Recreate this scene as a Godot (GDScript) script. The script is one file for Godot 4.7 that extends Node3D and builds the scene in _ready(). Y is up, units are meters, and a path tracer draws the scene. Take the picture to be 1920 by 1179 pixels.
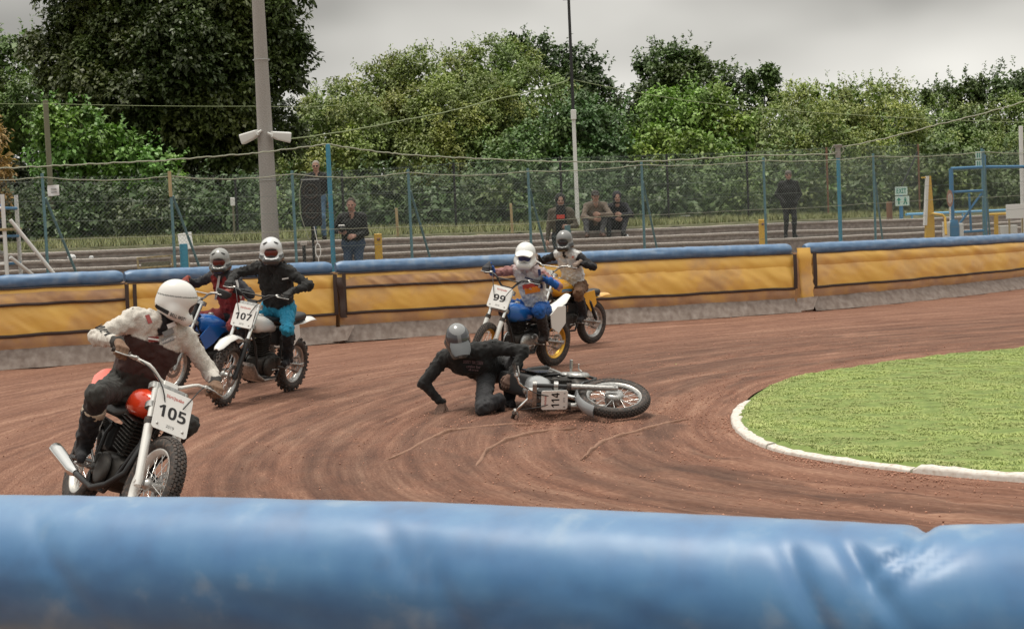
extends Node3D
# Motorcycles turning on a shale track, seen over an inflatable safety barrier under a grey sky.
var M := {}
var rng := RandomNumberGenerator.new()

func _ready() -> void:
	# ---- camera
	var pitch := deg_to_rad(-3.376)
	var roll := deg_to_rad(-2.5)
	cam_b = Basis(Vector3.RIGHT, pitch) * Basis(Vector3.BACK, roll)
	var cam := Camera3D.new()
	cam.name = "view_camera"
	add_child(cam)
	cam.transform = Transform3D(cam_b, EYE)
	cam.fov = rad_to_deg(2.0 * atan(589.5 / FPX))
	cam.near = 0.05
	cam.far = 900.0
	var lens := CameraAttributesPhysical.new()
	lens.frustum_focal_length = 12.0 * FPX / 589.5
	lens.frustum_focus_distance = 16.0
	lens.exposure_aperture = 16.0
	lens.frustum_near = 0.05
	lens.frustum_far = 900.0
	cam.attributes = lens
	# ---- sky, sun, exposure
	var we := WorldEnvironment.new()
	we.name = "world_environment"
	var env := Environment.new()
	env.background_mode = Environment.BG_SKY
	var sk := Sky.new()
	var pm := PanoramaSkyMaterial.new()
	pm.panorama = tex(sky_image())
	sk.sky_material = pm
	env.sky = sk
	env.tonemap_mode = Environment.TONE_MAPPER_LINEAR
	env.tonemap_exposure = 1.5
	env.sdfgi_enabled = true
	env.ssao_enabled = true
	env.ssil_enabled = true
	we.environment = env
	add_child(we)
	var sun := DirectionalLight3D.new()
	sun.name = "sun"
	sun.light_energy = 0.5
	sun.light_angular_distance = 20.0
	sun.light_color = Color(1.0, 0.97, 0.92)
	sun.shadow_enabled = true
	add_child(sun)
	sun.look_at_from_position(Vector3(-2.0, 10, -0.6), Vector3.ZERO, Vector3.UP)
	# ---- the place
	rng.seed = 77
	materials()
	build_ground()
	build_near_barrier()
	build_far_barrier()
	build_terrace()
	build_fences()
	build_trees()
	build_bikes_and_riders()
	build_spectators()
	build_furniture()

func sky_image() -> Image:
	var w := 1024
	var h := 512
	var im := Image.create(w, h, false, Image.FORMAT_RGBF)
	var ns := FastNoiseLite.new()
	ns.seed = 5
	ns.frequency = 1.0
	ns.fractal_octaves = 5
	ns.noise_type = FastNoiseLite.TYPE_SIMPLEX_SMOOTH
	for y in h:
		var el := PI * (0.5 - (y + 0.5) / h)
		for x in w:
			var az := TAU * (x + 0.5) / w
			var d := Vector3(cos(az) * cos(el), sin(el), sin(az) * cos(el))
			var q := d / (absf(d.y) + 0.22)
			var c := ns.get_noise_3d(q.x * 1.3, q.y * 1.6, q.z * 1.3)
			var e := smoothstep(0.045, 0.15, el)
			var l := lerpf(0.60, 0.28, e) + 0.85 * sin(maxf(el - 0.13, 0.0)) + c * lerpf(0.14, 0.22, e)
			if el < 0.0: l = 0.30
			im.set_pixel(x, y, Color(l * 1.0, l * 0.98, l * 0.915))
	return im
# ---------------------------------------------------------------- mesh builder
class MB:
	var v := PackedVector3Array()
	var n := PackedVector3Array()
	var c := PackedColorArray()
	var t := PackedVector2Array()
	var ix := PackedInt32Array()
	var col := Color.WHITE
	func vert(p: Vector3, nn: Vector3, uv := Vector2.ZERO) -> int:
		v.append(p); n.append(nn); c.append(col); t.append(uv)
		return v.size() - 1
	func tri(a: Vector3, b: Vector3, d: Vector3) -> void:
		# a, b, d counter-clockwise seen from outside
		var nn := (b - a).cross(d - a).normalized()
		var i := vert(a, nn); vert(b, nn); vert(d, nn)
		ix.append(i); ix.append(i + 2); ix.append(i + 1)
	func quad(a: Vector3, b: Vector3, d: Vector3, e: Vector3) -> void:
		var nn := (b - a).cross(e - a) + (d - b).cross(a - b)
		nn = nn.normalized()
		var i := vert(a, nn, Vector2(0, 0)); vert(b, nn, Vector2(1, 0)); vert(d, nn, Vector2(1, 1)); vert(e, nn, Vector2(0, 1))
		ix.append_array(PackedInt32Array([i, i + 2, i + 1, i, i + 3, i + 2]))
	# rows of points; normal of a face is (next in row) x (next row)
	func grid(rows: Array, close_row := false, uvs: Array = [], cols: Array = []) -> void:
		var m: int = rows[0].size()
		var base := v.size()
		for r in rows.size():
			var row: PackedVector3Array = rows[r]
			for i in m:
				v.append(row[i]); n.append(Vector3.ZERO)
				c.append(cols[r][i] if cols else col)
				t.append(uvs[r][i] if uvs else Vector2(float(i) / m, float(r) / rows.size()))
		var mm := m if close_row else m - 1
		for r in rows.size() - 1:
			for i in mm:
				var i2 := (i + 1) % m
				var a := base + r * m + i
				var b := base + r * m + i2
				var d := base + (r + 1) * m + i
				var e := base + (r + 1) * m + i2
				var nn := (v[e] - v[a]).cross(v[d] - v[b])
				n[a] += nn; n[b] += nn; n[d] += nn; n[e] += nn
				ix.append(a); ix.append(e); ix.append(b)
				ix.append(a); ix.append(d); ix.append(e)
		for i in range(base, v.size()):
			n[i] = n[i].normalized() if n[i].length_squared() > 0.0 else Vector3.UP
	func fan(row: PackedVector3Array, flip := false) -> void:
		var o := Vector3.ZERO
		for p in row: o += p
		o /= row.size()
		for i in row.size():
			var a := row[i]
			var b := row[(i + 1) % row.size()]
			if flip: tri(o, b, a)
			else: tri(o, a, b)
	func ring(o: Vector3, u: Vector3, w: Vector3, k: int, e := 2.0) -> PackedVector3Array:
		var p := PackedVector3Array()
		for i in k:
			var a := TAU * i / k
			var cs := cos(a)
			var sn := sin(a)
			if e != 2.0:
				cs = signf(cs) * pow(absf(cs), 2.0 / e)
				sn = signf(sn) * pow(absf(sn), 2.0 / e)
			p.append(o + u * cs + w * sn)
		return p
	func tube(path: Array, rad, k := 8, caps := true, flat := 1.0) -> void:
		var rows := []
		var u := Vector3.ZERO
		for i in path.size():
			var p: Vector3 = path[i]
			var q: Vector3 = path[mini(i + 1, path.size() - 1)]
			var o: Vector3 = path[maxi(i - 1, 0)]
			var d := (q - o).normalized()
			if i == 0:
				u = d.cross(Vector3.UP if absf(d.y) < 0.9 else Vector3.RIGHT).normalized()
			else:
				u = (u - d * u.dot(d)).normalized()
			var w := d.cross(u)
			var r: float = rad[i] if rad is Array else rad
			rows.append(ring(p, u * r, w * r * flat, k))
		grid(rows, true)
		if caps:
			fan(rows[0], true); fan(rows[-1], false)
	# rings: [centre, half size along u, half size along w, exponent]
	func loft(rings: Array, u: Vector3, w: Vector3, k := 16, caps := true) -> void:
		var rows := []
		for r in rings:
			rows.append(ring(r[0], u * r[1], w * r[2], k, r[3] if r.size() > 3 else 2.0))
		grid(rows, true)
		if caps:
			fan(rows[0], true); fan(rows[-1], false)
	# profile: points (radius, along axis)
	func lathe(prof: Array, o: Vector3, axis: Vector3, k := 20, closed := false) -> void:
		var u := axis.cross(Vector3.UP if absf(axis.y) < 0.9 else Vector3.RIGHT).normalized()
		var w := axis.cross(u)
		var rows := []
		for p in prof: rows.append(ring(o + axis * p.y, u * p.x, w * p.x, k))
		if closed: rows.append(rows[0])
		grid(rows, true)
	func ball(o: Vector3, r: Vector3, b := Basis.IDENTITY, k := 12, m := 8) -> void:
		var rows := []
		for j in m + 1:
			var a := PI * j / m - PI / 2
			rows.append(ring(o + b.y * r.y * sin(a), b.z * r.z * maxf(cos(a), 0.001), b.x * r.x * maxf(cos(a), 0.001), k))
		grid(rows, true)
	func box(o: Vector3, s: Vector3, b := Basis.IDENTITY, bev := 0.0) -> void:
		var h := s / 2
		var e := minf(bev, minf(h.x, minf(h.y, h.z)) * 0.9)
		for ax in 3:
			var u := Vector3.ZERO; u[ax] = 1
			var p := Vector3.ZERO; p[(ax + 1) % 3] = 1
			var q := Vector3.ZERO; q[(ax + 2) % 3] = 1
			var hp := h[(ax + 1) % 3] - e
			var hq := h[(ax + 2) % 3] - e
			for sg in [-1.0, 1.0]:
				var f: Vector3 = u * h[ax] * sg
				if sg > 0: quad(o + b * (f - p * hp - q * hq), o + b * (f + p * hp - q * hq), o + b * (f + p * hp + q * hq), o + b * (f - p * hp + q * hq))
				else: quad(o + b * (f - p * hp + q * hq), o + b * (f + p * hp + q * hq), o + b * (f + p * hp - q * hq), o + b * (f - p * hp - q * hq))
			if e > 0.0:
				for s1 in [-1.0, 1.0]:
					for s2 in [-1.0, 1.0]:
						var a0: Vector3 = p * h[(ax + 1) % 3] * s1 + q * hq * s2
						var a1: Vector3 = p * hp * s1 + q * h[(ax + 2) % 3] * s2
						var l := u * (h[ax] - e)
						var A := o + b * (a0 - l); var Bq := o + b * (a1 - l); var Cq := o + b * (a1 + l); var D := o + b * (a0 + l)
						if s1 * s2 > 0: quad(A, Bq, Cq, D)
						else: quad(D, Cq, Bq, A)
		if e > 0.0:
			for i in 8:
				var sx := 1.0 if i & 1 else -1.0
				var sy := 1.0 if i & 2 else -1.0
				var sz := 1.0 if i & 4 else -1.0
				var A := o + b * Vector3(h.x * sx, (h.y - e) * sy, (h.z - e) * sz)
				var Bq := o + b * Vector3((h.x - e) * sx, h.y * sy, (h.z - e) * sz)
				var Cq := o + b * Vector3((h.x - e) * sx, (h.y - e) * sy, h.z * sz)
				if sx * sy * sz > 0: tri(A, Bq, Cq)
				else: tri(A, Cq, Bq)
	# outline in the plane of u, w, thick along u x w
	func slab(poly: PackedVector2Array, o: Vector3, u: Vector3, w: Vector3, th: float) -> void:
		if Geometry2D.is_polygon_clockwise(poly):
			poly = poly.duplicate(); poly.reverse()
		var d := u.cross(w).normalized() * th / 2
		var ids := Geometry2D.triangulate_polygon(poly)
		for k in range(0, ids.size(), 3):
			var p: Array = []
			for j in 3: p.append(o + u * poly[ids[k + j]].x + w * poly[ids[k + j]].y)
			var up: bool = (p[1] - p[0]).cross(p[2] - p[0]).dot(d) > 0
			if not up:
				var q: Vector3 = p[1]; p[1] = p[2]; p[2] = q
			tri(p[0] + d, p[1] + d, p[2] + d)
			tri(p[0] - d, p[2] - d, p[1] - d)
		for i in poly.size():
			var a := o + u * poly[i].x + w * poly[i].y
			var b := o + u * poly[(i + 1) % poly.size()].x + w * poly[(i + 1) % poly.size()].y
			quad(a - d, b - d, b + d, a + d)
	func add(m: MB, x: Transform3D, tint = null) -> void:
		var base := v.size()
		var nb := x.basis.inverse().transposed()
		var flip := x.basis.determinant() < 0
		for i in m.v.size():
			v.append(x * m.v[i]); n.append((nb * m.n[i]).normalized()); t.append(m.t[i])
			c.append(tint if tint != null else m.c[i])
		for k in range(0, m.ix.size(), 3):
			ix.append(base + m.ix[k])
			ix.append(base + m.ix[k + (2 if flip else 1)])
			ix.append(base + m.ix[k + (1 if flip else 2)])
	func mesh() -> ArrayMesh:
		var a := []
		a.resize(Mesh.ARRAY_MAX)
		a[Mesh.ARRAY_VERTEX] = v; a[Mesh.ARRAY_NORMAL] = n; a[Mesh.ARRAY_COLOR] = c; a[Mesh.ARRAY_TEX_UV] = t; a[Mesh.ARRAY_INDEX] = ix
		var m := ArrayMesh.new()
		m.add_surface_from_arrays(Mesh.PRIMITIVE_TRIANGLES, a)
		return m

# ---------------------------------------------------------------- distance fields to meshes
class Field:
	var items := []   # [type, a, b, ra, rb, colour, k, subtract]
	func cap(a: Vector3, b: Vector3, ra: float, rb: float, col: Color, k := 0.03) -> void:
		items.append([0, a, b, ra, rb, col, k, false])
	func ell(o: Vector3, r: Vector3, col: Color, k := 0.02, bas := Basis.IDENTITY, sub := false) -> void:
		items.append([1, o, r, bas.inverse(), 0.0, col, k, sub])
	func dist(it: Array, p: Vector3) -> float:
		if it[0] == 0:
			var a: Vector3 = it[1]
			var ab: Vector3 = it[2] - a
			var h := clampf((p - a).dot(ab) / maxf(ab.length_squared(), 1e-9), 0.0, 1.0)
			return (p - a - ab * h).length() - lerpf(it[3], it[4], h)
		var q: Vector3 = it[3] * (p - it[1])
		var r: Vector3 = it[2]
		var k0 := (q / r).length()
		var k1 := (q / (r * r)).length()
		return k0 * (k0 - 1.0) / maxf(k1, 1e-6)
	func eval(p: Vector3) -> float:
		var d := 9.0
		for it in items:
			var e := dist(it, p)
			var k: float = it[6]
			if it[7]:
				var h := maxf(k - absf(-e - d), 0.0) / k
				d = maxf(d, -e) + h * h * k * 0.25
			else:
				var h := maxf(k - absf(e - d), 0.0) / k
				d = minf(d, e) - h * h * k * 0.25
		return d
	func build(out: MB, cell: float, rough := 0.0, freq := 9.0, sd := 1, bands := []) -> void:
		var lo := Vector3.ONE * 1e6
		var hi := -lo
		var boxes := []
		for it in items:
			var pad: float = it[6] + cell * 2.5 + rough
			var l: Vector3
			var g: Vector3
			if it[0] == 0:
				var rr := maxf(it[3], it[4]) + pad
				l = it[1].min(it[2]) - Vector3.ONE * rr
				g = it[1].max(it[2]) + Vector3.ONE * rr
			else:
				var rr: float = maxf(it[2].x, maxf(it[2].y, it[2].z)) + pad
				l = it[1] - Vector3.ONE * rr
				g = it[1] + Vector3.ONE * rr
			boxes.append([l, g])
			if not it[7]:
				lo = lo.min(l); hi = hi.max(g)
		var nx := int((hi.x - lo.x) / cell) + 2
		var ny := int((hi.y - lo.y) / cell) + 2
		var nz := int((hi.z - lo.z) / cell) + 2
		var f := PackedFloat32Array()
		f.resize(nx * ny * nz)
		f.fill(1.0)
		var raw := PackedFloat32Array()
		raw.resize(nx * ny * nz)
		raw.fill(1.0)
		var who := PackedByteArray()
		who.resize(nx * ny * nz)
		for q in items.size():
			var it: Array = items[q]
			var ty: int = it[0]
			var k: float = it[6]
			var sub: bool = it[7]
			var l: Vector3 = ((boxes[q][0] - lo) / cell).floor().max(Vector3.ZERO)
			var g: Vector3 = ((boxes[q][1] - lo) / cell).ceil().min(Vector3(nx - 1, ny - 1, nz - 1))
			var a: Vector3 = it[1]
			var ab := Vector3.ZERO
			var il := 0.0
			var ra := 0.0
			var rb := 0.0
			var bi := Basis.IDENTITY
			var er := Vector3.ONE
			if ty == 0:
				ab = it[2] - a
				il = 1.0 / maxf(ab.length_squared(), 1e-9)
				ra = it[3]; rb = it[4]
			else:
				er = it[2]; bi = it[3]
			for z in range(int(l.z), int(g.z) + 1):
				for y in range(int(l.y), int(g.y) + 1):
					var row := (z * ny + y) * nx
					for x in range(int(l.x), int(g.x) + 1):
						var p := lo + Vector3(x, y, z) * cell - a
						var e: float
						if ty == 0:
							var h := clampf(p.dot(ab) * il, 0.0, 1.0)
							e = (p - ab * h).length() - ra - (rb - ra) * h
						else:
							var qq := bi * p
							var k0 := (qq / er).length()
							e = k0 * (k0 - 1.0) / maxf((qq / (er * er)).length(), 1e-6)
						var i := row + x
						var d := f[i]
						if sub:
							var h2 := maxf(k - absf(-e - d), 0.0) / k
							f[i] = maxf(d, -e) + h2 * h2 * k * 0.25
							if -e > d - cell * 1.2: who[i] = q
						else:
							var h3 := maxf(k - absf(e - d), 0.0) / k
							f[i] = minf(d, e) - h3 * h3 * k * 0.25
							if e < raw[i]:
								raw[i] = e; who[i] = q
		if rough > 0.0:
			var ns := FastNoiseLite.new()
			ns.seed = sd
			ns.frequency = freq
			ns.fractal_octaves = 2
			ns.noise_type = FastNoiseLite.TYPE_SIMPLEX_SMOOTH
			ns.domain_warp_enabled = true
			ns.domain_warp_amplitude = 0.5 / freq
			for i in f.size():
				if absf(f[i]) < cell * 2.5 + rough:
					var x := i % nx
					var y := (i / nx) % ny
					var z := i / (nx * ny)
					var nv := ns.get_noise_3d(x * cell, y * cell * 0.8, z * cell)
					f[i] += rough * (1.0 - 3.0 * absf(nv))
		var at := {}
		var lim := cell * 1.8 + rough
		var offs := PackedInt32Array([0, 1, nx, nx + 1, nx * ny, nx * ny + 1, nx * ny + nx, nx * ny + nx + 1])
		var edges := PackedInt32Array([0, 1, 2, 3, 4, 5, 6, 7, 0, 2, 1, 3, 4, 6, 5, 7, 0, 4, 1, 5, 2, 6, 3, 7])
		var corner: Array[Vector3] = []
		for b in 8: corner.append(Vector3(b & 1, (b >> 1) & 1, b >> 2))
		var base := out.v.size()
		for z in nz - 1:
			for y in ny - 1:
				var row := (z * ny + y) * nx
				for x in nx - 1:
					var i := row + x
					if absf(f[i]) > lim: continue
					var mask := 0
					for b in 8:
						if f[i + offs[b]] < 0.0: mask |= 1 << b
					if mask == 0 or mask == 255: continue
					var s := Vector3.ZERO
					var cnt := 0
					for e in 12:
						var e0 := edges[e * 2]
						var e1 := edges[e * 2 + 1]
						if ((mask >> e0) & 1) != ((mask >> e1) & 1):
							var d0 := f[i + offs[e0]]
							var d1 := f[i + offs[e1]]
							s += corner[e0].lerp(corner[e1], d0 / (d0 - d1))
							cnt += 1
					var pos := lo + (Vector3(x, y, z) + s / cnt) * cell
					at[i] = out.v.size()
					out.v.append(pos)
					out.n.append(Vector3.ZERO)
					out.t.append(Vector2.ZERO)
					var cc: Color = items[who[i]][5]
					# bands: [direction, from, to, colour, items] paints what lies between two planes
					for bd in bands:
						var bp: float = pos.dot(bd[0])
						if bp > bd[1] and bp < bd[2] and (bd.size() < 5 or (bd[4] as Array).has(who[i])): cc = bd[3]
					out.c.append(cc)
		var sx := 1
		var sy := nx
		var sz := nx * ny
		for i in at:
			var x: int = i % nx
			var y: int = (i / nx) % ny
			var z: int = i / (nx * ny)
			var d := f[i]
			if y > 0 and z > 0 and x < nx - 1 and (d < 0.0) != (f[i + sx] < 0.0):
				_quad(out, at, i, i - sy, i - sy - sz, i - sz, d < 0.0)
			if x > 0 and z > 0 and y < ny - 1 and (d < 0.0) != (f[i + sy] < 0.0):
				_quad(out, at, i, i - sz, i - sz - sx, i - sx, d < 0.0)
			if x > 0 and y > 0 and z < nz - 1 and (d < 0.0) != (f[i + sz] < 0.0):
				_quad(out, at, i, i - sx, i - sx - sy, i - sy, d < 0.0)
		for i in range(base, out.v.size()):
			out.n[i] = out.n[i].normalized() if out.n[i].length_squared() > 0.0 else Vector3.UP
	func _quad(out: MB, at: Dictionary, ia: int, ib: int, ic: int, id: int, pos: bool) -> void:
		if not (at.has(ib) and at.has(ic) and at.has(id)): return
		var a: int = at[ia]
		var b: int = at[ib]
		var c: int = at[ic]
		var d: int = at[id]
		if not pos:
			var e := b
			b = d; d = e
		var nn := (out.v[c] - out.v[a]).cross(out.v[d] - out.v[b])
		out.n[a] += nn; out.n[b] += nn; out.n[c] += nn; out.n[d] += nn
		out.ix.append(a); out.ix.append(c); out.ix.append(b)
		out.ix.append(a); out.ix.append(d); out.ix.append(c)

# ---------------------------------------------------------------- nodes
var taken := {}
func numbered(s: String) -> String:
	var k: int = taken.get(s, 0)
	taken[s] = k + 1
	return s if k == 0 else "%s_%03d" % [s, k]
func metas(o: Node, label := "", category := "", group := "", kind := "") -> Node:
	if label: o.set_meta("label", label)
	if category: o.set_meta("category", category)
	if group: o.set_meta("group", group)
	if kind: o.set_meta("kind", kind)
	return o
func thing(called: String, x: Transform3D, label: String, category: String, group := "") -> Node3D:
	var o := Node3D.new()
	o.name = numbered(called)
	add_child(o)
	o.transform = x
	return metas(o, label, category, group)
func part(m, called: String, mt: Material, parent: Node3D, x := Transform3D.IDENTITY) -> MeshInstance3D:
	var o := MeshInstance3D.new()
	o.mesh = m.mesh() if m is MB else m
	o.material_override = mt
	o.transform = x
	if parent == self:
		o.name = numbered(called)
		add_child(o)
	else:
		o.name = called
		parent.add_child(o, true)
	return o
func structure(m, called: String, mt: Material) -> MeshInstance3D:
	var o := part(m, called, mt, self)
	o.set_meta("kind", "structure")
	return o

# ---------------------------------------------------------------- lens geometry: a pixel of the photograph to a point
const EYE := Vector3(0, 1.9, 0)
const FPX := 3000.0
var cam_b: Basis
func ray(px: float, py: float) -> Vector3:
	return -cam_b.z + cam_b.x * (px - 960.0) / FPX - cam_b.y * (py - 589.5) / FPX
func gp(px: float, py: float, h := 0.0) -> Vector3:
	var d := ray(px, py)
	return EYE + d * ((h - EYE.y) / d.y)
func ap(px: float, py: float, depth: float) -> Vector3:
	var d := ray(px, py)
	return EYE + d * (depth / -d.z)
func interp(tab: Array, x: float):
	for i in tab.size() - 1:
		if x <= tab[i + 1][0] or i == tab.size() - 2:
			var h: float = (x - tab[i][0]) / (tab[i + 1][0] - tab[i][0])
			return lerp(tab[i][1], tab[i + 1][1], h)

# ---------------------------------------------------------------- materials
func lin(r: float, g: float, b: float) -> Color:
	return Color(r, g, b).linear_to_srgb()
func mat(col: Color, rough := 0.7, metal := 0.0, vc := false) -> StandardMaterial3D:
	var m := StandardMaterial3D.new()
	m.albedo_color = col.linear_to_srgb()
	m.roughness = rough
	m.metallic = metal
	m.vertex_color_use_as_albedo = vc
	return m
func noise_image(size: int, freq: float, sd: int, oct := 4, lo := 0.0, hi := 1.0, sx := 1, sy := 1) -> Image:
	var ns := FastNoiseLite.new()
	ns.seed = sd
	ns.frequency = freq
	ns.fractal_octaves = oct
	ns.noise_type = FastNoiseLite.TYPE_SIMPLEX_SMOOTH
	var im := ns.get_seamless_image(size / sx, size / sy)
	if sx != 1 or sy != 1: im.resize(size, size, Image.INTERPOLATE_CUBIC)
	if lo != 0.0 or hi != 1.0:
		var d := im.get_data()
		for i in d.size(): d[i] = int(255.0 * (lo + (hi - lo) * d[i] / 255.0))
		im = Image.create_from_data(size, size, false, Image.FORMAT_L8, d)
	return im
func tex(im: Image) -> ImageTexture:
	return ImageTexture.create_from_image(im)
# two colours mixed by noise (linear values)
func ramp_image(src: Image, stops: Array) -> Image:
	var lut := PackedByteArray()
	for i in 256:
		var x := i / 255.0
		var c: Color = stops[0][1]
		for k in stops.size() - 1:
			if x >= stops[k][0]: c = stops[k][1].lerp(stops[k + 1][1], clampf((x - stops[k][0]) / (stops[k + 1][0] - stops[k][0]), 0.0, 1.0))
		c = c.linear_to_srgb()
		lut.append(c.r8); lut.append(c.g8); lut.append(c.b8)
	var d := src.get_data()
	var o := PackedByteArray()
	o.resize(d.size() * 3)
	for i in d.size():
		var k := d[i] * 3
		o[i * 3] = lut[k]; o[i * 3 + 1] = lut[k + 1]; o[i * 3 + 2] = lut[k + 2]
	return Image.create_from_data(src.get_width(), src.get_height(), false, Image.FORMAT_RGB8, o)
func triplanar(m: StandardMaterial3D, scale: float, world := false) -> StandardMaterial3D:
	m.uv1_triplanar = true
	m.uv1_world_triplanar = world
	m.uv1_scale = Vector3.ONE * scale
	return m
var fonts := {}
func font(bold := true, serif := false) -> SystemFont:
	var k := [bold, serif]
	if not fonts.has(k):
		var f := SystemFont.new()
		f.font_names = PackedStringArray(["Droid Serif" if serif else "Droid Sans"])
		f.font_weight = 700 if bold else 400
		fonts[k] = f
	return fonts[k]
# flat lettering in the xy plane, centred, of a given height of line
func letters(s: String, height: float, bold := true, serif := false, wide := 0.0) -> MB:
	var tm := TextMesh.new()
	tm.text = s
	tm.font = font(bold, serif)
	tm.font_size = 64
	tm.pixel_size = 0.01
	tm.depth = 0.0
	tm.curve_step = 1.5
	var a := tm.surface_get_arrays(0)
	var m := MB.new()
	m.v = a[Mesh.ARRAY_VERTEX]
	var lo := Vector3.ONE * 1e6
	var hi := -lo
	for p in m.v:
		lo = lo.min(p); hi = hi.max(p)
	var mid := (lo + hi) / 2
	var k := height / (hi.y - lo.y)
	var kx := k if wide == 0.0 else wide / (hi.x - lo.x)
	for i in m.v.size():
		m.v[i] = (m.v[i] - mid) * Vector3(kx, k, 1)
		m.n.append(Vector3.BACK); m.c.append(Color.WHITE); m.t.append(Vector2.ZERO)
	var ids = a[Mesh.ARRAY_INDEX]
	if ids != null and ids.size(): m.ix = ids
	else:
		for i in m.v.size(): m.ix.append(i)
	return m
# ================================================================ materials
func materials() -> void:
	var g512 := noise_image(512, 0.02, 3, 5)
	var fine := noise_image(512, 0.09, 4, 3, 0.72, 1.0)
	var soft := noise_image(512, 0.012, 9, 5)
	M.rubber = mat(Color(0.020, 0.019, 0.018), 0.75)
	var rub := ramp_image(g512, [[0.0, Color(0.02, 0.019, 0.018)], [0.55, Color(0.035, 0.030, 0.027)], [0.85, Color(0.13, 0.085, 0.065)], [1.0, Color(0.16, 0.10, 0.075)]])
	M.rubber.albedo_color = Color.WHITE
	M.rubber.albedo_texture = tex(rub)
	triplanar(M.rubber, 2.6)
	M.chrome = mat(Color(0.75, 0.75, 0.74), 0.16, 1.0)
	M.alloy = mat(Color(0.62, 0.61, 0.59), 0.38, 0.85)
	M.alloy.albedo_texture = tex(noise_image(512, 0.03, 12, 4, 0.62, 1.0))
	triplanar(M.alloy, 2.0)
	M.white_metal = mat(Color(0.70, 0.69, 0.66), 0.35, 0.25)
	M.steel = mat(Color(0.42, 0.41, 0.40), 0.42, 0.9)
	M.gold_rim = mat(Color(0.72, 0.42, 0.07), 0.35, 0.8)
	M.black_metal = mat(Color(0.018, 0.018, 0.019), 0.42, 0.2)
	M.engine = mat(Color(0.05, 0.048, 0.046), 0.5, 0.5)
	M.engine.albedo_texture = tex(ramp_image(g512, [[0.0, Color(0.5, 0.48, 0.45)], [0.6, Color(0.9, 0.85, 0.8)], [1.0, Color(3.0, 2.1, 1.6) / 3.0]]))
	triplanar(M.engine, 2.3)
	M.black_plastic = mat(Color(0.016, 0.016, 0.017), 0.5)
	for q in [["white_gloss", Color(0.72, 0.71, 0.68)], ["red_gloss", Color(0.62, 0.045, 0.012)], ["blue_gloss", Color(0.015, 0.13, 0.45)], ["yellow_gloss", Color(0.72, 0.36, 0.03)], ["silver_gloss", Color(0.25, 0.26, 0.27)], ["black_gloss", Color(0.012, 0.012, 0.013)], ["sky_gloss", Color(0.10, 0.36, 0.62)], ["pink_gloss", Color(0.72, 0.13, 0.09)]]:
		var m := mat(q[1], 0.28)
		m.clearcoat_enabled = true
		m.clearcoat = 0.6
		m.clearcoat_roughness = 0.12
		m.roughness_texture = tex(fine)
		triplanar(m, 3.0)
		M[q[0]] = m
	M.plate = mat(Color(0.80, 0.795, 0.77), 0.45)
	M.ink = mat(Color(0.015, 0.015, 0.017), 0.6)
	M.grey_ink = mat(Color(0.20, 0.20, 0.20), 0.6)
	M.maroon = mat(Color(0.24, 0.035, 0.03), 0.7)
	M.pale_green = mat(Color(0.50, 0.64, 0.58), 0.6)
	M.red_ink = mat(Color(0.50, 0.05, 0.03), 0.6)
	M.white_ink = mat(Color(0.72, 0.71, 0.69), 0.6)
	M.green_ink = mat(Color(0.02, 0.22, 0.15), 0.55)
	M.cloth = mat(Color.WHITE, 0.85, 0.0, true)
	M.cloth.albedo_texture = tex(noise_image(512, 0.05, 21, 4, 0.70, 1.0))
	M.cloth.rim_enabled = true
	M.cloth.rim = 0.12
	triplanar(M.cloth, 3.0)
	M.helmet = mat(Color.WHITE, 0.25, 0.0, true)
	M.helmet.clearcoat_enabled = true
	M.helmet.clearcoat = 0.5
	M.helmet.clearcoat_roughness = 0.1
	M.lens = mat(Color(0.03, 0.025, 0.03), 0.08)
	M.red_lens = mat(Color(0.11, 0.018, 0.014), 0.15, 0.2)
	M.blue_lens = mat(Color(0.05, 0.06, 0.16), 0.1, 0.3)
	# barrier
	M.blue_pvc = mat(Color.WHITE, 0.5)
	M.blue_pvc.albedo_texture = tex(ramp_image(soft, [[0.0, Color(0.014, 0.085, 0.22)], [0.35, Color(0.022, 0.130, 0.31)], [0.70, Color(0.045, 0.170, 0.35)], [1.0, Color(0.18, 0.28, 0.40)]]))
	M.blue_pvc.roughness_texture = tex(noise_image(512, 0.02, 31, 5, 0.75, 1.3 / 1.3))
	M.blue_pvc.rim_enabled = true
	M.blue_pvc.rim = 0.9
	M.blue_pvc.metallic_specular = 0.5
	M.blue_pvc.clearcoat_enabled = true
	M.blue_pvc.clearcoat = 0.45
	M.blue_pvc.clearcoat_roughness = 0.4
	triplanar(M.blue_pvc, 0.8)
	M.blue_old = mat(Color.WHITE, 0.55)
	M.blue_old.albedo_texture = tex(ramp_image(soft, [[0.0, Color(0.05, 0.12, 0.24)], [0.5, Color(0.085, 0.185, 0.34)], [1.0, Color(0.22, 0.28, 0.36)]]))
	M.blue_old.clearcoat_enabled = true
	M.blue_old.clearcoat = 0.6
	M.blue_old.clearcoat_roughness = 0.4
	triplanar(M.blue_old, 0.8)
	var dust := [[0.0, Color(0.50, 0.31, 0.17)], [0.28, Color(0.68, 0.40, 0.15)], [0.45, Color(0.78, 0.46, 0.11)], [1.0, Color(0.82, 0.51, 0.11)]]
	var yim := noise_image(1024, 0.004, 41, 6)
	M.yellow_pvc = mat(Color.WHITE, 0.42)
	M.yellow_pvc.albedo_texture = tex(ramp_image(yim, dust))
	triplanar(M.yellow_pvc, 0.25, true)
	M.dusty_pvc = mat(Color.WHITE, 0.65)
	M.dusty_pvc.albedo_texture = tex(ramp_image(yim, [[0.0, Color(0.32, 0.185, 0.12)], [0.45, Color(0.46, 0.27, 0.15)], [0.7, Color(0.55, 0.32, 0.13)], [1.0, Color(0.62, 0.36, 0.10)]]))
	triplanar(M.dusty_pvc, 0.6, true)
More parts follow.
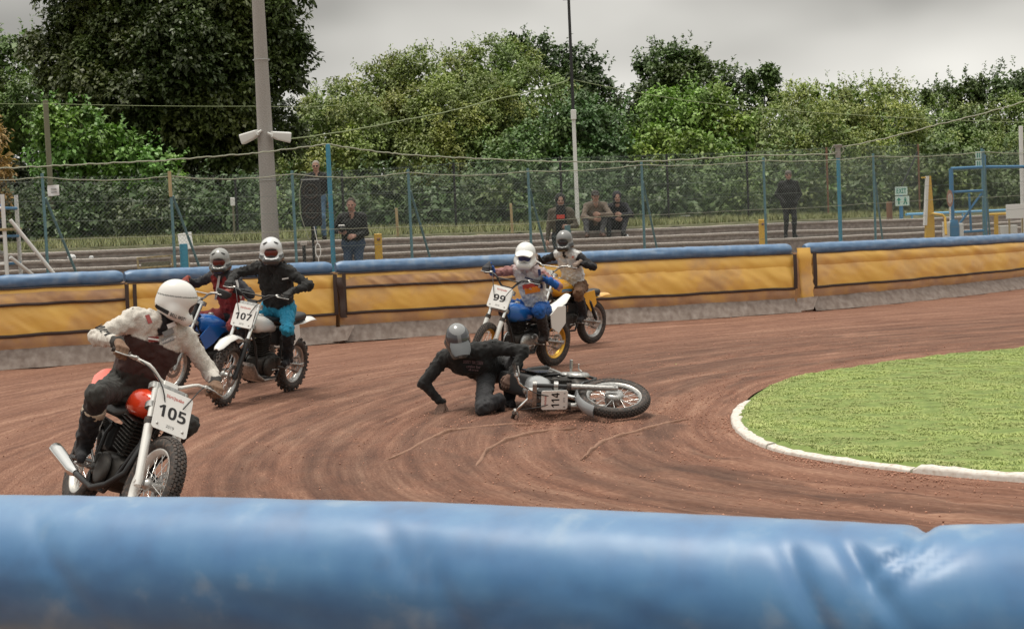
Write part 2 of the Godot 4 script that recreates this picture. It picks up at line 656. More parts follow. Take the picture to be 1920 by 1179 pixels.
	M.band = mat(Color(0.045, 0.026, 0.020), 0.7)
	M.mat_grey = mat(Color.WHITE, 0.85)
	M.mat_grey.albedo_texture = tex(ramp_image(g512, [[0.0, Color(0.11, 0.075, 0.058)], [0.5, Color(0.22, 0.175, 0.15)], [1.0, Color(0.33, 0.285, 0.255)]]))
	triplanar(M.mat_grey, 0.7, true)
	# ground
	var st := noise_image(1024, 0.016, 51, 5, 0.0, 1.0, 8, 1).get_data()
	var st2 := noise_image(1024, 0.05, 55, 3, 0.0, 1.0, 8, 1).get_data()
	var gr := noise_image(1024, 0.16, 52, 3).get_data()
	var big := noise_image(1024, 0.006, 53, 4).get_data()
	var mix := PackedByteArray()
	mix.resize(st.size())
	for i in st.size():
		mix[i] = clampi(int(st[i] * 0.28 + st2[i] * 0.16 + gr[i] * 0.38 + big[i] * 0.18), 0, 255)
	var dirt := Image.create_from_data(1024, 1024, false, Image.FORMAT_L8, mix)
	M.dirt = mat(Color.WHITE, 0.95, 0.0, true)
	M.dirt.albedo_texture = tex(ramp_image(dirt, [[0.20, Color(0.072, 0.027, 0.015)], [0.42, Color(0.145, 0.061, 0.035)], [0.55, Color(0.198, 0.094, 0.058)], [0.78, Color(0.32, 0.18, 0.12)]]))
	M.dirt.heightmap_enabled = true
	M.dirt.heightmap_texture = tex(dirt)
	M.dirt.heightmap_scale = 1.2
	M.dust = mat(Color.WHITE, 0.95)
	M.dust.albedo_texture = tex(ramp_image(g512, [[0.0, Color(0.15, 0.072, 0.045)], [0.5, Color(0.235, 0.128, 0.085)], [1.0, Color(0.33, 0.20, 0.145)]]))
	triplanar(M.dust, 3.0, true)
	M.clod = mat(Color.WHITE, 0.95, 0.0, true)
	M.grass_ground = mat(Color.WHITE, 0.95)
	M.grass_ground.albedo_texture = tex(ramp_image(g512, [[0.0, Color(0.09, 0.12, 0.03)], [0.5, Color(0.15, 0.21, 0.05)], [1.0, Color(0.22, 0.26, 0.08)]]))
	triplanar(M.grass_ground, 0.5, true)
	M.grass = mat(Color.WHITE, 0.7, 0.0, true)
	M.grass.backlight_enabled = true
	M.grass.backlight = Color(0.25, 0.3, 0.1)
	M.verge = mat(Color.WHITE, 0.95)
	M.verge.albedo_texture = tex(ramp_image(g512, [[0.0, Color(0.06, 0.065, 0.03)], [0.5, Color(0.11, 0.115, 0.05)], [1.0, Color(0.20, 0.165, 0.11)]]))
	triplanar(M.verge, 0.35, true)
	M.white_paint = mat(Color.WHITE, 0.8)
	M.white_paint.albedo_texture = tex(ramp_image(noise_image(512, 0.03, 61, 5), [[0.0, Color(0.32, 0.22, 0.17)], [0.24, Color(0.45, 0.36, 0.30)], [0.38, Color(0.56, 0.52, 0.47)], [1.0, Color(0.68, 0.66, 0.62)]]))
	triplanar(M.white_paint, 1.3, true)
	M.concrete = mat(Color.WHITE, 0.9)
	M.concrete.albedo_texture = tex(ramp_image(noise_image(512, 0.02, 62, 6), [[0.0, Color(0.13, 0.10, 0.088)], [0.4, Color(0.205, 0.165, 0.145)], [0.7, Color(0.29, 0.245, 0.22)], [1.0, Color(0.40, 0.36, 0.32)]]))
	triplanar(M.concrete, 0.8, true)
	M.nosing = mat(Color.WHITE, 0.9)
	M.nosing.albedo_texture = tex(ramp_image(noise_image(512, 0.03, 63, 5), [[0.0, Color(0.30, 0.26, 0.23)], [0.5, Color(0.46, 0.42, 0.385)], [1.0, Color(0.58, 0.54, 0.50)]]))
	triplanar(M.nosing, 0.8, true)
	M.pole_concrete = mat(Color.WHITE, 0.9)
	M.pole_concrete.albedo_texture = tex(ramp_image(noise_image(512, 0.05, 64, 5), [[0.0, Color(0.20, 0.185, 0.17)], [0.5, Color(0.31, 0.29, 0.27)], [1.0, Color(0.40, 0.38, 0.36)]]))
	triplanar(M.pole_concrete, 1.5)
	# fences and furniture
	var worn := noise_image(512, 0.04, 71, 5)
	M.post_blue = mat(Color.WHITE, 0.55)
	M.post_blue.albedo_texture = tex(ramp_image(worn, [[0.0, Color(0.14, 0.12, 0.09)], [0.25, Color(0.09, 0.17, 0.19)], [0.6, Color(0.11, 0.22, 0.25)], [1.0, Color(0.17, 0.28, 0.31)]]))
	triplanar(M.post_blue, 1.2)
	M.post_bright = mat(Color.WHITE, 0.5)
	M.post_bright.albedo_texture = tex(ramp_image(worn, [[0.0, Color(0.14, 0.12, 0.10)], [0.2, Color(0.04, 0.20, 0.30)], [1.0, Color(0.07, 0.30, 0.42)]]))
	triplanar(M.post_bright, 1.2)
	M.gate_blue = mat(Color(0.05, 0.18, 0.34), 0.5)
	M.yellow_paint = mat(Color.WHITE, 0.55)
	M.yellow_paint.albedo_texture = tex(ramp_image(worn, [[0.0, Color(0.22, 0.13, 0.06)], [0.3, Color(0.55, 0.33, 0.05)], [1.0, Color(0.66, 0.42, 0.06)]]))
	triplanar(M.yellow_paint, 1.2)
	M.wire = mat(Color(0.17, 0.20, 0.185), 0.55, 0.3)
	M.rope = mat(Color(0.34, 0.35, 0.27), 0.9)
	M.dark_cable = mat(Color(0.05, 0.06, 0.05), 0.8)
	M.green_cable = mat(Color(0.25, 0.30, 0.16), 0.8)
	M.wood = mat(Color.WHITE, 0.85)
	M.wood.albedo_texture = tex(ramp_image(noise_image(512, 0.02, 72, 4, 0.0, 1.0, 1, 8), [[0.0, Color(0.20, 0.15, 0.08)], [0.5, Color(0.36, 0.28, 0.15)], [1.0, Color(0.46, 0.38, 0.22)]]))
	triplanar(M.wood, 1.0)
	M.old_wood = mat(Color(0.17, 0.16, 0.11), 0.9)
	M.bark = mat(Color.WHITE, 0.95)
	M.bark.albedo_texture = tex(ramp_image(noise_image(512, 0.03, 73, 5, 0.0, 1.0, 1, 4), [[0.0, Color(0.018, 0.016, 0.012)], [0.5, Color(0.045, 0.04, 0.028)], [1.0, Color(0.09, 0.08, 0.055)]]))
	triplanar(M.bark, 0.8)
	M.leaf = mat(Color.WHITE, 0.5, 0.0, true)
	M.leaf.backlight_enabled = true
	M.leaf.backlight = Color(0.42, 0.5, 0.2)
	M.dark_iron = mat(Color(0.03, 0.03, 0.032), 0.6, 0.3)
	M.white_plastic = mat(Color(0.66, 0.66, 0.64), 0.5)
	M.paper = mat(Color(0.74, 0.75, 0.76), 0.9)
	M.rust = mat(Color(0.20, 0.11, 0.07), 0.9)

# ================================================================ ground
const HUB := Vector2(7.0, -15.0)
var kerb_line: PackedVector2Array
func catmull(p: PackedVector2Array, k: int) -> PackedVector2Array:
	var o := PackedVector2Array()
	for i in range(0, p.size() - 1):
		var a := p[maxi(i - 1, 0)]
		var d := p[mini(i + 2, p.size() - 1)]
		for j in k: o.append(p[i].cubic_interpolate(p[i + 1], a, d, float(j) / k))
	o.append(p[-1])
	return o
func seg_dist(p: Vector2, l: PackedVector2Array) -> float:
	var d := 99.0
	for i in l.size() - 1:
		d = minf(d, p.distance_to(Geometry2D.get_closest_point_to_segment(p, l[i], l[i + 1])))
	return d
func build_ground() -> void:
	var g := MB.new()
	g.quad(Vector3(-400, -0.12, 200), Vector3(400, -0.12, 200), Vector3(400, -0.12, -500), Vector3(-400, -0.12, -500))
	structure(g, "ground", M.verge)
	# inner edge of the track, from the far straight round the bend to the near straight
	var kp := PackedVector2Array([Vector2(24, -25.6), Vector2(16, -23.3), Vector2(10, -21.4)])
	for q in [[1920, 656], [1750, 672], [1560, 698], [1470, 715], [1420, 735], [1395, 755], [1374, 776], [1376, 800], [1402, 825], [1450, 845], [1520, 860], [1600, 873], [1700, 885], [1800, 895], [1920, 905]]:
		var w := gp(q[0], q[1])
		kp.append(Vector2(w.x, w.z))
	kp.append_array(PackedVector2Array([Vector2(4.4, -9.75), Vector2(7, -7.8), Vector2(12, -4.6), Vector2(20, 0.0)]))
	kerb_line = catmull(kp, 24)
	# skid marks of pale dry dust scraped through the dark shale
	var marks := []
	for q in [[[700, 872], [764, 846], [800, 826], [850, 808], [950, 797], [1010, 795]], [[890, 880], [905, 856], [930, 836], [985, 815], [1080, 802]], [[1090, 862], [1112, 842], [1150, 822], [1230, 800], [1290, 785]]]:
		var l := PackedVector2Array()
		for p in q:
			var w := gp(p[0], p[1])
			l.append(Vector2(w.x, w.z))
		l = catmull(l, 5)
		var bb := Rect2(l[0], Vector2.ZERO)
		for p in l: bb = bb.expand(p)
		marks.append([l, bb.grow(0.15)])
	var n1 := FastNoiseLite.new()
	n1.seed = 8; n1.frequency = 1.0; n1.fractal_octaves = 3
	var n2 := FastNoiseLite.new()
	n2.seed = 9; n2.frequency = 1.0; n2.fractal_octaves = 4
	var ds := [0.0]
	while ds[-1] < 26.0: ds.append(ds[-1] + (0.045 if ds[-1] < 6.5 else 0.11 if ds[-1] < 17.0 else 0.7))
	var rows := []
	var uvs := []
	var cols := []
	var s := 0.0
	for i in kerb_line.size():
		var k := kerb_line[i]
		if i > 0: s += k.distance_to(kerb_line[i - 1])
		var dir := (k - HUB).normalized()
		var row := PackedVector3Array()
		var uv := PackedVector2Array()
		var cl := PackedColorArray()
		for d in ds:
			var p: Vector2 = k + dir * d
			var wv: float = 0.4 * n2.get_noise_2d(p.x * 0.5, p.y * 0.5)
			var near: float = n1.get_noise_2d(s * 0.24, (d + wv) * 2.0)
			var rut: float = n1.get_noise_2d(s * 0.22 + 50.0, (d - wv * 0.7) * 4.2)
			var lump: float = n2.get_noise_2d(p.x * 2.2, p.y * 2.2)
			var y: float = 0.020 * near + 0.014 * rut + 0.010 * lump
			if d < 0.12: y *= d / 0.12
			# damp, freshly turned shale lies in a ring round the bend; dry dust outside it
			var wob: float = 0.7 * n2.get_noise_2d(s * 0.12, 7.0)
			var wet: float = smoothstep(0.2, 0.8, d + wob * 0.5 + near * 0.8) * (1.0 - smoothstep(4.2, 8.6, d + wob + near * 2.6))
			var tone: float = 1.50 - 0.88 * wet * (0.80 + 0.6 * near) + 0.34 * near * (1.0 - wet * 0.4) + 0.22 * rut + 0.12 * lump
			var cc := Color(tone, tone, tone)
			row.append(Vector3(p.x, y, p.y))
			uv.append(Vector2(s * (1.0 + d * 0.10) / 9.0, d / 3.2))
			cl.append(cc)
		rows.append(row); uvs.append(uv); cols.append(cl)
	var tr := MB.new()
	tr.grid(rows, false, uvs, cols)
	var track := structure(tr, "track", M.dirt)
	# low ridges of dry shale scraped up by sliding tyres
	for mk in marks:
		var l: PackedVector2Array = catmull(mk[0], 4)
		var rm := MB.new()
		var rr := []
		for i in l.size():
			var t := (l[mini(i + 1, l.size() - 1)] - l[maxi(i - 1, 0)]).normalized()
			var nr := Vector3(-t.y, 0, t.x)
			var f := float(i) / (l.size() - 1)
			var q := clampf(sin(PI * f) * 1.6, 0.05, 1.0)
			var w := (0.026 + 0.014 * n2.get_noise_2d(l[i].x * 1.6, l[i].y * 1.6)) * q
			var h := (0.020 + 0.014 * n2.get_noise_2d(l[i].x * 2.0 + 4.0, l[i].y * 2.0)) * q
			var sh := 0.03 * n2.get_noise_2d(l[i].x * 0.9 + 11.0, l[i].y * 0.9)
			var row := PackedVector3Array()
			for c in [[-1.0, -0.03], [-0.6, h * 0.55], [-0.15, h], [0.3, h * 0.8], [0.7, h * 0.4], [1.0, -0.03]]:
				row.append(Vector3(l[i].x, c[1] + 0.002 * n2.get_noise_2d(l[i].x * 30.0, c[0] * 5.0 + l[i].y * 30.0), l[i].y) + nr * (c[0] * w + sh))
			rr.append(row)
		rm.grid(rr)
		for i in rm.n.size():
			if rm.n[i].y < 0.0: rm.n[i] = -rm.n[i]
		part(rm, "shale_ridge", M.dust, track)
	# loose clods and stones
	var st := MB.new()
	st.ball(Vector3.ZERO, Vector3(1.0, 0.62, 0.85), Basis(), 6, 4)
	for i in st.v.size():
		var p := st.v[i]
		st.v[i] = p * (1.0 + 0.28 * n2.get_noise_3d(p.x * 1.7 + 3.0, p.y * 1.7, p.z * 1.7))
	var mm := MultiMesh.new()
	mm.transform_format = MultiMesh.TRANSFORM_3D
	mm.use_colors = true
	mm.mesh = st.mesh()
	var cnt := 26000
	mm.instance_count = cnt
	for i in cnt:
		var k := kerb_line[rng.randi_range(int(kerb_line.size() * 0.14), int(kerb_line.size() * 0.90))]
		var dir := (k - HUB).normalized()
		var d := 0.05 + pow(rng.randf(), 1.3) * 11.0
		if i % 7 == 3:
			# shale thrown up round the fallen motorcycle
			k = Vector2(0.55, -15.3) + Vector2(rng.randfn(), rng.randfn()) * 0.75
			dir = Vector2.ZERO
		if i % 9 == 0: d = 0.02 + absf(rng.randfn(0.0, 0.12))
		var p := k + dir * d
		var r := 0.003 + 0.008 * pow(rng.randf(), 4.0)
		mm.set_instance_transform(i, Transform3D(Basis.from_euler(Vector3(rng.randf() * 6.0, rng.randf() * 6.0, 0)).scaled(Vector3.ONE * r), Vector3(p.x, r * 0.25, p.y)))
		var t := rng.randf_range(0.8, 1.7)
		mm.set_instance_color(i, Color(0.30 * t, 0.155 * t, 0.108 * t))
	var ml := MultiMeshInstance3D.new()
	ml.multimesh = mm
	ml.material_override = M.clod
	ml.name = "loose_shale"
	add_child(ml)
	metas(ml, "loose red brown shale crumbs scattered over the track", "shale", "", "stuff")
	build_infield(n2)

func build_infield(n2: FastNoiseLite) -> void:
	var inner := []     # kerb line pulled towards the hub
	var rows := []
	var steps := [-0.03, 0.03, 0.08, 0.13, 0.17, 0.25, 0.5, 1.0, 2.0, 3.0]
	for i in kerb_line.size():
		var k := kerb_line[i]
		var dir := (HUB - k).normalized()
		var lenk := k.distance_to(HUB)
		var row := PackedVector3Array()
		for e in steps:
			var p: Vector2 = k + dir * minf(e, lenk * 0.9)
			row.append(Vector3(p.x, minf(0.05, -0.02 + 0.6 * e) + 0.02 * n2.get_noise_2d(p.x * 3.0, p.y * 3.0), p.y))
		row.append(Vector3(HUB.x, 0.06, HUB.y))
		row.reverse()
		rows.append(row)
	var g := MB.new()
	g.grid(rows)
	structure(g, "infield", M.grass_ground)
	# blades of grass
	var tf := MB.new()
	rng.seed = 5
	for b in 8:
		var a := rng.randf() * TAU
		var o := Vector3(rng.randf_range(-0.018, 0.018), 0, rng.randf_range(-0.018, 0.018))
		var lean := Vector3(cos(a), 0, sin(a)) * rng.randf_range(0.006, 0.022)
		var w := Vector3(-sin(a), 0, cos(a)) * 0.0022
		var h := rng.randf_range(0.008, 0.016)
		tf.quad(o - w, o + w, o + w * 0.8 + lean * 0.4 + Vector3.UP * h * 0.6, o - w * 0.8 + lean * 0.4 + Vector3.UP * h * 0.6)
		tf.tri(o - w * 0.8 + lean * 0.4 + Vector3.UP * h * 0.6, o + w * 0.8 + lean * 0.4 + Vector3.UP * h * 0.6, o + lean + Vector3.UP * h)
	for i in tf.n.size(): tf.n[i] = (tf.n[i] * 0.4 + Vector3.UP).normalized()
	var mm := MultiMesh.new()
	mm.transform_format = MultiMesh.TRANSFORM_3D
	mm.use_colors = true
	mm.mesh = tf.mesh()
	var spots := []
	var tries := 0
	var poly := PackedVector2Array()
	for k in kerb_line: poly.append(k + (HUB - k).normalized() * (0.14 + 0.05 * n2.get_noise_2d(k.x * 4.0, k.y * 4.0)))
	while spots.size() < 90000 and tries < 240000:
		tries += 1
		var p := Vector2(rng.randf_range(1.7, 8.5), rng.randf_range(-21.0, -7.8))
		if not Geometry2D.is_point_in_polygon(p, poly): continue
		if p.x > -p.y * 0.335 + 0.3: continue
		spots.append(p)
	mm.instance_count = spots.size()
	for i in spots.size():
		var p: Vector2 = spots[i]
		var edge: float = seg_dist(p, kerb_line.slice(100, 430)) if i % 1 == 0 and p.x < 3.2 else 1.0
		var big := n2.get_noise_2d(p.x * 0.7, p.y * 1.1)
		var sc := rng.randf_range(0.7, 1.15) * (1.35 if edge < 0.24 else 1.0)
		mm.set_instance_transform(i, Transform3D(Basis(Vector3.UP, rng.randf() * TAU).scaled(Vector3(sc, sc * (1.0 + 0.4 * big), sc)), Vector3(p.x, 0.045 + 0.02 * n2.get_noise_2d(p.x * 3.0, p.y * 3.0), p.y)))
		var t := rng.randf_range(0.9, 1.12) * (1.0 + 0.3 * big)
		var dry := clampf(0.25 + 0.9 * n2.get_noise_2d(p.x * 2.6 + 9.0, p.y * 2.6) + (0.45 if edge < 0.24 else 0.0), 0.0, 1.0)
		var c := Color(0.33, 0.40, 0.125).lerp(Color(0.43, 0.41, 0.19), dry * 0.4) * t
		mm.set_instance_color(i, Color(c.r, c.g, c.b))
	var mi := MultiMeshInstance3D.new()
	mi.multimesh = mm
	mi.material_override = M.grass
	mi.name = "grass"
	add_child(mi)
	metas(mi, "short mown bright green grass of the infield inside the white kerb", "grass", "", "stuff")
	# the white kerb, stone by stone
	var kerb := Node3D.new()
	kerb.name = "kerb"
	add_child(kerb)
	kerb.set_meta("kind", "structure")
	var pts := []
	for q in [[1402, 752], [1386, 762], [1374, 776], [1372, 790], [1379, 806], [1402, 825], [1450, 845], [1520, 860], [1600, 873], [1700, 885], [1800, 895], [1920, 905]]:
		var w := gp(q[0], q[1])
		pts.append(Vector2(w.x, w.z))
	var line := catmull(PackedVector2Array(pts + [Vector2(4.4, -9.75), Vector2(7, -7.8)]), 10)
	var cuts := [0, 14, 33, 58, 91, 122, line.size() - 1]
	for q in cuts.size() - 1:
		var m := MB.new()
		var rws := []
		for i in range(cuts[q], cuts[q + 1] + 1):
			var t := (line[mini(i + 1, line.size() - 1)] - line[maxi(i - 1, 0)]).normalized()
			var p := line[i]
			var gap := 0.012
			if i == cuts[q]: p += t * gap
			if i == cuts[q + 1]: p -= t * gap
			var nr := Vector2(t.y, -t.x)
			if nr.dot(HUB - p) < 0: nr = -nr
			var wdt := 0.092 + 0.02 * n2.get_noise_2d(p.x * 6.0, p.y * 6.0) + (0.05 if i < 30 else 0.0)
			var j := 0.012 * n2.get_noise_2d(p.x * 13.0, p.y * 13.0)
			var h := 0.026 + 0.010 * n2.get_noise_2d(p.x * 4.0 + 5.0, p.y * 4.0) + 0.004 * (q % 3)
			if i > 91: h += 0.02
			if i < 8: h *= 0.5 + 0.06 * i
			var row := PackedVector3Array()
			for c in [[-0.012 + j, -0.05], [-0.004 + j, h * 0.55], [0.006 + j, h * 0.9], [0.022 + j, h], [wdt - 0.02, h + 0.006], [wdt, h - 0.004], [wdt + 0.006, -0.05]]:
				row.append(Vector3(p.x + nr.x * c[0], c[1], p.y + nr.y * c[0]))
			row.reverse()
			rws.append(row)
		m.grid(rws)
		m.fan(rws[0], true); m.fan(rws[-1])
		part(m, "kerb_stone", M.white_paint, kerb)

# ================================================================ safety barriers
func tube_surface(m: MB, line: Array, rad: float, around: int, dents: Array, ns: FastNoiseLite, wob := 0.006, closed_ends := true) -> void:
	var rows := []
	var a := 0.0
	for i in line.size():
		var p: Vector3 = line[i]
		if i > 0: a += p.distance_to(line[i - 1])
		var t: Vector3 = (line[mini(i + 1, line.size() - 1)] - line[maxi(i - 1, 0)]).normalized()
		var u := Vector3.UP.cross(t).normalized()
		var w := t.cross(u)
		var row := PackedVector3Array()
		for j in around:
			var th := TAU * j / around
			var r := rad + wob * ns.get_noise_2d(a * 2.0, th * 1.2) + wob * 0.4 * ns.get_noise_2d(a * 9.0 + th * 2.0, th * 3.0)
			for d in dents:
				# [along, angle, slope, width, length, depth]
				var da: float = a - d[0]
				var dt: float = wrapf(th - d[1], -PI, PI) * rad
				var x: float = da * cos(d[2]) + dt * sin(d[2])
				var y: float = -da * sin(d[2]) + dt * cos(d[2])
				r -= d[5] * exp(-pow(y / d[3], 2.0) - pow(x / d[4], 2.0))
			row.append(p + u * cos(th) * r + w * sin(th) * r)
		rows.append(row)
	m.grid(rows, true)
	if closed_ends:
		m.fan(rows[0], true); m.fan(rows[-1])
func smooth_line(pts: Array, step: float) -> Array:
	var c := Curve3D.new()
	for i in pts.size():
		var d: Vector3 = (pts[mini(i + 1, pts.size() - 1)] - pts[maxi(i - 1, 0)]) / 6.0
		c.add_point(pts[i], -d, d)
	c.bake_interval = step
	var L := c.get_baked_length()
	var n := maxi(int(L / step), 2)
	var o := []
	for i in n + 1: o.append(c.sample_baked(L * i / n, true))
	return o

func build_near_barrier() -> void:
	var ns := FastNoiseLite.new()
	ns.seed = 14; ns.frequency = 1.0; ns.fractal_octaves = 3
	var R := 0.186
	var down := Vector3(0, -R, 0)
	var left := []
	for q in [[0, 930, 4.10], [400, 935, 3.90], [800, 945, 3.71], [1200, 962, 3.49], [1500, 976, 3.33], [1728, 987, 3.212]]: left.append(ap(q[0], q[1], q[2]) + down)
	left.push_front(left[0] + (left[0] - left[1]) * 2.2)
	for q in [[1830, 986, 3.18], [1920, 985, 3.165]]: left.append(ap(q[0], q[1], q[2]) + down)
	left.append(left[-1] + (left[-1] - left[-2]) * 8.0)
	var joint := ap(1726, 987, 3.212)
	for w in 1:
		var line := smooth_line(left, 0.012)
		var L := 0.0
		for i in line.size() - 1: L += line[i].distance_to(line[i + 1])
		var dents := []
		if w == 0:
			# [along, angle, slope, width, length, depth]; angle 90 deg is the top, 180 deg faces the camera
			var U := 0.0
			for i in line.size() - 1:
				if line[i].x < joint.x: U += line[i].distance_to(line[i + 1])
			dents = [[U, PI * 0.45, 1.57, 0.020, 0.14, 0.0169], [U + 0.03, PI * 0.72, -0.9, 0.02, 0.09, 0.0091], [U - 0.075, PI * 0.80, 0.95, 0.022, 0.12, 0.0182], [U - 0.035, PI * 0.72, -0.8, 0.014, 0.06, 0.0104], [U - 0.16, PI * 0.98, 1.05, 0.024, 0.18, 0.0221], [U - 0.05, PI * 1.05, 1.3, 0.022, 0.12, 0.0117],
				[U - 1.14, PI * 0.84, 0.9, 0.03, 0.12, 0.0059], [U - 1.02, PI * 0.98, 1.0, 0.03, 0.14, 0.0078], [U - 0.93, PI * 1.08, -0.7, 0.025, 0.10, 0.0052], [U - 2.1, PI * 0.85, 1.0, 0.03, 0.12, 0.0052], [U - 2.02, PI * 1.0, 0.9, 0.03, 0.15, 0.0052], [U - 0.55, PI * 1.0, 0.3, 0.03, 0.16, 0.0039], [U - 1.5, PI * 1.05, 0.2, 0.03, 0.2, 0.0039]]
		var o := thing("inflatable_barrier", Transform3D.IDENTITY, "x", "barrier", "inflatable safety barrier sections round the track")
		o.set_meta("label", "thick blue inflatable tube barrier in the foreground with a creased dent")
		var m := MB.new()
		tube_surface(m, line, R, 72, dents, ns, 0.0022)
		part(m, "top_tube", M.blue_pvc, o)
		# yellow cover hanging below on both faces
		for face in [-1.0, 1.0]:
			var c := MB.new()
			var rows := []
			for h in 9:
				var row := PackedVector3Array()
				for i in range(0, line.size(), 6):
					var p: Vector3 = line[i]
					var t: Vector3 = (line[mini(i + 1, line.size() - 1)] - line[maxi(i - 1, 0)]).normalized()
					var u := t.cross(Vector3.UP).normalized()
					var y: float = lerpf(p.y - R * 0.72, 0.28, h / 8.0)
					row.append(Vector3(p.x, y, p.z) + u * face * (0.13 + 0.012 * ns.get_noise_2d(i * 0.05, h * 1.0) + 0.03 * sin(PI * h / 8.0)))
				rows.append(row)
			if face > 0: rows.reverse()
			c.grid(rows)
			part(c, "cover", M.yellow_pvc, o)
			var sk := MB.new()
			rows = []
			for h in 3:
				var row := PackedVector3Array()
				for i in range(0, line.size(), 6):
					var p: Vector3 = line[i]
					var t: Vector3 = (line[mini(i + 1, line.size() - 1)] - line[maxi(i - 1, 0)]).normalized()
					var u := t.cross(Vector3.UP).normalized()
					row.append(Vector3(p.x, 0.30 - 0.15 * h, p.z) + u * face * (0.135 + 0.07 * h))
				rows.append(row)
			if face > 0: rows.reverse()
			sk.grid(rows)
			part(sk, "skirt", M.mat_grey, o)

var wall_tab := []
func build_far_barrier() -> void:
	var ns := FastNoiseLite.new()
	ns.seed = 24; ns.frequency = 1.0; ns.fractal_octaves = 3
	# [pixel x, base y, top y]
	var tab := [[-260, 715, 527], [0, 694, 516], [150, 683, 509], [400, 662, 499], [640, 642, 489], [900, 624, 479], [1100, 611, 471], [1300, 599, 462], [1515, 584, 455], [1700, 567, 447], [1920, 541, 437], [2150, 505, 424]]
	var base := []
	for q in tab:
		var b := gp(q[0], q[1])
		var t := ap(q[0], q[2], -b.z + 0.25)
		base.append(b)
		wall_tab.append([float(q[0]), Vector2(b.x, b.z), t.y])
	var panels := [[-260, 0, -20], [-20, 0, 252], [257, 0, 637], [645, 0, 1500], [1528, 0, 2150]]
	var words := ["", "blue and yellow inflatable barrier beyond the white helmeted rider, ending at the first seam", "blue and yellow inflatable barrier directly behind the two goggled riders", "longest blue and yellow inflatable barrier, behind the fallen motorcycle", "blue and yellow inflatable barrier past the rolled joint, below the gate"]
	for k in range(1, panels.size()):
		var x0: float = panels[k][0] if k > 1 else -260.0
		var x1: float = panels[k][2]
		var o := thing("inflatable_barrier", Transform3D.IDENTITY, words[k], "barrier", "inflatable safety barrier sections round the track")
		var n := int(absf(x1 - x0) / 8.0)
		var pts := []
		var hs := []
		for i in n + 1:
			var x := lerpf(x0, x1, float(i) / n)
			var p := wall_at(x)
			pts.append(p[0]); hs.append(p[1])
		var R := 0.108
		# blue tube
		var tl := []
		for i in pts.size(): tl.append(Vector3(pts[i].x, hs[i] - R, pts[i].y) + out_at(pts, i) * -0.26)
		var line := smooth_line(tl, 0.05)
		var L := 0.0
		for i in line.size() - 1: L += line[i].distance_to(line[i + 1])
		var dents := [[0.0, PI * 0.5, 1.57, 0.05, 0.8, 0.035], [L, PI * 0.5, 1.57, 0.05, 0.8, 0.035]]
		for j in 7:
			dents.append([rng.randf() * L, PI * rng.randf_range(0.6, 1.1), rng.randf_range(-1.2, 1.2), 0.03, 0.16, 0.012])
		var m := MB.new()
		tube_surface(m, line, R, 28, dents, ns, 0.008)
		part(m, "top_tube", M.blue_old, o)
		# sheets: [top fraction, bottom fraction, stand-out top, stand-out bottom, material, name, from, to, rows]
		var up_end := 1.0 if k < 2 else 0.0 if k == 2 else (0.45 if k == 3 else 0.0)
		var sheets := [[0.995, 0.66, 0.10, 0.09, M.yellow_pvc, "cover", 0.0, 1.0, 14, 0.018], [0.69, 0.33, 0.095, 0.115, M.yellow_pvc, "cover", 0.0, 1.0, 14, 0.018], [0.335, 0.20, 0.118, 0.085, M.dusty_pvc, "lower_cover", 0.0, 1.0, 6, 0.012], [0.225, 0.0, 0.06, 0.30, M.mat_grey, "skirt_mat", 0.0, 1.0, 6, 0.015]]
		if up_end > 0.0:
			sheets[0] = [0.80, 0.675, 0.105, 0.135, M.dusty_pvc, "upper_flap", 0.0, up_end, 6, 0.02]
			sheets.append([0.84, 0.62, 0.085, 0.085, M.yellow_pvc, "cover", 0.0, 1.0, 8, 0.012])
			sheets.append([0.690, 0.658, 0.140, 0.140, M.band, "upper_band", 0.0, up_end, 3, 0.02])
		else:
			sheets[0] = [0.84, 0.66, 0.10, 0.095, M.yellow_pvc, "cover", 0.0, 1.0, 10, 0.018]
		sheets.append([0.366, 0.330, 0.135, 0.135, M.band, "lower_band", 0.0, 1.0, 3, 0.012])
		sheets.append([0.856, 0.838, 0.10, 0.11, M.band, "upper_band", 0.0, 1.0, 3, 0.01])
		for sh in sheets:
			var rows := []
			for h in sh[8] + 1:
				var f: float = float(h) / sh[8]
				var row := PackedVector3Array()
				var a := 0.0
				for i in n * 2 + 1:
					var x := lerpf(x0, x1, lerpf(sh[6], sh[7], float(i) / (n * 2)))
					var p := wall_at(x)
					var q: Vector2 = p[0]
					var nx := wall_at(x + 4.0)
					var tt: Vector2 = (nx[0] - q).normalized()
					var ou := Vector3(-tt.y, 0, tt.x)
					if ou.z < 0: ou = -ou
					var ht: float = p[1] * 1.0
					var y: float = lerpf(sh[0], sh[1], f) * ht
					a = q.x * 1.15
					var bulge := sin(PI * f) * (0.03 if sh[4] == M.yellow_pvc else 0.012)
					var fold: float = sh[9] * (ns.get_noise_2d(a * 1.6 + y * 1.8, y * 1.3) * 1.6 + 0.9 * absf(ns.get_noise_2d(a * 3.2 + y * 4.5, y * 2.0 + 9.0)))
					if sh[5] == "skirt_mat": fold += 0.02 * ns.get_noise_2d(a * 0.9, 3.0)
					var off := lerpf(sh[2], sh[3], f) + bulge + fold
					var sag := 0.015 * ns.get_noise_2d(a * 0.7, 20.0 + sh[0] * 7.0)
					row.append(Vector3(q.x, maxf(y + sag * (0.0 if y < 0.02 else 1.0), 0.004), q.y) + ou * (off - 0.26))
				rows.append(row)
			rows.reverse()
			var mb := MB.new()
			# a sheet with a back face 8 mm behind it
			mb.grid(rows)
			part(mb, sh[5], sh[4], o)
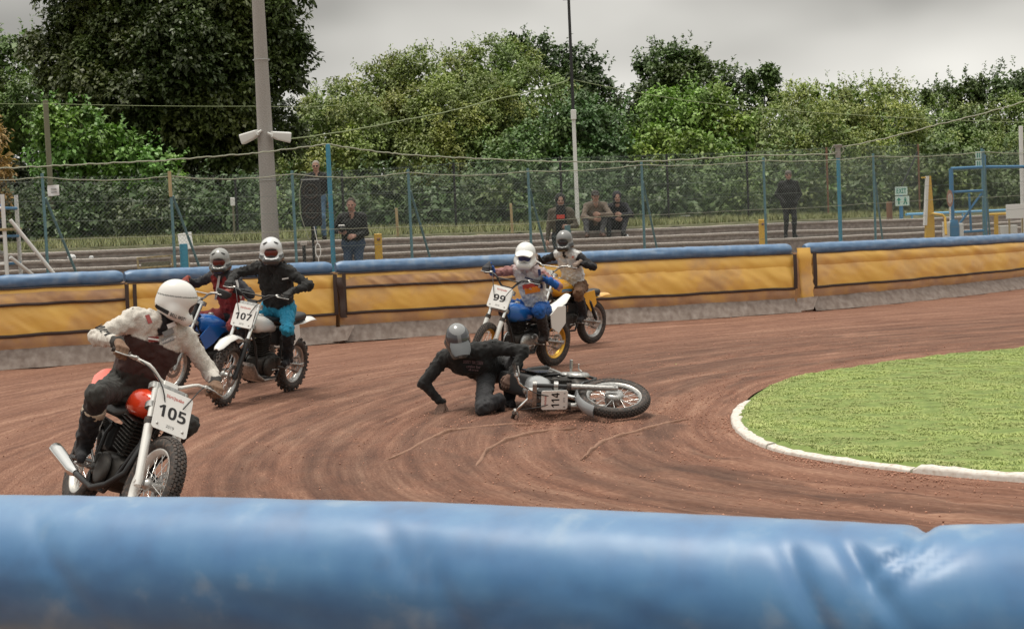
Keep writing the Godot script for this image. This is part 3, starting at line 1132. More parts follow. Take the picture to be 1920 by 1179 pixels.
		# vertical edging bands where sections meet
		for e in [[x0, 3.0], [x1, -3.0]]:
			if e[0] < -100 or e[0] > 2000: continue
			var mb := MB.new()
			var rows := []
			for h in 9:
				var f := h / 8.0
				var row := PackedVector3Array()
				for j in 3:
					var p := wall_at(e[0] + e[1] * (0.3 + j * 1.2))
					row.append(Vector3(p[0].x, p[1] * lerpf(0.84, 0.34, f), p[0].y + 0.145 - 0.26 + 0.03 * sin(PI * f)))
				if e[1] < 0: row.reverse()
				rows.append(row)
			rows.reverse()
			mb.grid(rows)
			part(mb, "edge_band", M.band, o)
		# solid filling behind the covers
		var core := MB.new()
		var fr := []
		for i in pts.size():
			var q: Vector2 = pts[i]
			var ou := out_at(pts, i)
			var row := PackedVector3Array()
			for c in [[-0.22, 0.02], [-0.22, hs[i] * 0.86], [-0.62, hs[i] * 0.86], [-0.62, 0.02]]:
				row.append(Vector3(q.x, c[1], q.y) + ou * c[0])
			fr.append(row)
		core.grid(fr, true)
		core.fan(fr[0], true); core.fan(fr[-1])
		part(core, "air_cushion", M.dusty_pvc, o)
	# loose flaps over the two joints
	for q in [[1514, 26, 0.93, 0.18, "rolled yellow joint flap lashed between two barrier sections"], [641, 12, 0.80, 0.30, "narrow folded yellow flap in the barrier joint behind the goggled riders"]]:
		var o := thing("joint_flap", Transform3D.IDENTITY, q[4], "barrier flap")
		var mb := MB.new()
		var p := wall_at(q[0])
		var w: float = q[1] * 0.5 / 104.0
		var rings := []
		for h in 13:
			var f := h / 12.0
			rings.append([Vector3(p[0].x + 0.02 * ns.get_noise_2d(f * 5.0, 1.0) + 0.04 * f, p[1] * lerpf(q[2], q[3], f), p[0].y - 0.12 + 0.02 * sin(f * 9.0)), w * (1.0 + 0.2 * ns.get_noise_2d(f * 6.0, 4.0)), 0.05 * (1.0 + 0.4 * ns.get_noise_2d(f * 7.0, 9.0)), 2.6])
		mb.loft(rings, Vector3(1, 0, 0), Vector3(0, 0, 1), 12)
		part(mb, "flap", M.yellow_pvc if q[0] > 1000 else M.band, o)
		var mt := MB.new()
		for s in [[0.0, 0.0, 0.0]]:
			mt.slab(PackedVector2Array([Vector2(-0.26, 0.0), Vector2(0.10, 0.03), Vector2(0.22, 0.30), Vector2(-0.16, 0.27)]), Vector3(p[0].x, 0.012, p[0].y + 0.10), Vector3(1, 0, 0), Vector3(0, 0.85, -0.5).normalized(), 0.012)
		part(mt, "mat_offcut", M.mat_grey, o)

func out_at(pts: Array, i: int) -> Vector3:
	var t: Vector2 = (pts[mini(i + 1, pts.size() - 1)] - pts[maxi(i - 1, 0)]).normalized()
	var ou := Vector3(-t.y, 0, t.x)
	return ou if ou.z > 0 else -ou
# foot of the far barrier and its height, by the photograph's column at its foot
func wall_at(x: float) -> Array:
	for i in wall_tab.size() - 1:
		if x <= wall_tab[i + 1][0] or i == wall_tab.size() - 2:
			var h: float = (x - wall_tab[i][0]) / (wall_tab[i + 1][0] - wall_tab[i][0])
			var a = wall_tab[maxi(i - 1, 0)]
			var d = wall_tab[mini(i + 2, wall_tab.size() - 1)]
			return [wall_tab[i][1].cubic_interpolate(wall_tab[i + 1][1], a[1], d[1], h), lerpf(wall_tab[i][2], wall_tab[i + 1][2], h)]
	return []
# ================================================================ motorcycles
# own axes of a motorcycle: x forward, y up, z to its right; origin on the ground between the wheels
func wheel(parent: Node3D, called: String, x: Transform3D, s: Dictionary, front: bool) -> void:
	var w := Node3D.new()
	w.name = called
	parent.add_child(w, true)
	w.transform = x
	var R: float = s.rf if front else s.rr
	var sec: float = s.tf if front else s.tr
	var Z := Vector3(0, 0, 1)
	var ty := MB.new()
	var prof := []
	var rc := R - sec * 0.5
	for i in 14:
		var a := TAU * i / 14.0
		prof.append(Vector2(rc + sec * 0.46 * cos(a), -sec * 0.5 * sin(a)))
	prof.reverse()
	ty.lathe(prof, Vector3.ZERO, Z, 40, true)
	var knob: float = s.knob
	var cnt := int(TAU * R / (0.036 if knob < 0.01 else 0.05))
	for i in cnt:
		for row in ([-2, -1, 0, 1, 2] if knob < 0.01 else [-2, -1, 0, 1, 2]):
			if knob >= 0.01 and absi(row) % 2 != i % 2: continue
			var a := TAU * (i + (0.5 if row % 2 and knob < 0.01 else 0.0)) / cnt
			var la: float = row * (0.36 if knob < 0.01 else 0.42)
			var rd := Vector3(cos(a), sin(a), 0)
			var tn := Vector3(-sin(a), cos(a), 0)
			var nr := (rd * cos(la) + Z * sin(la)).normalized()
			var p := rd * rc + (rd * cos(la) * 0.46 + Z * sin(la) * 0.5) * sec
			var b := Basis(tn, nr, tn.cross(nr))
			ty.box(p + nr * knob * 0.4, Vector3(0.029 if knob < 0.01 else 0.026, knob * 1.3, sec * (0.165 if knob < 0.01 else 0.2)), b, 0.002)
	part(ty, "tyre", M.rubber, w)
	var rim := MB.new()
	var r0 := R - sec * 0.98
	var hw := sec * 0.33
	rim.lathe([Vector2(r0 + 0.016, -hw), Vector2(r0 + 0.016, -hw + 0.006), Vector2(r0, -hw + 0.012), Vector2(r0 - 0.012, 0), Vector2(r0, hw - 0.012), Vector2(r0 + 0.016, hw - 0.006), Vector2(r0 + 0.016, hw), Vector2(r0 + 0.004, hw), Vector2(r0 - 0.012, hw * 0.5), Vector2(r0 - 0.02, 0), Vector2(r0 - 0.012, -hw * 0.5), Vector2(r0 + 0.004, -hw)], Vector3.ZERO, Z, 40, true)
	part(rim, "rim", s.rim, w)
	var sp := MB.new()
	for i in 28:
		var a := TAU * i / 28.0
		var sd := 1.0 if i % 2 else -1.0
		var b := a + (0.45 if (i / 2) % 2 else -0.45)
		sp.tube([Vector3(cos(a), sin(a), 0) * (r0 - 0.008), Vector3(cos(b) * 0.05, sin(b) * 0.05, 0.035 * sd)], 0.0028, 4, false)
	part(sp, "spokes", M.chrome, w)
	var hub := MB.new()
	if s.drum:
		hub.lathe([Vector2(0.001, -0.06), Vector2(0.05, -0.06), Vector2(0.085, -0.055), Vector2(0.09, -0.03), Vector2(0.09, 0.03), Vector2(0.085, 0.05), Vector2(0.04, 0.055), Vector2(0.03, 0.07), Vector2(0.001, 0.07)], Vector3.ZERO, Z, 24)
	else:
		hub.lathe([Vector2(0.001, -0.07), Vector2(0.025, -0.07), Vector2(0.05, -0.04), Vector2(0.03, -0.025), Vector2(0.03, 0.025), Vector2(0.05, 0.04), Vector2(0.025, 0.07), Vector2(0.001, 0.07)], Vector3.ZERO, Z, 20)
	part(hub, "hub", M.alloy, w)
	if not s.drum or not front:
		var d := MB.new()
		var dz := -0.062
		var dr := 0.11 if not front else 0.125
		d.lathe([Vector2(dr, dz), Vector2(dr, dz - 0.005), Vector2(dr - 0.045, dz - 0.005), Vector2(dr - 0.045, dz)], Vector3.ZERO, Z, 28, true)
		for i in 6:
			var a := TAU * i / 6.0
			d.box(Vector3(cos(a), sin(a), 0) * (dr - 0.062) + Z * (dz - 0.002), Vector3(0.05, 0.014, 0.004), Basis(Z, a))
		part(d, "sprocket" if not front else "brake_disc", M.steel, w)

func fender(m: MB, path: Array, th := 0.006) -> void:
	var rows := []
	for q in path:
		var row := PackedVector3Array()
		for j in 9:
			var h := (j - 4) / 4.0
			row.append(Vector3(q[0], q[1] - q[3] * h * h, q[2] * h))
		for j in 9:
			var h := (4 - j) / 4.0
			row.append(Vector3(q[0], q[1] - th - q[3] * h * h, (q[2] - 0.003) * h))
		rows.append(row)
	m.grid(rows, true)
	m.fan(rows[0], true); m.fan(rows[-1])

func rounded(w: float, h: float, r: float) -> PackedVector2Array:
	var p := PackedVector2Array()
	for q in [[1, 1], [-1, 1], [-1, -1], [1, -1]]:
		var a0: float = {[1, 1]: 0.0, [-1, 1]: PI / 2, [-1, -1]: PI, [1, -1]: PI * 1.5}[q]
		for i in 5:
			var a := a0 + PI / 2 * i / 4.0
			p.append(Vector2(q[0] * (w / 2 - r) + cos(a) * r, q[1] * (h / 2 - r) + sin(a) * r))
	return p

func number_plate(parent: Node3D, x: Transform3D, text: String, w := 0.245, h := 0.275, dark := false) -> void:
	var pl := MB.new()
	pl.slab(rounded(w, h, 0.022), Vector3.ZERO, Vector3.RIGHT, Vector3.UP, 0.005)
	var o := part(pl, "number_plate", M.plate, parent, x)
	if text == "": return
	var big := letters(text, h * 0.30, true)
	var wd := minf(w * 0.78, w * 0.29 * text.length())
	big = letters(text, h * 0.30, true, false, wd)
	part(big, "number", M.ink, o, Transform3D(Basis(), Vector3(0, -h * 0.03, 0.0042)))
	part(letters("DirtQuake", h * 0.10, true, true, w * 0.5), "lettering", M.red_ink, o, Transform3D(Basis(), Vector3(0, h * 0.34, 0.0042)))
	part(letters("2019", h * 0.07, false), "lettering", M.ink, o, Transform3D(Basis(), Vector3(0, -h * 0.36, 0.0042)))
	for sx in [-1, 1]:
		var b := MB.new()
		b.lathe([Vector2(0.009, 0), Vector2(0.009, 0.003), Vector2(0.005, 0.006), Vector2(0.0005, 0.006)], Vector3.ZERO, Vector3(0, 0, 1), 10)
		part(b, "bolt", M.steel, o, Transform3D(Basis(), Vector3(sx * w * 0.36, -h * 0.37, 0.0026)))

func bike_frame(yaw_deg: float, lean_deg: float, where: Vector3) -> Transform3D:
	var y := deg_to_rad(yaw_deg)
	var f := Vector3(sin(y), 0, cos(y))
	var r := f.cross(Vector3.UP)
	var l := deg_to_rad(lean_deg)
	var up := Vector3.UP * cos(l) - r * sin(l)
	return Transform3D(Basis(f, up, f.cross(up)), where)

func make_bike(x: Transform3D, s: Dictionary, label: String) -> Dictionary:
	var d := {"rf": 0.345, "rr": 0.325, "tf": 0.085, "tr": 0.115, "knob": 0.013, "rim": M.alloy, "drum": false, "fx": 0.74, "rx": -0.70, "rake": 27.0, "fork": 0.86, "steer": 0.0,
		"bar_w": 0.40, "bar_rise": 0.09, "tank": M.white_gloss, "tank_rings": [[-0.16, 0.80, 0.07, 0.05], [-0.05, 0.83, 0.12, 0.09], [0.10, 0.86, 0.14, 0.12], [0.22, 0.87, 0.13, 0.12], [0.32, 0.88, 0.07, 0.08]],
		"seat_y": 0.93, "seat": M.black_plastic, "front_fender": M.white_gloss, "high_fender": true, "rear_fender": M.white_gloss, "plate": "", "plate_up": 0.70, "plate_tilt": 8.0, "frame": M.black_metal,
		"slider": M.alloy, "stanchion": M.chrome, "gaiter": false, "side": null, "shroud": null, "muffler_high": true, "muffler": M.alloy, "engine_y": 0.47, "twin_shock": false, "skid": null, "guards": null, "crossbar": true, "band": null, "fins": 9}
	d.merge(s, true)
	s = d
	var o := thing("motorcycle", x, label, "motorcycle", "motorcycles out on the dirt track")
	var Z := Vector3(0, 0, 1)
	var rk := deg_to_rad(s.rake)
	var sd := Vector3(-sin(rk), cos(rk), 0)
	var fwd := Vector3(cos(rk), sin(rk), 0)
	var ax := Vector3(s.fx, s.rf, 0)
	var top: Vector3 = ax + sd * s.fork
	var piv: Vector3 = top - fwd * 0.045
	var st := Transform3D(Basis(), piv) * Transform3D(Basis(sd, deg_to_rad(s.steer)), Vector3.ZERO) * Transform3D(Basis(), -piv)
	# wheels
	wheel(o, "front_wheel", st * Transform3D(Basis(), ax), s, true)
	wheel(o, "rear_wheel", Transform3D(Basis(), Vector3(s.rx, s.rr, 0)), s, false)
	# fork legs
	for sg in [-1.0, 1.0]:
		var z: float = sg * (s.tf * 0.5 + 0.055)
		var lo := MB.new()
		lo.tube([ax + Z * z - sd * 0.03 - fwd * 0.0, ax + Z * z + sd * 0.02, ax + Z * z + sd * 0.05 , ax + Z * z + sd * 0.40, ax + Z * z + sd * 0.43], [0.024, 0.03, 0.027, 0.030, 0.027], 12)
		lo.tube([ax + Z * z * 1.02 - Z * sg * 0.02, ax + Z * (z + sg * 0.03)], 0.014, 8)
		var leg := part(lo, "fork_leg", s.slider, o, st)
		var up := MB.new()
		up.tube([ax + Z * z + sd * 0.42, ax + Z * z + sd * (s.fork + 0.01)], 0.0205, 12)
		part(up, "stanchion", s.stanchion, leg)
		if s.gaiter:
			var g := MB.new()
			var path := []
			var rr := []
			for i in 23:
				path.append(ax + Z * z + sd * (0.40 + 0.011 * i)); rr.append(0.037 if i % 2 else 0.029)
			g.tube(path, rr, 12)
			part(g, "gaiter", M.rubber, leg)
		else:
			var g := MB.new()
			g.tube([ax + Z * z + sd * 0.405, ax + Z * z + sd * 0.45], 0.034, 12)
			part(g, "dust_seal", M.rubber, leg)
	var cl := MB.new()
	for h in [0.60 if s.fork > 0.8 else 0.55, s.fork - 0.01]:
		var hw: float = s.tf * 0.5 + 0.055
		cl.loft([[ax + sd * (h - 0.02) - fwd * 0.02, 0.045, hw + 0.035, 4.0], [ax + sd * (h + 0.02) - fwd * 0.02, 0.045, hw + 0.035, 4.0]], fwd, fwd.cross(sd) * -1.0 if false else Z, 16)
	part(cl, "fork_clamp", M.black_metal if s.gaiter else M.alloy, o, st)
	# handlebar
	var bw: float = s.bar_w
	var hb := MB.new()
	var c0 := top + sd * 0.045 - fwd * 0.02
	var br: float = s.bar_rise
	var pts := []
	for q in [[1.0, -0.11, br + 0.012], [0.72, -0.055, br + 0.01], [0.45, 0.0, br], [0.36, 0.005, br * 0.75], [0.2, 0.0, 0.012], [0.12, 0.0, 0.0], [-0.12, 0.0, 0.0], [-0.2, 0.0, 0.012], [-0.36, 0.005, br * 0.75], [-0.45, 0.0, br], [-0.72, -0.055, br + 0.01], [-1.0, -0.11, br + 0.012]]:
		pts.append(c0 + Vector3(q[1], q[2], q[0] * bw))
	hb.tube(pts, 0.0125, 8)
	if s.crossbar: hb.tube([c0 + Vector3(0.003, br * 0.8, -0.38 * bw), c0 + Vector3(0.003, br * 0.8, 0.38 * bw)], 0.008, 6)
	hb.box(c0 - sd * 0.015, Vector3(0.05, 0.05, 0.11), Basis(Z, rk), 0.006)
	var bar := part(hb, "handlebar", s.get("bar_mat", M.alloy), o, st)
	var grips := []
	for sg in [-1.0, 1.0]:
		var e: Vector3 = c0 + Vector3(-0.11, br + 0.012, sg * bw)
		var i0: Vector3 = c0 + Vector3(-0.068, br + 0.011, sg * bw * 0.74)
		var g := MB.new()
		g.tube([i0, i0.lerp(e, 0.05), i0.lerp(e, 0.12), e, e + (e - i0) * 0.05], [0.026, 0.026, 0.0185, 0.0175, 0.02], 10)
		part(g, "grip", M.rubber, bar)
		var lv := MB.new()
		var l0: Vector3 = i0.lerp(e, -0.35)
		lv.box(l0, Vector3(0.05, 0.03, 0.03), Basis(), 0.006)
		lv.tube([l0 + Vector3(0.03, 0, 0), l0 + Vector3(0.06, -0.005, sg * 0.04), i0.lerp(e, 0.5) + Vector3(0.062, -0.012, 0), e + Vector3(0.055, -0.015, 0)], [0.007, 0.008, 0.006, 0.008], 6)
		part(lv, "lever", M.alloy, bar)
		var cb := MB.new()
		var tgt := top - sd * 0.30 - fwd * 0.12
		var cp := []
		for i in 11:
			var h := i / 10.0
			cp.append(l0.bezier_interpolate(l0 + Vector3(0.16, -0.02, -sg * 0.12), tgt + Vector3(0.26, 0.26, sg * 0.05), tgt, h))
		cb.tube(cp, 0.0045, 5)
		part(cb, "cable", M.black_plastic, bar)
		if s.guards:
			var hg := MB.new()
			hg.loft([[e + Vector3(0.06, 0.02, -sg * 0.16), 0.012, 0.04, 3.0], [e + Vector3(0.085, 0.0, -sg * 0.08), 0.014, 0.06, 3.0], [e + Vector3(0.07, -0.005, sg * 0.0), 0.012, 0.05, 3.0], [e + Vector3(0.04, -0.005, sg * 0.03), 0.01, 0.02, 3.0]], Vector3.RIGHT * sg, Vector3.UP, 12)
			part(hg, "hand_guard", s.guards, bar)
		grips.append(st * i0.lerp(e, 0.55))
	# number plate
	if s.plate != "":
		var pt := deg_to_rad(s.plate_tilt)
		var pu := (sd * cos(pt) + fwd * sin(pt)).normalized()
		var pn := (-Z).cross(pu).normalized()
		number_plate(o, st * Transform3D(Basis(-Z, pu, pn), ax + sd * (s.plate_up) + fwd * 0.085), s.plate, s.get("plate_w", 0.245), s.get("plate_h", 0.275))
	# front fender
	if s.front_fender:
		var ff := MB.new()
		if s.high_fender:
			fender(ff, [[ax.x - 0.30, s.rf * 2 + 0.02, 0.05, 0.05], [ax.x - 0.20, s.rf * 2 + 0.07, 0.065, 0.03], [ax.x - 0.02, s.rf * 2 + 0.11, 0.072, 0.03], [ax.x + 0.16, s.rf * 2 + 0.09, 0.07, 0.032], [ax.x + 0.30, s.rf * 2 + 0.03, 0.055, 0.03], [ax.x + 0.36, s.rf * 2 - 0.005, 0.03, 0.015]])
		else:
			var rows := []
			for i in 11:
				var a := deg_to_rad(60.0 + 9.0 * i)
				var row := PackedVector3Array()
				for j in 7:
					var h := (j - 3) / 3.0
					var rr: float = s.rf + 0.035 - 0.03 * h * h
					row.append(ax + Vector3(cos(a) * rr, sin(a) * rr, h * 0.065))
				for j in 7:
					var h := (3 - j) / 3.0
					var rr: float = s.rf + 0.030 - 0.03 * h * h
					row.append(ax + Vector3(cos(a) * rr, sin(a) * rr, h * 0.062))
				rows.append(row)
			ff.grid(rows, true)
			ff.fan(rows[0], true); ff.fan(rows[-1])
		part(ff, "front_fender", s.front_fender, o, st)
	# frame
	var sy: float = s.seat_y
	var ey: float = s.engine_y
	var fr := MB.new()
	var hd := piv - sd * 0.12
	for sg in [-1.0, 1.0]:
		fr.tube([hd - sd * 0.05, Vector3(hd.x - 0.10, hd.y - 0.35, sg * 0.06), Vector3(0.24, ey - 0.14, sg * 0.10), Vector3(0.16, ey - 0.22, sg * 0.11), Vector3(-0.14, ey - 0.22, sg * 0.12), Vector3(-0.20, ey - 0.12, sg * 0.12), Vector3(-0.22, ey + 0.15, sg * 0.11), Vector3(-0.20, sy - 0.16, sg * 0.09)], 0.015, 8)
		fr.tube([Vector3(-0.20, sy - 0.15, sg * 0.09), Vector3(-0.50, sy - 0.12, sg * 0.10), Vector3(-0.78, sy - 0.07, sg * 0.08)], 0.012, 8)
		fr.tube([Vector3(-0.21, ey + 0.12, sg * 0.11), Vector3(-0.56, sy - 0.12, sg * 0.1)], 0.011, 8)
	fr.tube([hd + sd * 0.09, hd - sd * 0.09], 0.032, 12)
	fr.tube([hd, Vector3(0.05, sy - 0.10, 0), Vector3(-0.20, sy - 0.15, 0)], 0.02, 8)
	part(fr, "frame", s.frame, o)
	# swingarm, chain, shocks
	var sw := MB.new()
	for sg in [-1.0, 1.0]:
		sw.tube([Vector3(-0.20, ey - 0.06, sg * 0.10), Vector3(-0.40, (ey - 0.06 + s.rr) / 2 + 0.01, sg * 0.11), Vector3(s.rx - 0.04, s.rr, sg * 0.115)], 0.023, 8, true, 0.7)
		sw.box(Vector3(s.rx - 0.02, s.rr, sg * 0.12), Vector3(0.12, 0.05, 0.014), Basis(), 0.004)
	sw.tube([Vector3(s.rx, s.rr, -0.14), Vector3(s.rx, s.rr, 0.14)], 0.012, 8)
	part(sw, "swingarm", s.get("swing_mat", M.alloy), o)
	var ch := MB.new()
	for q in [[0.085, 0.055], [-0.085, -0.055]]:
		ch.tube([Vector3(-0.16, ey - 0.05 + q[1] * 0.6, -0.085), Vector3(s.rx, s.rr + q[0], -0.085)], 0.008, 4, true, 0.7)
	part(ch, "chain", M.black_metal, o)
	if s.twin_shock:
		for sg in [-1.0, 1.0]:
			var sh := MB.new()
			var a := Vector3(s.rx + 0.06, s.rr + 0.04, sg * 0.14)
			var b := Vector3(-0.46, sy - 0.13, sg * 0.13)
			var pa := []
			var ra := []
			for i in 25:
				pa.append(a.lerp(b, i / 24.0)); ra.append(0.014 if i < 2 or i > 22 else (0.031 if i % 2 else 0.022))
			sh.tube(pa, ra, 10)
			part(sh, "shock_absorber", M.black_metal, o)
	# engine
	var en := MB.new()
	en.loft([[Vector3(-0.22, ey - 0.06, 0), 0.09, 0.07, 3.0], [Vector3(-0.17, ey - 0.06, 0), 0.12, 0.11, 3.0], [Vector3(0.0, ey - 0.08, 0), 0.13, 0.13, 3.0], [Vector3(0.14, ey - 0.07, 0), 0.12, 0.115, 3.0], [Vector3(0.20, ey - 0.06, 0), 0.08, 0.07, 3.0]], Z, Vector3.UP, 16)
	var eng := part(en, "engine", M.engine, o)
	for sg in [-1.0, 1.0]:
		var cv := MB.new()
		cv.lathe([Vector2(0.115, 0), Vector2(0.115, 0.02), Vector2(0.095, 0.035), Vector2(0.05, 0.038), Vector2(0.001, 0.038)], Vector3(0.05, ey - 0.08, sg * 0.125), Z * sg, 20)
		cv.lathe([Vector2(0.08, 0), Vector2(0.08, 0.015), Vector2(0.06, 0.025), Vector2(0.001, 0.025)], Vector3(-0.12, ey - 0.06, sg * 0.12), Z * sg, 16)
		part(cv, "engine_cover", s.get("cover_mat", M.engine), eng)
	var cy := MB.new()
	var cd := Vector3(0.18, 1.0, 0).normalized()
	var cf := Vector3(1.0, -0.18, 0).normalized()
	var cb2 := Basis(cf, cd, cf.cross(cd))
	var cb0 := Vector3(0.07, ey + 0.04, 0)
	cy.box(cb0 + cd * 0.13, Vector3(0.12, 0.28, 0.13), cb2, 0.01)
	for i in int(s.fins):
		var wd := 0.20 if i < s.fins - 3 else 0.22
		cy.box(cb0 + cd * (0.03 + 0.026 * i), Vector3(wd, 0.007, wd), cb2, 0.002)
	cy.box(cb0 + cd * (0.05 + 0.026 * s.fins), Vector3(0.16, 0.05, 0.15), cb2, 0.015)
	part(cy, "cylinder", M.engine, eng)
	var cbr := MB.new()
	cbr.tube([cb0 + cd * 0.2 - cf * 0.06, cb0 + cd * 0.22 - cf * 0.16], 0.03, 10)
	cbr.box(cb0 + cd * 0.2 - cf * 0.19, Vector3(0.07, 0.10, 0.07), Basis(), 0.01)
	part(cbr, "carburettor", M.alloy, eng)
	var ab := MB.new()
	ab.box(Vector3(-0.30, sy - 0.24, 0), Vector3(0.20, 0.20, 0.17), Basis(), 0.03)
	part(ab, "airbox", M.black_plastic, o)
	# exhaust
	var ex := MB.new()
	var p0 := cb0 + cd * 0.22 + cf * 0.08
	var sg2: float = s.get("exhaust_side", 1.0)
	if s.muffler_high:
		ex.tube([p0, p0 + Vector3(0.10, -0.03, sg2 * 0.04), p0 + Vector3(0.11, -0.12, sg2 * 0.11), p0 + Vector3(0.0, -0.13, sg2 * 0.16), Vector3(-0.15, ey + 0.16, sg2 * 0.17), Vector3(-0.36, sy - 0.22, sg2 * 0.15)], 0.021, 10)
	else:
		ex.tube([p0, p0 + Vector3(0.11, -0.02, sg2 * 0.02), p0 + Vector3(0.20, -0.12, sg2 * 0.05), p0 + Vector3(0.20, -0.30, sg2 * 0.09), Vector3(0.22, ey - 0.17, sg2 * 0.13), Vector3(0.08, ey - 0.22, sg2 * 0.17), Vector3(-0.30, ey - 0.17, sg2 * 0.19)], 0.022, 10)
	var exh := part(ex, "exhaust_pipe", s.get("pipe_mat", M.chrome), o)
	var mf := MB.new()
	if s.muffler_high:
		mf.tube([Vector3(-0.34, sy - 0.23, sg2 * 0.155), Vector3(-0.38, sy - 0.21, sg2 * 0.155), Vector3(-0.74, sy - 0.13, sg2 * 0.15), Vector3(-0.80, sy - 0.115, sg2 * 0.15)], [0.025, 0.05, 0.052, 0.03], 14)
	else:
		mf.tube([Vector3(-0.28, ey - 0.17, sg2 * 0.19), Vector3(-0.36, ey - 0.16, sg2 * 0.20), Vector3(-0.72, ey - 0.08, sg2 * 0.22), Vector3(-0.80, ey - 0.065, sg2 * 0.225), Vector3(-0.80, ey - 0.065, sg2 * 0.225)], [0.024, 0.042, 0.05, 0.05, 0.036], 14)
	part(mf, "muffler", s.muffler, exh)
	# tank and seat
	var tk := MB.new()
	var tr := []
	for q in s.tank_rings: tr.append([Vector3(q[0], q[1], 0), q[2], q[3], 2.5])
	tk.loft(tr, Z, Vector3.UP, 24)
	var tank := part(tk, "fuel_tank", s.tank, o)
	var cp2 := MB.new()
	var tm: Array = s.tank_rings[s.tank_rings.size() / 2]
	cp2.lathe([Vector2(0.035, -0.01), Vector2(0.035, 0.012), Vector2(0.025, 0.018), Vector2(0.001, 0.018)], Vector3(tm[0], tm[1] + tm[3], 0), Vector3.UP, 16)
	part(cp2, "filler_cap", M.alloy, tank)
	if s.band:
		var bd := MB.new()
		for sg in [-1.0, 1.0]:
			var prow := []
			for k in [0, 1]:
				var row := PackedVector3Array()
				for q in s.tank_rings.slice(1, s.tank_rings.size() - 1):
					row.append(Vector3(q[0], q[1] - q[3] * (0.45 - 0.35 * k), sg * (q[2] * (0.93 + 0.06 * k) + 0.003)))
				prow.append(row)
			if sg < 0: prow.reverse()
			bd.grid(prow)
		part(bd, "tank_stripe", s.band, tank)
	var se := MB.new()
	se.loft([[Vector3(-0.82, sy - 0.02, 0), 0.05, 0.02, 3.0], [Vector3(-0.78, sy - 0.03, 0), 0.10, 0.045, 3.0], [Vector3(-0.5, sy - 0.045, 0), 0.115, 0.05, 3.0], [Vector3(-0.22, sy - 0.06, 0), 0.11, 0.05, 3.0], [Vector3(-0.05, sy - 0.03, 0), 0.08, 0.04, 3.0], [Vector3(0.04, sy + 0.0, 0), 0.05, 0.02, 3.0]] if not s.has("seat_rings") else s.seat_rings, Z, Vector3.UP, 18)
	part(se, "seat", s.seat, o)
	if s.rear_fender:
		var rf := MB.new()
		fender(rf, [[-0.55, sy - 0.10, 0.09, 0.02], [-0.75, sy - 0.08, 0.10, 0.03], [-0.92, sy - 0.055, 0.09, 0.035], [-1.06, sy - 0.06, 0.075, 0.03], [-1.14, sy - 0.09, 0.05, 0.02]] if not s.has("rear_path") else s.rear_path)
		part(rf, "rear_fender", s.rear_fender, o)
	if s.side:
		for sg in [-1.0, 1.0]:
			var sp := MB.new()
			sp.slab(PackedVector2Array(s.get("side_poly", [Vector2(-0.16, sy - 0.12), Vector2(-0.55, sy - 0.10), Vector2(-0.60, sy - 0.24), Vector2(-0.45, sy - 0.36), Vector2(-0.24, sy - 0.34)])), Vector3(0, 0, sg * 0.135), Vector3.RIGHT, Vector3.UP, 0.012)
			part(sp, "side_panel", s.side, o)
	if s.shroud:
		for sg in [-1.0, 1.0]:
			var sp := MB.new()
			sp.slab(PackedVector2Array([Vector2(-0.02, sy - 0.05), Vector2(0.28, sy + 0.0), Vector2(0.42, sy - 0.12), Vector2(0.32, sy - 0.28), Vector2(0.20, sy - 0.22)]), Vector3(0, 0, sg * 0.16), Vector3.RIGHT, Vector3.UP, 0.012)
			part(sp, "tank_shroud", s.shroud, o)
	if s.skid:
		var sk := MB.new()
		sk.loft([[Vector3(0.30, ey - 0.05, 0), 0.09, 0.02, 3.0], [Vector3(0.26, ey - 0.17, 0), 0.13, 0.05, 3.0], [Vector3(0.12, ey - 0.235, 0), 0.14, 0.03, 3.0], [Vector3(-0.14, ey - 0.24, 0), 0.13, 0.02, 3.0]], Z, Vector3.UP, 14)
		part(sk, "skid_plate", s.skid, o)
	var pegs := []
	for sg in [-1.0, 1.0]:
		var pg := MB.new()
		var p := Vector3(-0.14, ey - 0.10, sg * 0.14)
		pg.tube([p, p + Z * sg * 0.04], 0.014, 8)
		pg.box(p + Z * sg * 0.085, Vector3(0.04, 0.02, 0.09), Basis(), 0.004)
		part(pg, "footpeg", M.steel, o)
		pegs.append(p + Vector3(0, 0.02, sg * 0.09))
	var kl := MB.new()
	kl.tube([Vector3(-0.12, ey - 0.06, 0.15), Vector3(-0.2, ey + 0.06, 0.2), Vector3(-0.22, ey + 0.12, 0.2)], 0.009, 6)
	kl.tube([Vector3(0.05, ey - 0.12, -0.17), Vector3(0.0, ey - 0.11, -0.19), Vector3(0.02, ey - 0.1, -0.24)], 0.008, 6)
	part(kl, "kick_lever", M.steel, o)
	return {"node": o, "x": x, "steer": st, "grips": grips, "pegs": pegs, "top": top, "seat_y": sy}
# ================================================================ people
func ik(a: Vector3, b: Vector3, l1: float, l2: float, pole: Vector3) -> Vector3:
	var d := b - a
	var L := clampf(d.length(), 0.05, (l1 + l2) * 0.999)
	var n := d.normalized()
	var x := (l1 * l1 - l2 * l2 + L * L) / (2 * L)
	var h := sqrt(maxf(l1 * l1 - x * x, 0.0))
	return a + n * x + (pole - n * pole.dot(n)).normalized() * h

var hand_cache := {}
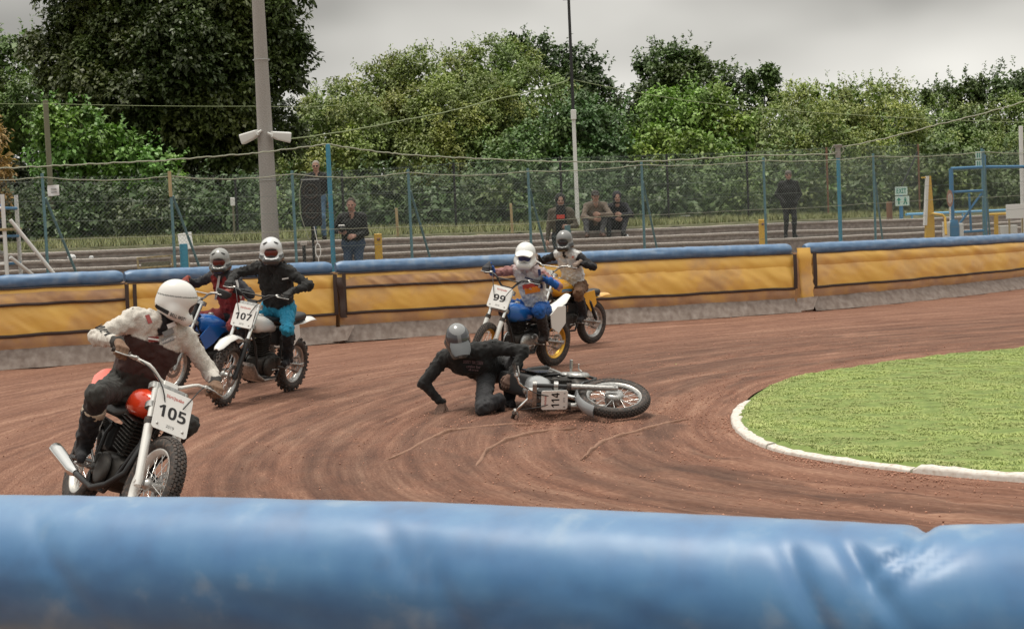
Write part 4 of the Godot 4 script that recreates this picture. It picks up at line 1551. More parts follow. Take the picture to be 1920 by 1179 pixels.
# wrist at the origin, fingers along +y, palm towards +z, thumb on +x
func hand(curl: float, glove: bool) -> MB:
	var key := [curl, glove]
	if hand_cache.has(key): return hand_cache[key]
	var f := Field.new()
	var w := Color.WHITE
	var g := 0.003 if glove else 0.0
	f.cap(Vector3(0, -0.03, 0), Vector3(0, 0.02, 0), 0.027 + g, 0.026 + g, w, 0.015)
	for i in 4:
		f.cap(Vector3(0.012 - i * 0.008, 0.01, 0), Vector3(0.030 - i * 0.020, 0.082 - absf(i - 1.3) * 0.004, 0), 0.015 + g, 0.0125 + g, w, 0.012)
	var fl := [0.072, 0.080, 0.074, 0.058]
	for i in 4:
		var p := Vector3(0.030 - i * 0.020, 0.084 - absf(i - 1.3) * 0.004, 0)
		var a := 0.0
		for s in 3:
			a += curl * [0.75, 1.0, 0.75][s] + 0.06
			var l: float = fl[i] * [0.45, 0.31, 0.24][s]
			var q: Vector3 = p + Vector3((1.5 - i) * 0.003, cos(a), sin(a)).normalized() * l
			f.cap(p, q, (0.0095 if s == 0 else 0.0085) + g, 0.008 + g, w, 0.004)
			p = q
	var t0 := Vector3(0.022, 0.015, 0.008)
	var t1 := t0 + Vector3(0.026, 0.026, 0.012)
	var t2 := t1 + Vector3(0.014 - curl * 0.012, 0.026, 0.006 + curl * 0.014)
	var t3 := t2 + Vector3(0.006 - curl * 0.018, 0.022, 0.004 + curl * 0.014)
	f.cap(t0, t1, 0.015 + g, 0.0125 + g, w, 0.012)
	f.cap(t1, t2, 0.0115 + g, 0.010 + g, w, 0.004)
	f.cap(t2, t3, 0.010 + g, 0.0085 + g, w, 0.004)
	var m := MB.new()
	f.build(m, 0.0035)
	hand_cache[key] = m
	return m

var head_cache := {}
# centre of the skull at the origin, face towards +z, y up; height about 0.23
func bare_head(skin: Color, hair: Color, o: Dictionary) -> MB:
	var f := Field.new()
	f.ell(Vector3(0, 0.03, -0.012), Vector3(0.076, 0.088, 0.095), skin, 0.02)
	f.ell(Vector3(0, -0.035, 0.022), Vector3(0.058, 0.075, 0.068), skin, 0.03)
	f.cap(Vector3(-0.02, -0.088, 0.062), Vector3(0.02, -0.088, 0.062), 0.018, 0.018, skin, 0.02)
	f.cap(Vector3(-0.03, 0.018, 0.078), Vector3(0.03, 0.018, 0.078), 0.012, 0.012, skin, 0.015)
	f.cap(Vector3(0, 0.005, 0.088), Vector3(0, -0.030, 0.104), 0.009, 0.0135, skin, 0.008)
	f.cap(Vector3(-0.012, -0.034, 0.095), Vector3(0.012, -0.034, 0.095), 0.008, 0.008, skin, 0.006)
	f.cap(Vector3(-0.02, -0.058, 0.083), Vector3(0.02, -0.058, 0.083), 0.009, 0.009, Color(skin.r * 0.8, skin.g * 0.55, skin.b * 0.5), 0.008)
	for sg in [-1.0, 1.0]:
		f.ell(Vector3(sg * 0.028, -0.002, 0.085), Vector3(0.014, 0.010, 0.012), skin, 0.006, Basis(), true)
		f.ell(Vector3(sg * 0.028, -0.002, 0.074), Vector3(0.012, 0.010, 0.012), Color(0.12, 0.09, 0.08), 0.002)
		f.ell(Vector3(sg * 0.076, -0.005, -0.005), Vector3(0.010, 0.032, 0.020), skin, 0.008)
		f.cap(Vector3(sg * 0.042, -0.03, 0.06), Vector3(sg * 0.03, -0.075, 0.055), 0.02, 0.018, skin, 0.02)
	f.cap(Vector3(0, -0.06, -0.02), Vector3(0, -0.17, -0.03), 0.055, 0.06, skin, 0.02)
	if o.get("hair", true):
		f.ell(Vector3(0, 0.045, -0.022), Vector3(0.081, 0.085, 0.096), hair, 0.004)
		f.ell(Vector3(0, -0.01, -0.045), Vector3(0.079, 0.075, 0.070), hair, 0.01)
	if o.get("glasses", false):
		for sg in [-1.0, 1.0]: f.ell(Vector3(sg * 0.032, 0.0, 0.088), Vector3(0.027, 0.018, 0.008), Color(0.01, 0.01, 0.012), 0.002)
		f.cap(Vector3(-0.06, 0.004, 0.078), Vector3(0.06, 0.004, 0.088), 0.004, 0.004, Color(0.01, 0.01, 0.012), 0.002)
	if o.get("beard", false):
		f.ell(Vector3(0, -0.075, 0.045), Vector3(0.058, 0.042, 0.052), hair, 0.008)
	if o.has("hat"):
		var hc: Color = o.hat
		f.ell(Vector3(0, 0.055, -0.012), Vector3(0.090, 0.080, 0.106), hc, 0.004)
		if o.get("peak", false):
			f.ell(Vector3(0, 0.048, 0.10), Vector3(0.066, 0.012, 0.07), hc, 0.01, Basis(Vector3.RIGHT, 0.2))
	if o.has("hood"):
		var hd: Color = o.hood
		f.ell(Vector3(0, 0.03, -0.035), Vector3(0.105, 0.125, 0.11), hd, 0.01)
		f.ell(Vector3(0, -0.09, -0.03), Vector3(0.10, 0.07, 0.09), hd, 0.02)
	var m := MB.new()
	f.build(m, 0.006)
	return m

func facing(dir: Vector3, up := Vector3.UP) -> Basis:
	var z := dir.normalized()
	var x := up.cross(z).normalized()
	return Basis(x, z.cross(x), z)

# joints j: pelvis, chest, neck, head, hand_l/r, foot_l/r (ankles), with facing directions; colours c
func body(j: Dictionary, c: Dictionary, cell := 0.014, rough := 0.007, sd := 1, bands := []) -> Dictionary:
	var f := Field.new()
	var k: float = j.get("scale", 1.0)
	var pel: Vector3 = j.pelvis
	var ch: Vector3 = j.chest
	var nk: Vector3 = j.neck
	var lat: Vector3 = j.get("side", Vector3(1, 0, 0)).normalized()      # towards the person's left
	var plat: Vector3 = j.get("hip_side", lat).normalized()
	var bulk: float = j.get("bulk", 0.0)
	var spine := (ch - pel).normalized()
	var front := lat.cross(spine).normalized()
	for s in [-1.0, 1.0]:
		f.cap(pel + plat * 0.05 * s * k, pel + plat * 0.085 * s * k, (0.118 + bulk) * k, (0.108 + bulk) * k, c.pelvis, 0.05)
	var mid := pel.lerp(ch, 0.5)
	for s in [-1.0, 1.0]:
		f.cap(pel + plat * 0.055 * s * k, mid + lat * 0.055 * s * k, (0.108 + bulk) * k, (0.108 + bulk) * k, c.belly, 0.05)
		f.cap(mid + lat * 0.06 * s * k, ch + lat * 0.085 * s * k, (0.11 + bulk) * k, (0.112 + bulk * 0.7) * k, c.chest if not c.has("mid") else c.mid, 0.05)
		f.cap(ch + lat * 0.085 * s * k, nk.lerp(ch, 0.35) + lat * 0.10 * s * k, (0.105 + bulk * 0.5) * k, 0.088 * k, c.chest, 0.05)
	f.cap(nk - (nk - ch).normalized() * 0.04, nk + (j.head - nk) * 0.45, 0.068 * k, 0.058 * k, c.neck, 0.03)
	var arms := {}
	for side in ["l", "r"]:
		var s := 1.0 if side == "l" else -1.0
		var sh: Vector3 = j.get("shoulder_" + side, nk.lerp(ch, 0.30) + lat * s * 0.185 * k)
		f.cap(nk.lerp(ch, 0.12) + lat * s * 0.05 * k, sh, 0.066 * k, (0.074 + bulk * 0.3) * k, c.shoulder, 0.05)
		var hd: Vector3 = j["hand_" + side]
		var el := ik(sh, hd, 0.30 * k, 0.265 * k, j.get("elbow_" + side, -front * 0.3 + lat * s + Vector3.DOWN * 0.5))
		if (hd - el).length() > 0.28 * k: hd = el + (hd - el).normalized() * 0.268 * k
		arms[side] = [sh, el, hd]
		f.cap(sh, el, (0.068 + bulk * 0.3) * k, (0.054 + bulk * 0.2) * k, c.uparm, 0.03)
		f.cap(el, el.lerp(hd, 0.94), (0.053 + bulk * 0.2) * k, 0.040 * k, c.forearm, 0.02)
		if c.has("cuff"): f.cap(el.lerp(hd, 0.86), el.lerp(hd, 0.97), 0.043 * k, 0.043 * k, c.cuff, 0.004)
		var hip: Vector3 = pel + plat * s * 0.095 * k - spine * 0.02
		var an: Vector3 = j["foot_" + side]
		var kn := ik(hip, an, 0.43 * k, 0.42 * k, j.get("knee_" + side, front + plat * s * 0.3))
		if j.has("kneeat_" + side): kn = j["kneeat_" + side]
		var td: Vector3 = j.get("toe_" + side, front)
		f.cap(hip, kn, 0.098 * k, 0.072 * k, c.thigh, 0.04)
		f.cap(kn, kn.lerp(an, 0.35), 0.070 * k, 0.066 * k, c.get("knee", c.shin), 0.03)
		f.cap(kn.lerp(an, 0.35), an, 0.066 * k, 0.052 * k, c.shin, 0.02)
		var bt: float = c.get("boot_top", 0.0)
		if bt > 0.0: f.cap(an, an.lerp(kn, bt), 0.060 * k, 0.074 * k, c.boot, 0.02)
		f.cap(an, an + Vector3(0, -0.045, 0) * k, 0.052 * k, 0.048 * k, c.boot, 0.03)
		f.cap(an + (-td * 0.03 + Vector3.DOWN * 0.05) * k, an + (td * 0.15 + Vector3.DOWN * 0.058) * k, 0.042 * k, 0.036 * k, c.boot, 0.03)
	var m := MB.new()
	f.build(m, cell, rough, 11.0, sd, bands)
	for side in ["l", "r"]:
		var a: Array = arms[side]
		var hdir: Vector3 = j.get("handdir_" + side, (a[2] - a[1]).normalized())
		var palm: Vector3 = j.get("palm_" + side, Vector3.DOWN)
		palm = (palm - hdir * palm.dot(hdir)).normalized()
		var b := Basis(hdir.cross(palm), hdir, palm)
		var xs := 1.0 if side == "r" else -1.0
		b.x *= xs
		m.add(hand(j.get("curl_" + side, 0.35), c.get("gloved", false)), Transform3D(b.scaled_local(Vector3.ONE * k * 1.05), a[2]), c.hand)
	return {"field": f, "mesh": m, "arms": arms}

# lays a flat mesh (xy, facing +z) on the surface of a field, seen from the direction of x.basis.z
func lay(m: MB, x: Transform3D, f: Field, lift := 0.004) -> MB:
	var d := -x.basis.z.normalized()
	var o := MB.new()
	o.ix = m.ix; o.c = m.c; o.t = m.t
	for i in m.v.size():
		var p := x * m.v[i]
		p -= d * 0.15
		for s in 24:
			var e := f.eval(p) - lift
			if e < 0.0006: break
			p += d * minf(e * 0.9, 0.04)
		o.v.append(p)
		o.n.append(-d)
	return o
func patch(w: float, h: float, k := 6) -> MB:
	var m := MB.new()
	var rows := []
	for r in k + 1:
		var row := PackedVector3Array()
		for i in k + 1: row.append(Vector3(w * (float(i) / k - 0.5), h * (float(r) / k - 0.5), 0))
		rows.append(row)
	m.grid(rows)
	return m

# a motocross helmet: centre of the head at the origin, face towards +z
func helmet(parent: Node3D, x: Transform3D, o: Dictionary) -> Node3D:
	var f := Field.new()
	var c: Color = o.shell
	var c2: Color = o.get("chin", c)
	var cz: float = o.get("chin_out", 0.132)
	f.ell(Vector3(0, 0.035, -0.012), Vector3(0.122, 0.128, 0.146), c, 0.02)
	f.ell(Vector3(0, -0.045, -0.02), Vector3(0.112, 0.085, 0.125), o.get("lower", c), 0.05)
	if o.get("full", true):
		for sg in [-1.0, 1.0]: f.cap(Vector3(sg * 0.088, -0.070, 0.0), Vector3(sg * 0.045, -0.088, cz), 0.046, 0.040, c2, 0.05)
		f.cap(Vector3(-0.045, -0.088, cz), Vector3(0.045, -0.088, cz), 0.042, 0.042, c2, 0.03)
		f.ell(Vector3(0, -0.005, 0.16), Vector3(0.100, 0.054, 0.10), c, 0.012, Basis(), true)
	f.ell(Vector3(0, -0.16, -0.005), Vector3(0.085, 0.07, 0.095), c, 0.01, Basis(), true)
	var m := MB.new()
	f.build(m, o.get("cell", 0.0065), 0.0, 1.0, 1, o.get("bands", []))
	var h := part(m, "helmet", o.get("mat", M.helmet), parent, x)
	if o.get("full", true):
		var g := MB.new()
		var rows := []
		for r in 5:
			var row := PackedVector3Array()
			for i in 13:
				var a := deg_to_rad(-62.0 + 124.0 * i / 12.0)
				var y := -0.005 + (r - 2) * 0.020
				row.append(Vector3(sin(a) * 0.100, y, 0.020 + cos(a) * (0.108 - absf(r - 2) * 0.004)))
			rows.append(row)
		g.grid(rows)
		part(g, "goggle_lens", o.get("lens", M.lens), h)
		var gf := MB.new()
		for e in [-1.0, 1.0]:
			var pa := []
			for i in 13:
				var a := deg_to_rad(-62.0 + 124.0 * i / 12.0)
				pa.append(Vector3(sin(a) * 0.101, -0.005 + e * 0.040 - (0.012 * exp(-pow(a * 5.0, 2.0)) if e < 0 else 0.0) * -1.0, 0.020 + cos(a) * 0.104))
			gf.tube(pa, 0.007, 6)
		part(gf, "goggle_frame", o.get("goggle", M.black_plastic), h)
		var vt := MB.new()
		for q in [-0.026, 0.0, 0.026]:
			vt.box(Vector3(q, -0.090, cz + 0.041), Vector3(0.016, 0.022, 0.004), Basis(), 0.001)
		part(vt, "chin_vent", M.black_plastic, h)
		if o.get("peak", true):
			var pk := MB.new()
			var pr := []
			for q in [[0.06, 0.105, 0.09, 0.026], [0.12, 0.112, 0.105, 0.03], [0.19, 0.108, 0.10, 0.028], [0.245, 0.098, 0.075, 0.018]]:
				var row := PackedVector3Array()
				for i in 9:
					var e := (i - 4) / 4.0
					row.append(Vector3(e * q[2], q[1] - q[3] * e * e, q[0]))
				for i in 9:
					var e := (4 - i) / 4.0
					row.append(Vector3(e * q[2], q[1] - 0.006 - q[3] * e * e, q[0]))
				pr.append(row)
			pk.grid(pr, true)
			pk.fan(pr[0], true); pk.fan(pr[-1])
			part(pk, "peak", o.get("peak_mat", M.white_gloss), h, Transform3D(Basis(Vector3.RIGHT, o.get("peak_tilt", 0.0)), Vector3.ZERO))
		if o.has("mark"):
			for sg in [-1.0, 1.0]:
				var vv := MB.new()
				vv.ball(Vector3.ZERO, Vector3(0.030, 0.010, 0.006), Basis(), 10, 6)
				var p := Vector3(sg * 0.060, 0.105, 0.092)
				part(vv, "vent", o.mark, h, Transform3D(facing(Vector3(sg * 0.45, 0.75, 0.75), Vector3(0.2 * sg, 1, 0)) * Basis(Vector3.BACK, -0.35 * sg), p))
	return h

func person(called: String, x: Transform3D, b: Dictionary, label: String, group := "") -> Node3D:
	var o := thing("person", x, label, "person", group)
	part(b.mesh, "body", M.cloth, o)
	return o
# ================================================================ terrace
var edge_tab := [[-300.0, [522, 505, 488, 25.4]], [50.0, [506, 490, 475, 27.0]], [400.0, [492, 477.5, 461, 28.5]], [650.0, [477, 464, 449, 29.6]], [950.0, [465, 453.5, 440, 31.0]], [1360.0, [452, 437, 423, 34.3]], [1500.0, [446, 432, 416.5, 35.8]], [1720.0, [436, 426, 410, 38.5]], [1920.0, [425, 414, 400, 41.0]], [2200.0, [408, 398, 384, 45.0]]]
func edge(x: float, k: int) -> Vector3:
	for i in edge_tab.size() - 1:
		if x <= edge_tab[i + 1][0] or i == edge_tab.size() - 2:
			var h: float = (x - edge_tab[i][0]) / (edge_tab[i + 1][0] - edge_tab[i][0])
			var a: Array = edge_tab[i][1]
			var b: Array = edge_tab[i + 1][1]
			return ap(x, lerpf(a[k], b[k], h), lerpf(a[3], b[3], h) + 0.85 * k)
	return Vector3.ZERO
const LANDING := 0.66
func build_terrace() -> void:
	var o := Node3D.new()
	o.name = "terrace"
	add_child(o)
	o.set_meta("kind", "structure")
	var ns := FastNoiseLite.new()
	ns.seed = 3; ns.frequency = 1.0
	for k in 3:
		var rows := []
		var nose := []
		var x := -300.0
		while x <= 2200.0:
			var e := edge(x, k)
			e.y += 0.012 * ns.get_noise_2d(x * 0.05, k * 9.0)
			var low: float = LANDING - 0.1 if k == 0 else edge(x, k - 1).y - 0.02
			var nx := edge(x, k + 1) if k < 2 else e + Vector3(0, 0, -4.5)
			var row := PackedVector3Array([Vector3(e.x, low, e.z), Vector3(e.x, e.y - 0.05, e.z), Vector3(e.x, e.y, e.z - 0.02), Vector3(nx.x, e.y - 0.004, nx.z - 0.02)])
			rows.append(row)
			nose.append(PackedVector3Array([Vector3(e.x, e.y - 0.052, e.z + 0.03), Vector3(e.x, e.y + 0.0, e.z + 0.035), Vector3(e.x, e.y + 0.008, e.z + 0.02), Vector3(e.x, e.y + 0.008, e.z - 0.14), Vector3(e.x, e.y - 0.052, e.z - 0.14)]))
			x += 20.0
		for r in rows: r.reverse()
		for r in nose: r.reverse()
		var m := MB.new()
		m.grid(rows)
		part(m, "step", M.concrete, o)
		var m2 := MB.new()
		m2.grid(nose, true)
		part(m2, "nosing", M.nosing, o)
	var ld := MB.new()
	var lr := []
	var x := -300.0
	while x <= 2200.0:
		var e := edge(x, 0)
		lr.append(PackedVector3Array([Vector3(e.x, LANDING, e.z), Vector3(e.x, LANDING, -fence_depth(x) + 0.4), Vector3(e.x, -0.1, -fence_depth(x) + 0.45)]))
		x += 40.0
	ld.grid(lr)
	part(ld, "landing", M.concrete, o)
	# grass bank behind the terrace
	var bk := MB.new()
	var br := []
	x = -500.0
	while x <= 2500.0:
		var e := edge(x, 2)
		var row := PackedVector3Array()
		for q in [[-1.2, 0.004], [-2.6, 0.10], [-4.5, 0.16], [-9.0, 0.2], [-30.0, 0.2], [-120.0, 0.4]]:
			row.append(Vector3(e.x * (1.0 + (-q[0] - 1.2) * 0.012), e.y + q[1] + 0.05 * ns.get_noise_2d(x * 0.03, q[0]), e.z + q[0]))
		row.reverse()
		br.append(row)
		x += 25.0
	bk.grid(br)
	structure(bk, "bank", M.verge)
	# rough grass along the top of the terrace
	var tf := MB.new()
	for b in 9:
		var a := rng.randf() * TAU
		var p := Vector3(rng.randf_range(-0.06, 0.06), 0, rng.randf_range(-0.06, 0.06))
		var ln := Vector3(cos(a), 0, sin(a)) * rng.randf_range(0.02, 0.09)
		var w := Vector3(-sin(a), 0, cos(a)) * 0.006
		tf.tri(p - w, p + w, p + ln + Vector3.UP * rng.randf_range(0.08, 0.2))
	for i in tf.n.size(): tf.n[i] = (tf.n[i] * 0.5 + Vector3.UP).normalized()
	var mm := MultiMesh.new()
	mm.transform_format = MultiMesh.TRANSFORM_3D
	mm.use_colors = true
	mm.mesh = tf.mesh()
	mm.instance_count = 9000
	for i in 9000:
		var e := edge(rng.randf_range(-60.0, 1980.0), 2)
		var d := 1.3 + pow(rng.randf(), 1.5) * 4.5
		var sc := rng.randf_range(0.5, 1.2)
		mm.set_instance_transform(i, Transform3D(Basis(Vector3.UP, rng.randf() * TAU).scaled(Vector3.ONE * sc), e + Vector3(0, 0.02 + 0.03 * d, -d)))
		var t := rng.randf_range(0.7, 1.2)
		mm.set_instance_color(i, Color(0.13 * t, 0.16 * t, 0.05 * t).lerp(Color(0.28, 0.24, 0.12), rng.randf() * 0.5))
	var mi := MultiMeshInstance3D.new()
	mi.multimesh = mm
	mi.material_override = M.grass
	mi.name = "rough_grass"
	add_child(mi)
	metas(mi, "rough uncut grass growing along the top of the concrete terrace", "grass", "", "stuff")

# ================================================================ fences
func fence_depth(x: float) -> float:
	return interp([[-300.0, 24.0], [0.0, 25.2], [320.0, 26.6], [640.0, 28.0], [1050.0, 29.7], [1485.0, 32.2], [1845.0, 35.6], [2150.0, 39.0]], x)
func links(a: Vector3, b: Vector3, low: float, sp: float, r: float) -> MB:
	# two sets of slanting wires between two posts whose tops are a and b
	var m := MB.new()
	var w := Vector2(a.x, a.z).distance_to(Vector2(b.x, b.z))
	var H := (a.y + b.y) / 2 - low
	for s in [-1.0, 1.0]:
		var k := -H if s > 0 else 0.0
		while k < (w if s > 0 else w + H):
			var h0 := 0.0
			var h1 := H
			if s > 0:
				h0 = maxf(0.0, -k); h1 = minf(H, w - k)
			else:
				h0 = maxf(0.0, k - w); h1 = minf(H, k)
			if h1 > h0 + 0.02:
				var ends := []
				for h in [h0, h1]:
					var q := a.lerp(b, (k + s * h) / w)
					ends.append(Vector3(q.x, low + h * (q.y - low) / H, q.z + s * 0.002))
				m.tube(ends, r, 3, false)
			k += sp
	return m
func rope(pts: Array, r: float, sag: float, k := 14, wave := 0.0) -> MB:
	var m := MB.new()
	var path := []
	for i in pts.size() - 1:
		for j in k + (1 if i == pts.size() - 2 else 0):
			var h := float(j) / k
			var p: Vector3 = pts[i].lerp(pts[i + 1], h)
			p.y -= sag * 4.0 * h * (1.0 - h)
			p.y += wave * sin(h * 23.0 + i * 2.0) + wave * 0.7 * sin(h * 51.0 + i)
			path.append(p)
	m.tube(path, r, 6)
	return m

func build_fences() -> void:
	var tops := [[-150, 334], [78, 331], [318, 329], [547, 325], [765, 322], [990, 320], [1203, 308], [1432, 300], [1638, 292], [1845, 284], [2060, 276]]
	var o := thing("chain_link_fence", Transform3D.IDENTITY, "chain link fence with blue green posts and slanting struts before the terrace", "fence")
	var P := []
	for q in tops: P.append(ap(q[0], q[1], fence_depth(q[0])))
	for i in P.size():
		var m := MB.new()
		m.tube([Vector3(P[i].x, LANDING - 0.1, P[i].z), P[i] + Vector3(0, 0.05, 0)], 0.025, 8)
		var post := part(m, "post", M.post_blue, o)
		if tops[i][0] == 318:
			var w := MB.new()
			w.box(P[i] + Vector3(0, -0.14, 0.035), Vector3(0.055, 0.42, 0.03), Basis(), 0.004)
			part(w, "wooden_batten", M.wood, post)
		if i % 1 == 0 and tops[i][0] != 1432 and tops[i][0] != 547:
			var s := MB.new()
			s.tube([P[i] + Vector3(0.02, -0.34, -0.03), Vector3(P[i].x + 0.42, LANDING, P[i].z - 1.0)], 0.022, 8)
			part(s, "strut", M.post_blue, o)
	for i in P.size() - 1:
		var lm := part(links(P[i], P[i + 1], LANDING, 0.066, 0.0016), "chain_link", M.wire, o)
		lm.set_meta("kind", "stuff")
		for k in 8:
			var f := 0.04 + k * 0.135
			var a: Vector3 = P[i]
			var b: Vector3 = P[i + 1]
			var H := a.y - LANDING
			part(rope([a - Vector3(0, f * H, -0.012), b - Vector3(0, f * H, -0.012)], 0.0032 if k != 3 else 0.005, rng.randf_range(-0.01, 0.025), 8, 0.003), "line_wire", M.wire if k != 3 else M.rope, o)
		part(rope([P[i] + Vector3(0, -0.01, 0.02), P[i + 1] + Vector3(0, -0.01, 0.02)], 0.0085, rng.randf_range(0.03, 0.08), 16, 0.005), "top_rope", M.rope, o)
	# the fence behind the terrace
	var bt := [[440, 331], [640, 319], [850, 305], [1050, 294], [1250, 288], [1400, 284], [1550, 276], [1722, 270]]
	var q := thing("chain_link_fence", Transform3D.IDENTITY, "taller dark chain link fence behind the terrace, against the shrubs", "fence")
	var Q := []
	for t in bt:
		var e := edge(t[0], 2)
		Q.append(ap(t[0], t[1], -e.z + 3.6))
	for i in Q.size():
		var e := edge(bt[i][0], 2)
		var m := MB.new()
		m.tube([Vector3(Q[i].x, e.y - 0.1, Q[i].z), Q[i]], 0.028, 7)
		part(m, "post", M.rust if i > 5 else M.dark_iron, q)
		if i == Q.size() - 1:
			var s := MB.new()
			s.tube([Q[i] + Vector3(0, -0.2, 0), Vector3(Q[i].x - 0.95, e.y + 0.05, Q[i].z + 0.2)], 0.024, 7)
			part(s, "strut", M.dark_iron, q)
		if i > 0:
			var lm := part(links(Q[i - 1], Q[i], e.y, 0.075, 0.0017), "chain_link", M.wire, q)
			lm.set_meta("kind", "stuff")
			for k in 3:
				part(rope([Q[i - 1] - Vector3(0, 0.02 + k * 0.5, 0), Q[i] - Vector3(0, 0.02 + k * 0.5, 0)], 0.003, 0.02, 8), "line_wire", M.wire, q)

# ================================================================ trees
# leaves are single folded blades gathered in twig-end bunches; lobes: [pixel x, pixel y, radius in pixels, depth]
var leaf_count := 0
func bunch(v: PackedVector3Array, n: PackedVector3Array, c: PackedColorArray, r: RandomNumberGenerator, p: Vector3, out: Vector3, k: int, l: float, w: float, spread: float, col: Color) -> void:
	for i in k:
		var d := p + Vector3(r.randfn(), r.randfn() * 0.75, r.randfn()) * spread
		var ax := (out * 0.7 + Vector3(r.randf() - 0.5, r.randf() - 0.75, r.randf() - 0.5) * 1.8).normalized()
		var sd := ax.cross(Vector3(r.randf() - 0.5, 0.9, r.randf() - 0.2)).normalized()
		var up := sd.cross(ax)
		if up.y < 0.0: up = -up
		var ll := l * r.randf_range(0.65, 1.25)
		var ww := w * r.randf_range(0.75, 1.2) * 0.5
		var t := r.randf_range(0.84, 1.16)
		var cc := Color(col.r * t, col.g * t, col.b * t)
		v.append(d); v.append(d + ax * ll * 0.5 + sd * ww + up * ww * 0.3); v.append(d + ax * ll - up * ll * 0.12); v.append(d + ax * ll * 0.5 - sd * ww + up * ww * 0.3)
		for q in 4:
			n.append(up); c.append(cc)
		leaf_count += 1

func tree(called: String, label: String, lobes: Array, tint: Color, kind: int, sd: int, trunk: Array, dens := 1.0, group := "trees beyond the terrace", cat := "tree", spread := 0.16) -> void:
	var r := RandomNumberGenerator.new()
	r.seed = sd
	var ns := FastNoiseLite.new()
	ns.seed = sd; ns.frequency = 0.6; ns.fractal_octaves = 3
	var base := ap(trunk[0], trunk[1], trunk[2])
	var v := PackedVector3Array()
	var nn := PackedVector3Array()
	var c := PackedColorArray()
	var sz: Array = [[0.105, 0.062], [0.14, 0.085], [0.13, 0.04]][kind]
	for L in lobes:
		var D: float = L[3]
		var o := ap(L[0], L[1], D)
		var R: float = L[2] * D / FPX
		# sub-clumps spread over the lobe, each a little dome of leaf bunches
		var ns2 := int(9.0 + 20.0 * R * R * dens)
		var lt := r.randf_range(0.85, 1.15)
		for s in ns2:
			var d := Vector3(r.randfn(), r.randfn(), r.randfn()).normalized()
			if d.z < -0.3: d.z = -d.z
			var f := 1.0 - absf(r.randfn(0.0, spread))
			f *= 1.0 + 0.35 * ns.get_noise_3dv(o + d * R * 1.3)
			var sp := o + d * R * f * Vector3(1.0, 0.95, 1.0)
			var sr := r.randf_range(0.22, 0.42) * clampf(R, 0.55, 1.25)
			var st := lt * r.randf_range(0.75, 1.25)
			var yl := clampf(0.35 + ns.get_noise_3dv(sp * 0.8 + Vector3(40, 0, 0)), 0.0, 1.0)
			var col := Color(tint.r * st * (1.0 + 0.30 * yl), tint.g * st, tint.b * st * (1.0 - 0.25 * yl))
			var nb := int(22.0 * dens * sr * sr / 0.09)
			for q in nb:
				var e := Vector3(r.randfn(), r.randfn() + 0.5, r.randfn() + 0.25).normalized()
				var p := sp + e * sr * pow(r.randf(), 0.35)
				if p.y < base.y + 0.05: continue
				bunch(v, nn, c, r, p - base, (e + d * 0.5).normalized(), 5, sz[0], sz[1], 0.05, col)
		# shaded inner twigs and larger leaves that close the crown
		for s in int(260.0 * R * R):
			var d := Vector3(r.randfn(), r.randfn(), r.randfn()).normalized() * R * pow(r.randf(), 0.4) * 0.85
			if (o + d).y < base.y + 0.1: continue
			bunch(v, nn, c, r, o + d - base, d.normalized(), 1, 0.24, 0.17, 0.05, tint)
		# shoots that break the outline
		for s in int(7.0 * R):
			var d := Vector3(r.randfn(), absf(r.randfn()) + 0.5, r.randfn() * 0.5).normalized()
			var p := o + d * R * 1.02
			for q in 5: bunch(v, nn, c, r, p + (d + Vector3.UP * 0.6) * 0.055 * q - base, d, 3, sz[0] * 0.9, sz[1] * 0.8, 0.025, tint)
	var ix := PackedInt32Array()
	ix.resize(v.size() / 4 * 6)
	for i in v.size() / 4:
		ix[i * 6] = i * 4; ix[i * 6 + 1] = i * 4 + 2; ix[i * 6 + 2] = i * 4 + 1
		ix[i * 6 + 3] = i * 4; ix[i * 6 + 4] = i * 4 + 3; ix[i * 6 + 5] = i * 4 + 2
	var arr := []
	arr.resize(Mesh.ARRAY_MAX)
	arr[Mesh.ARRAY_VERTEX] = v; arr[Mesh.ARRAY_NORMAL] = nn; arr[Mesh.ARRAY_COLOR] = c; arr[Mesh.ARRAY_INDEX] = ix
	var am := ArrayMesh.new()
	am.add_surface_from_arrays(Mesh.PRIMITIVE_TRIANGLES, arr)
	var root := thing(called, Transform3D(Basis(), base), label, cat, group)
	part(am, "crown", M.leaf, root)
	# trunk and limbs towards the lobes
	var tk := MB.new()
	var mid := Vector3.ZERO
	for L in lobes: mid += ap(L[0], L[1], L[3]) - base
	mid /= lobes.size()
	var fork := mid * 0.45
	fork.y = mid.y * 0.5
	var tr: float = trunk[3]
	tk.tube([Vector3(0, -0.2, 0), Vector3(0.03, 0.1, 0), fork * 0.5 + Vector3(0.06, 0, 0), fork], [tr * 1.35, tr, tr * 0.85, tr * 0.7], 8)
	for i in mini(lobes.size(), 9):
		var L: Array = lobes[i]
		var e := ap(L[0], L[1], L[3]) - base
		tk.tube([fork, fork.lerp(e, 0.5) + Vector3(0, 0.15, 0), e], [tr * 0.5, tr * 0.3, tr * 0.1], 6)
	part(tk, "trunk", M.bark, root)

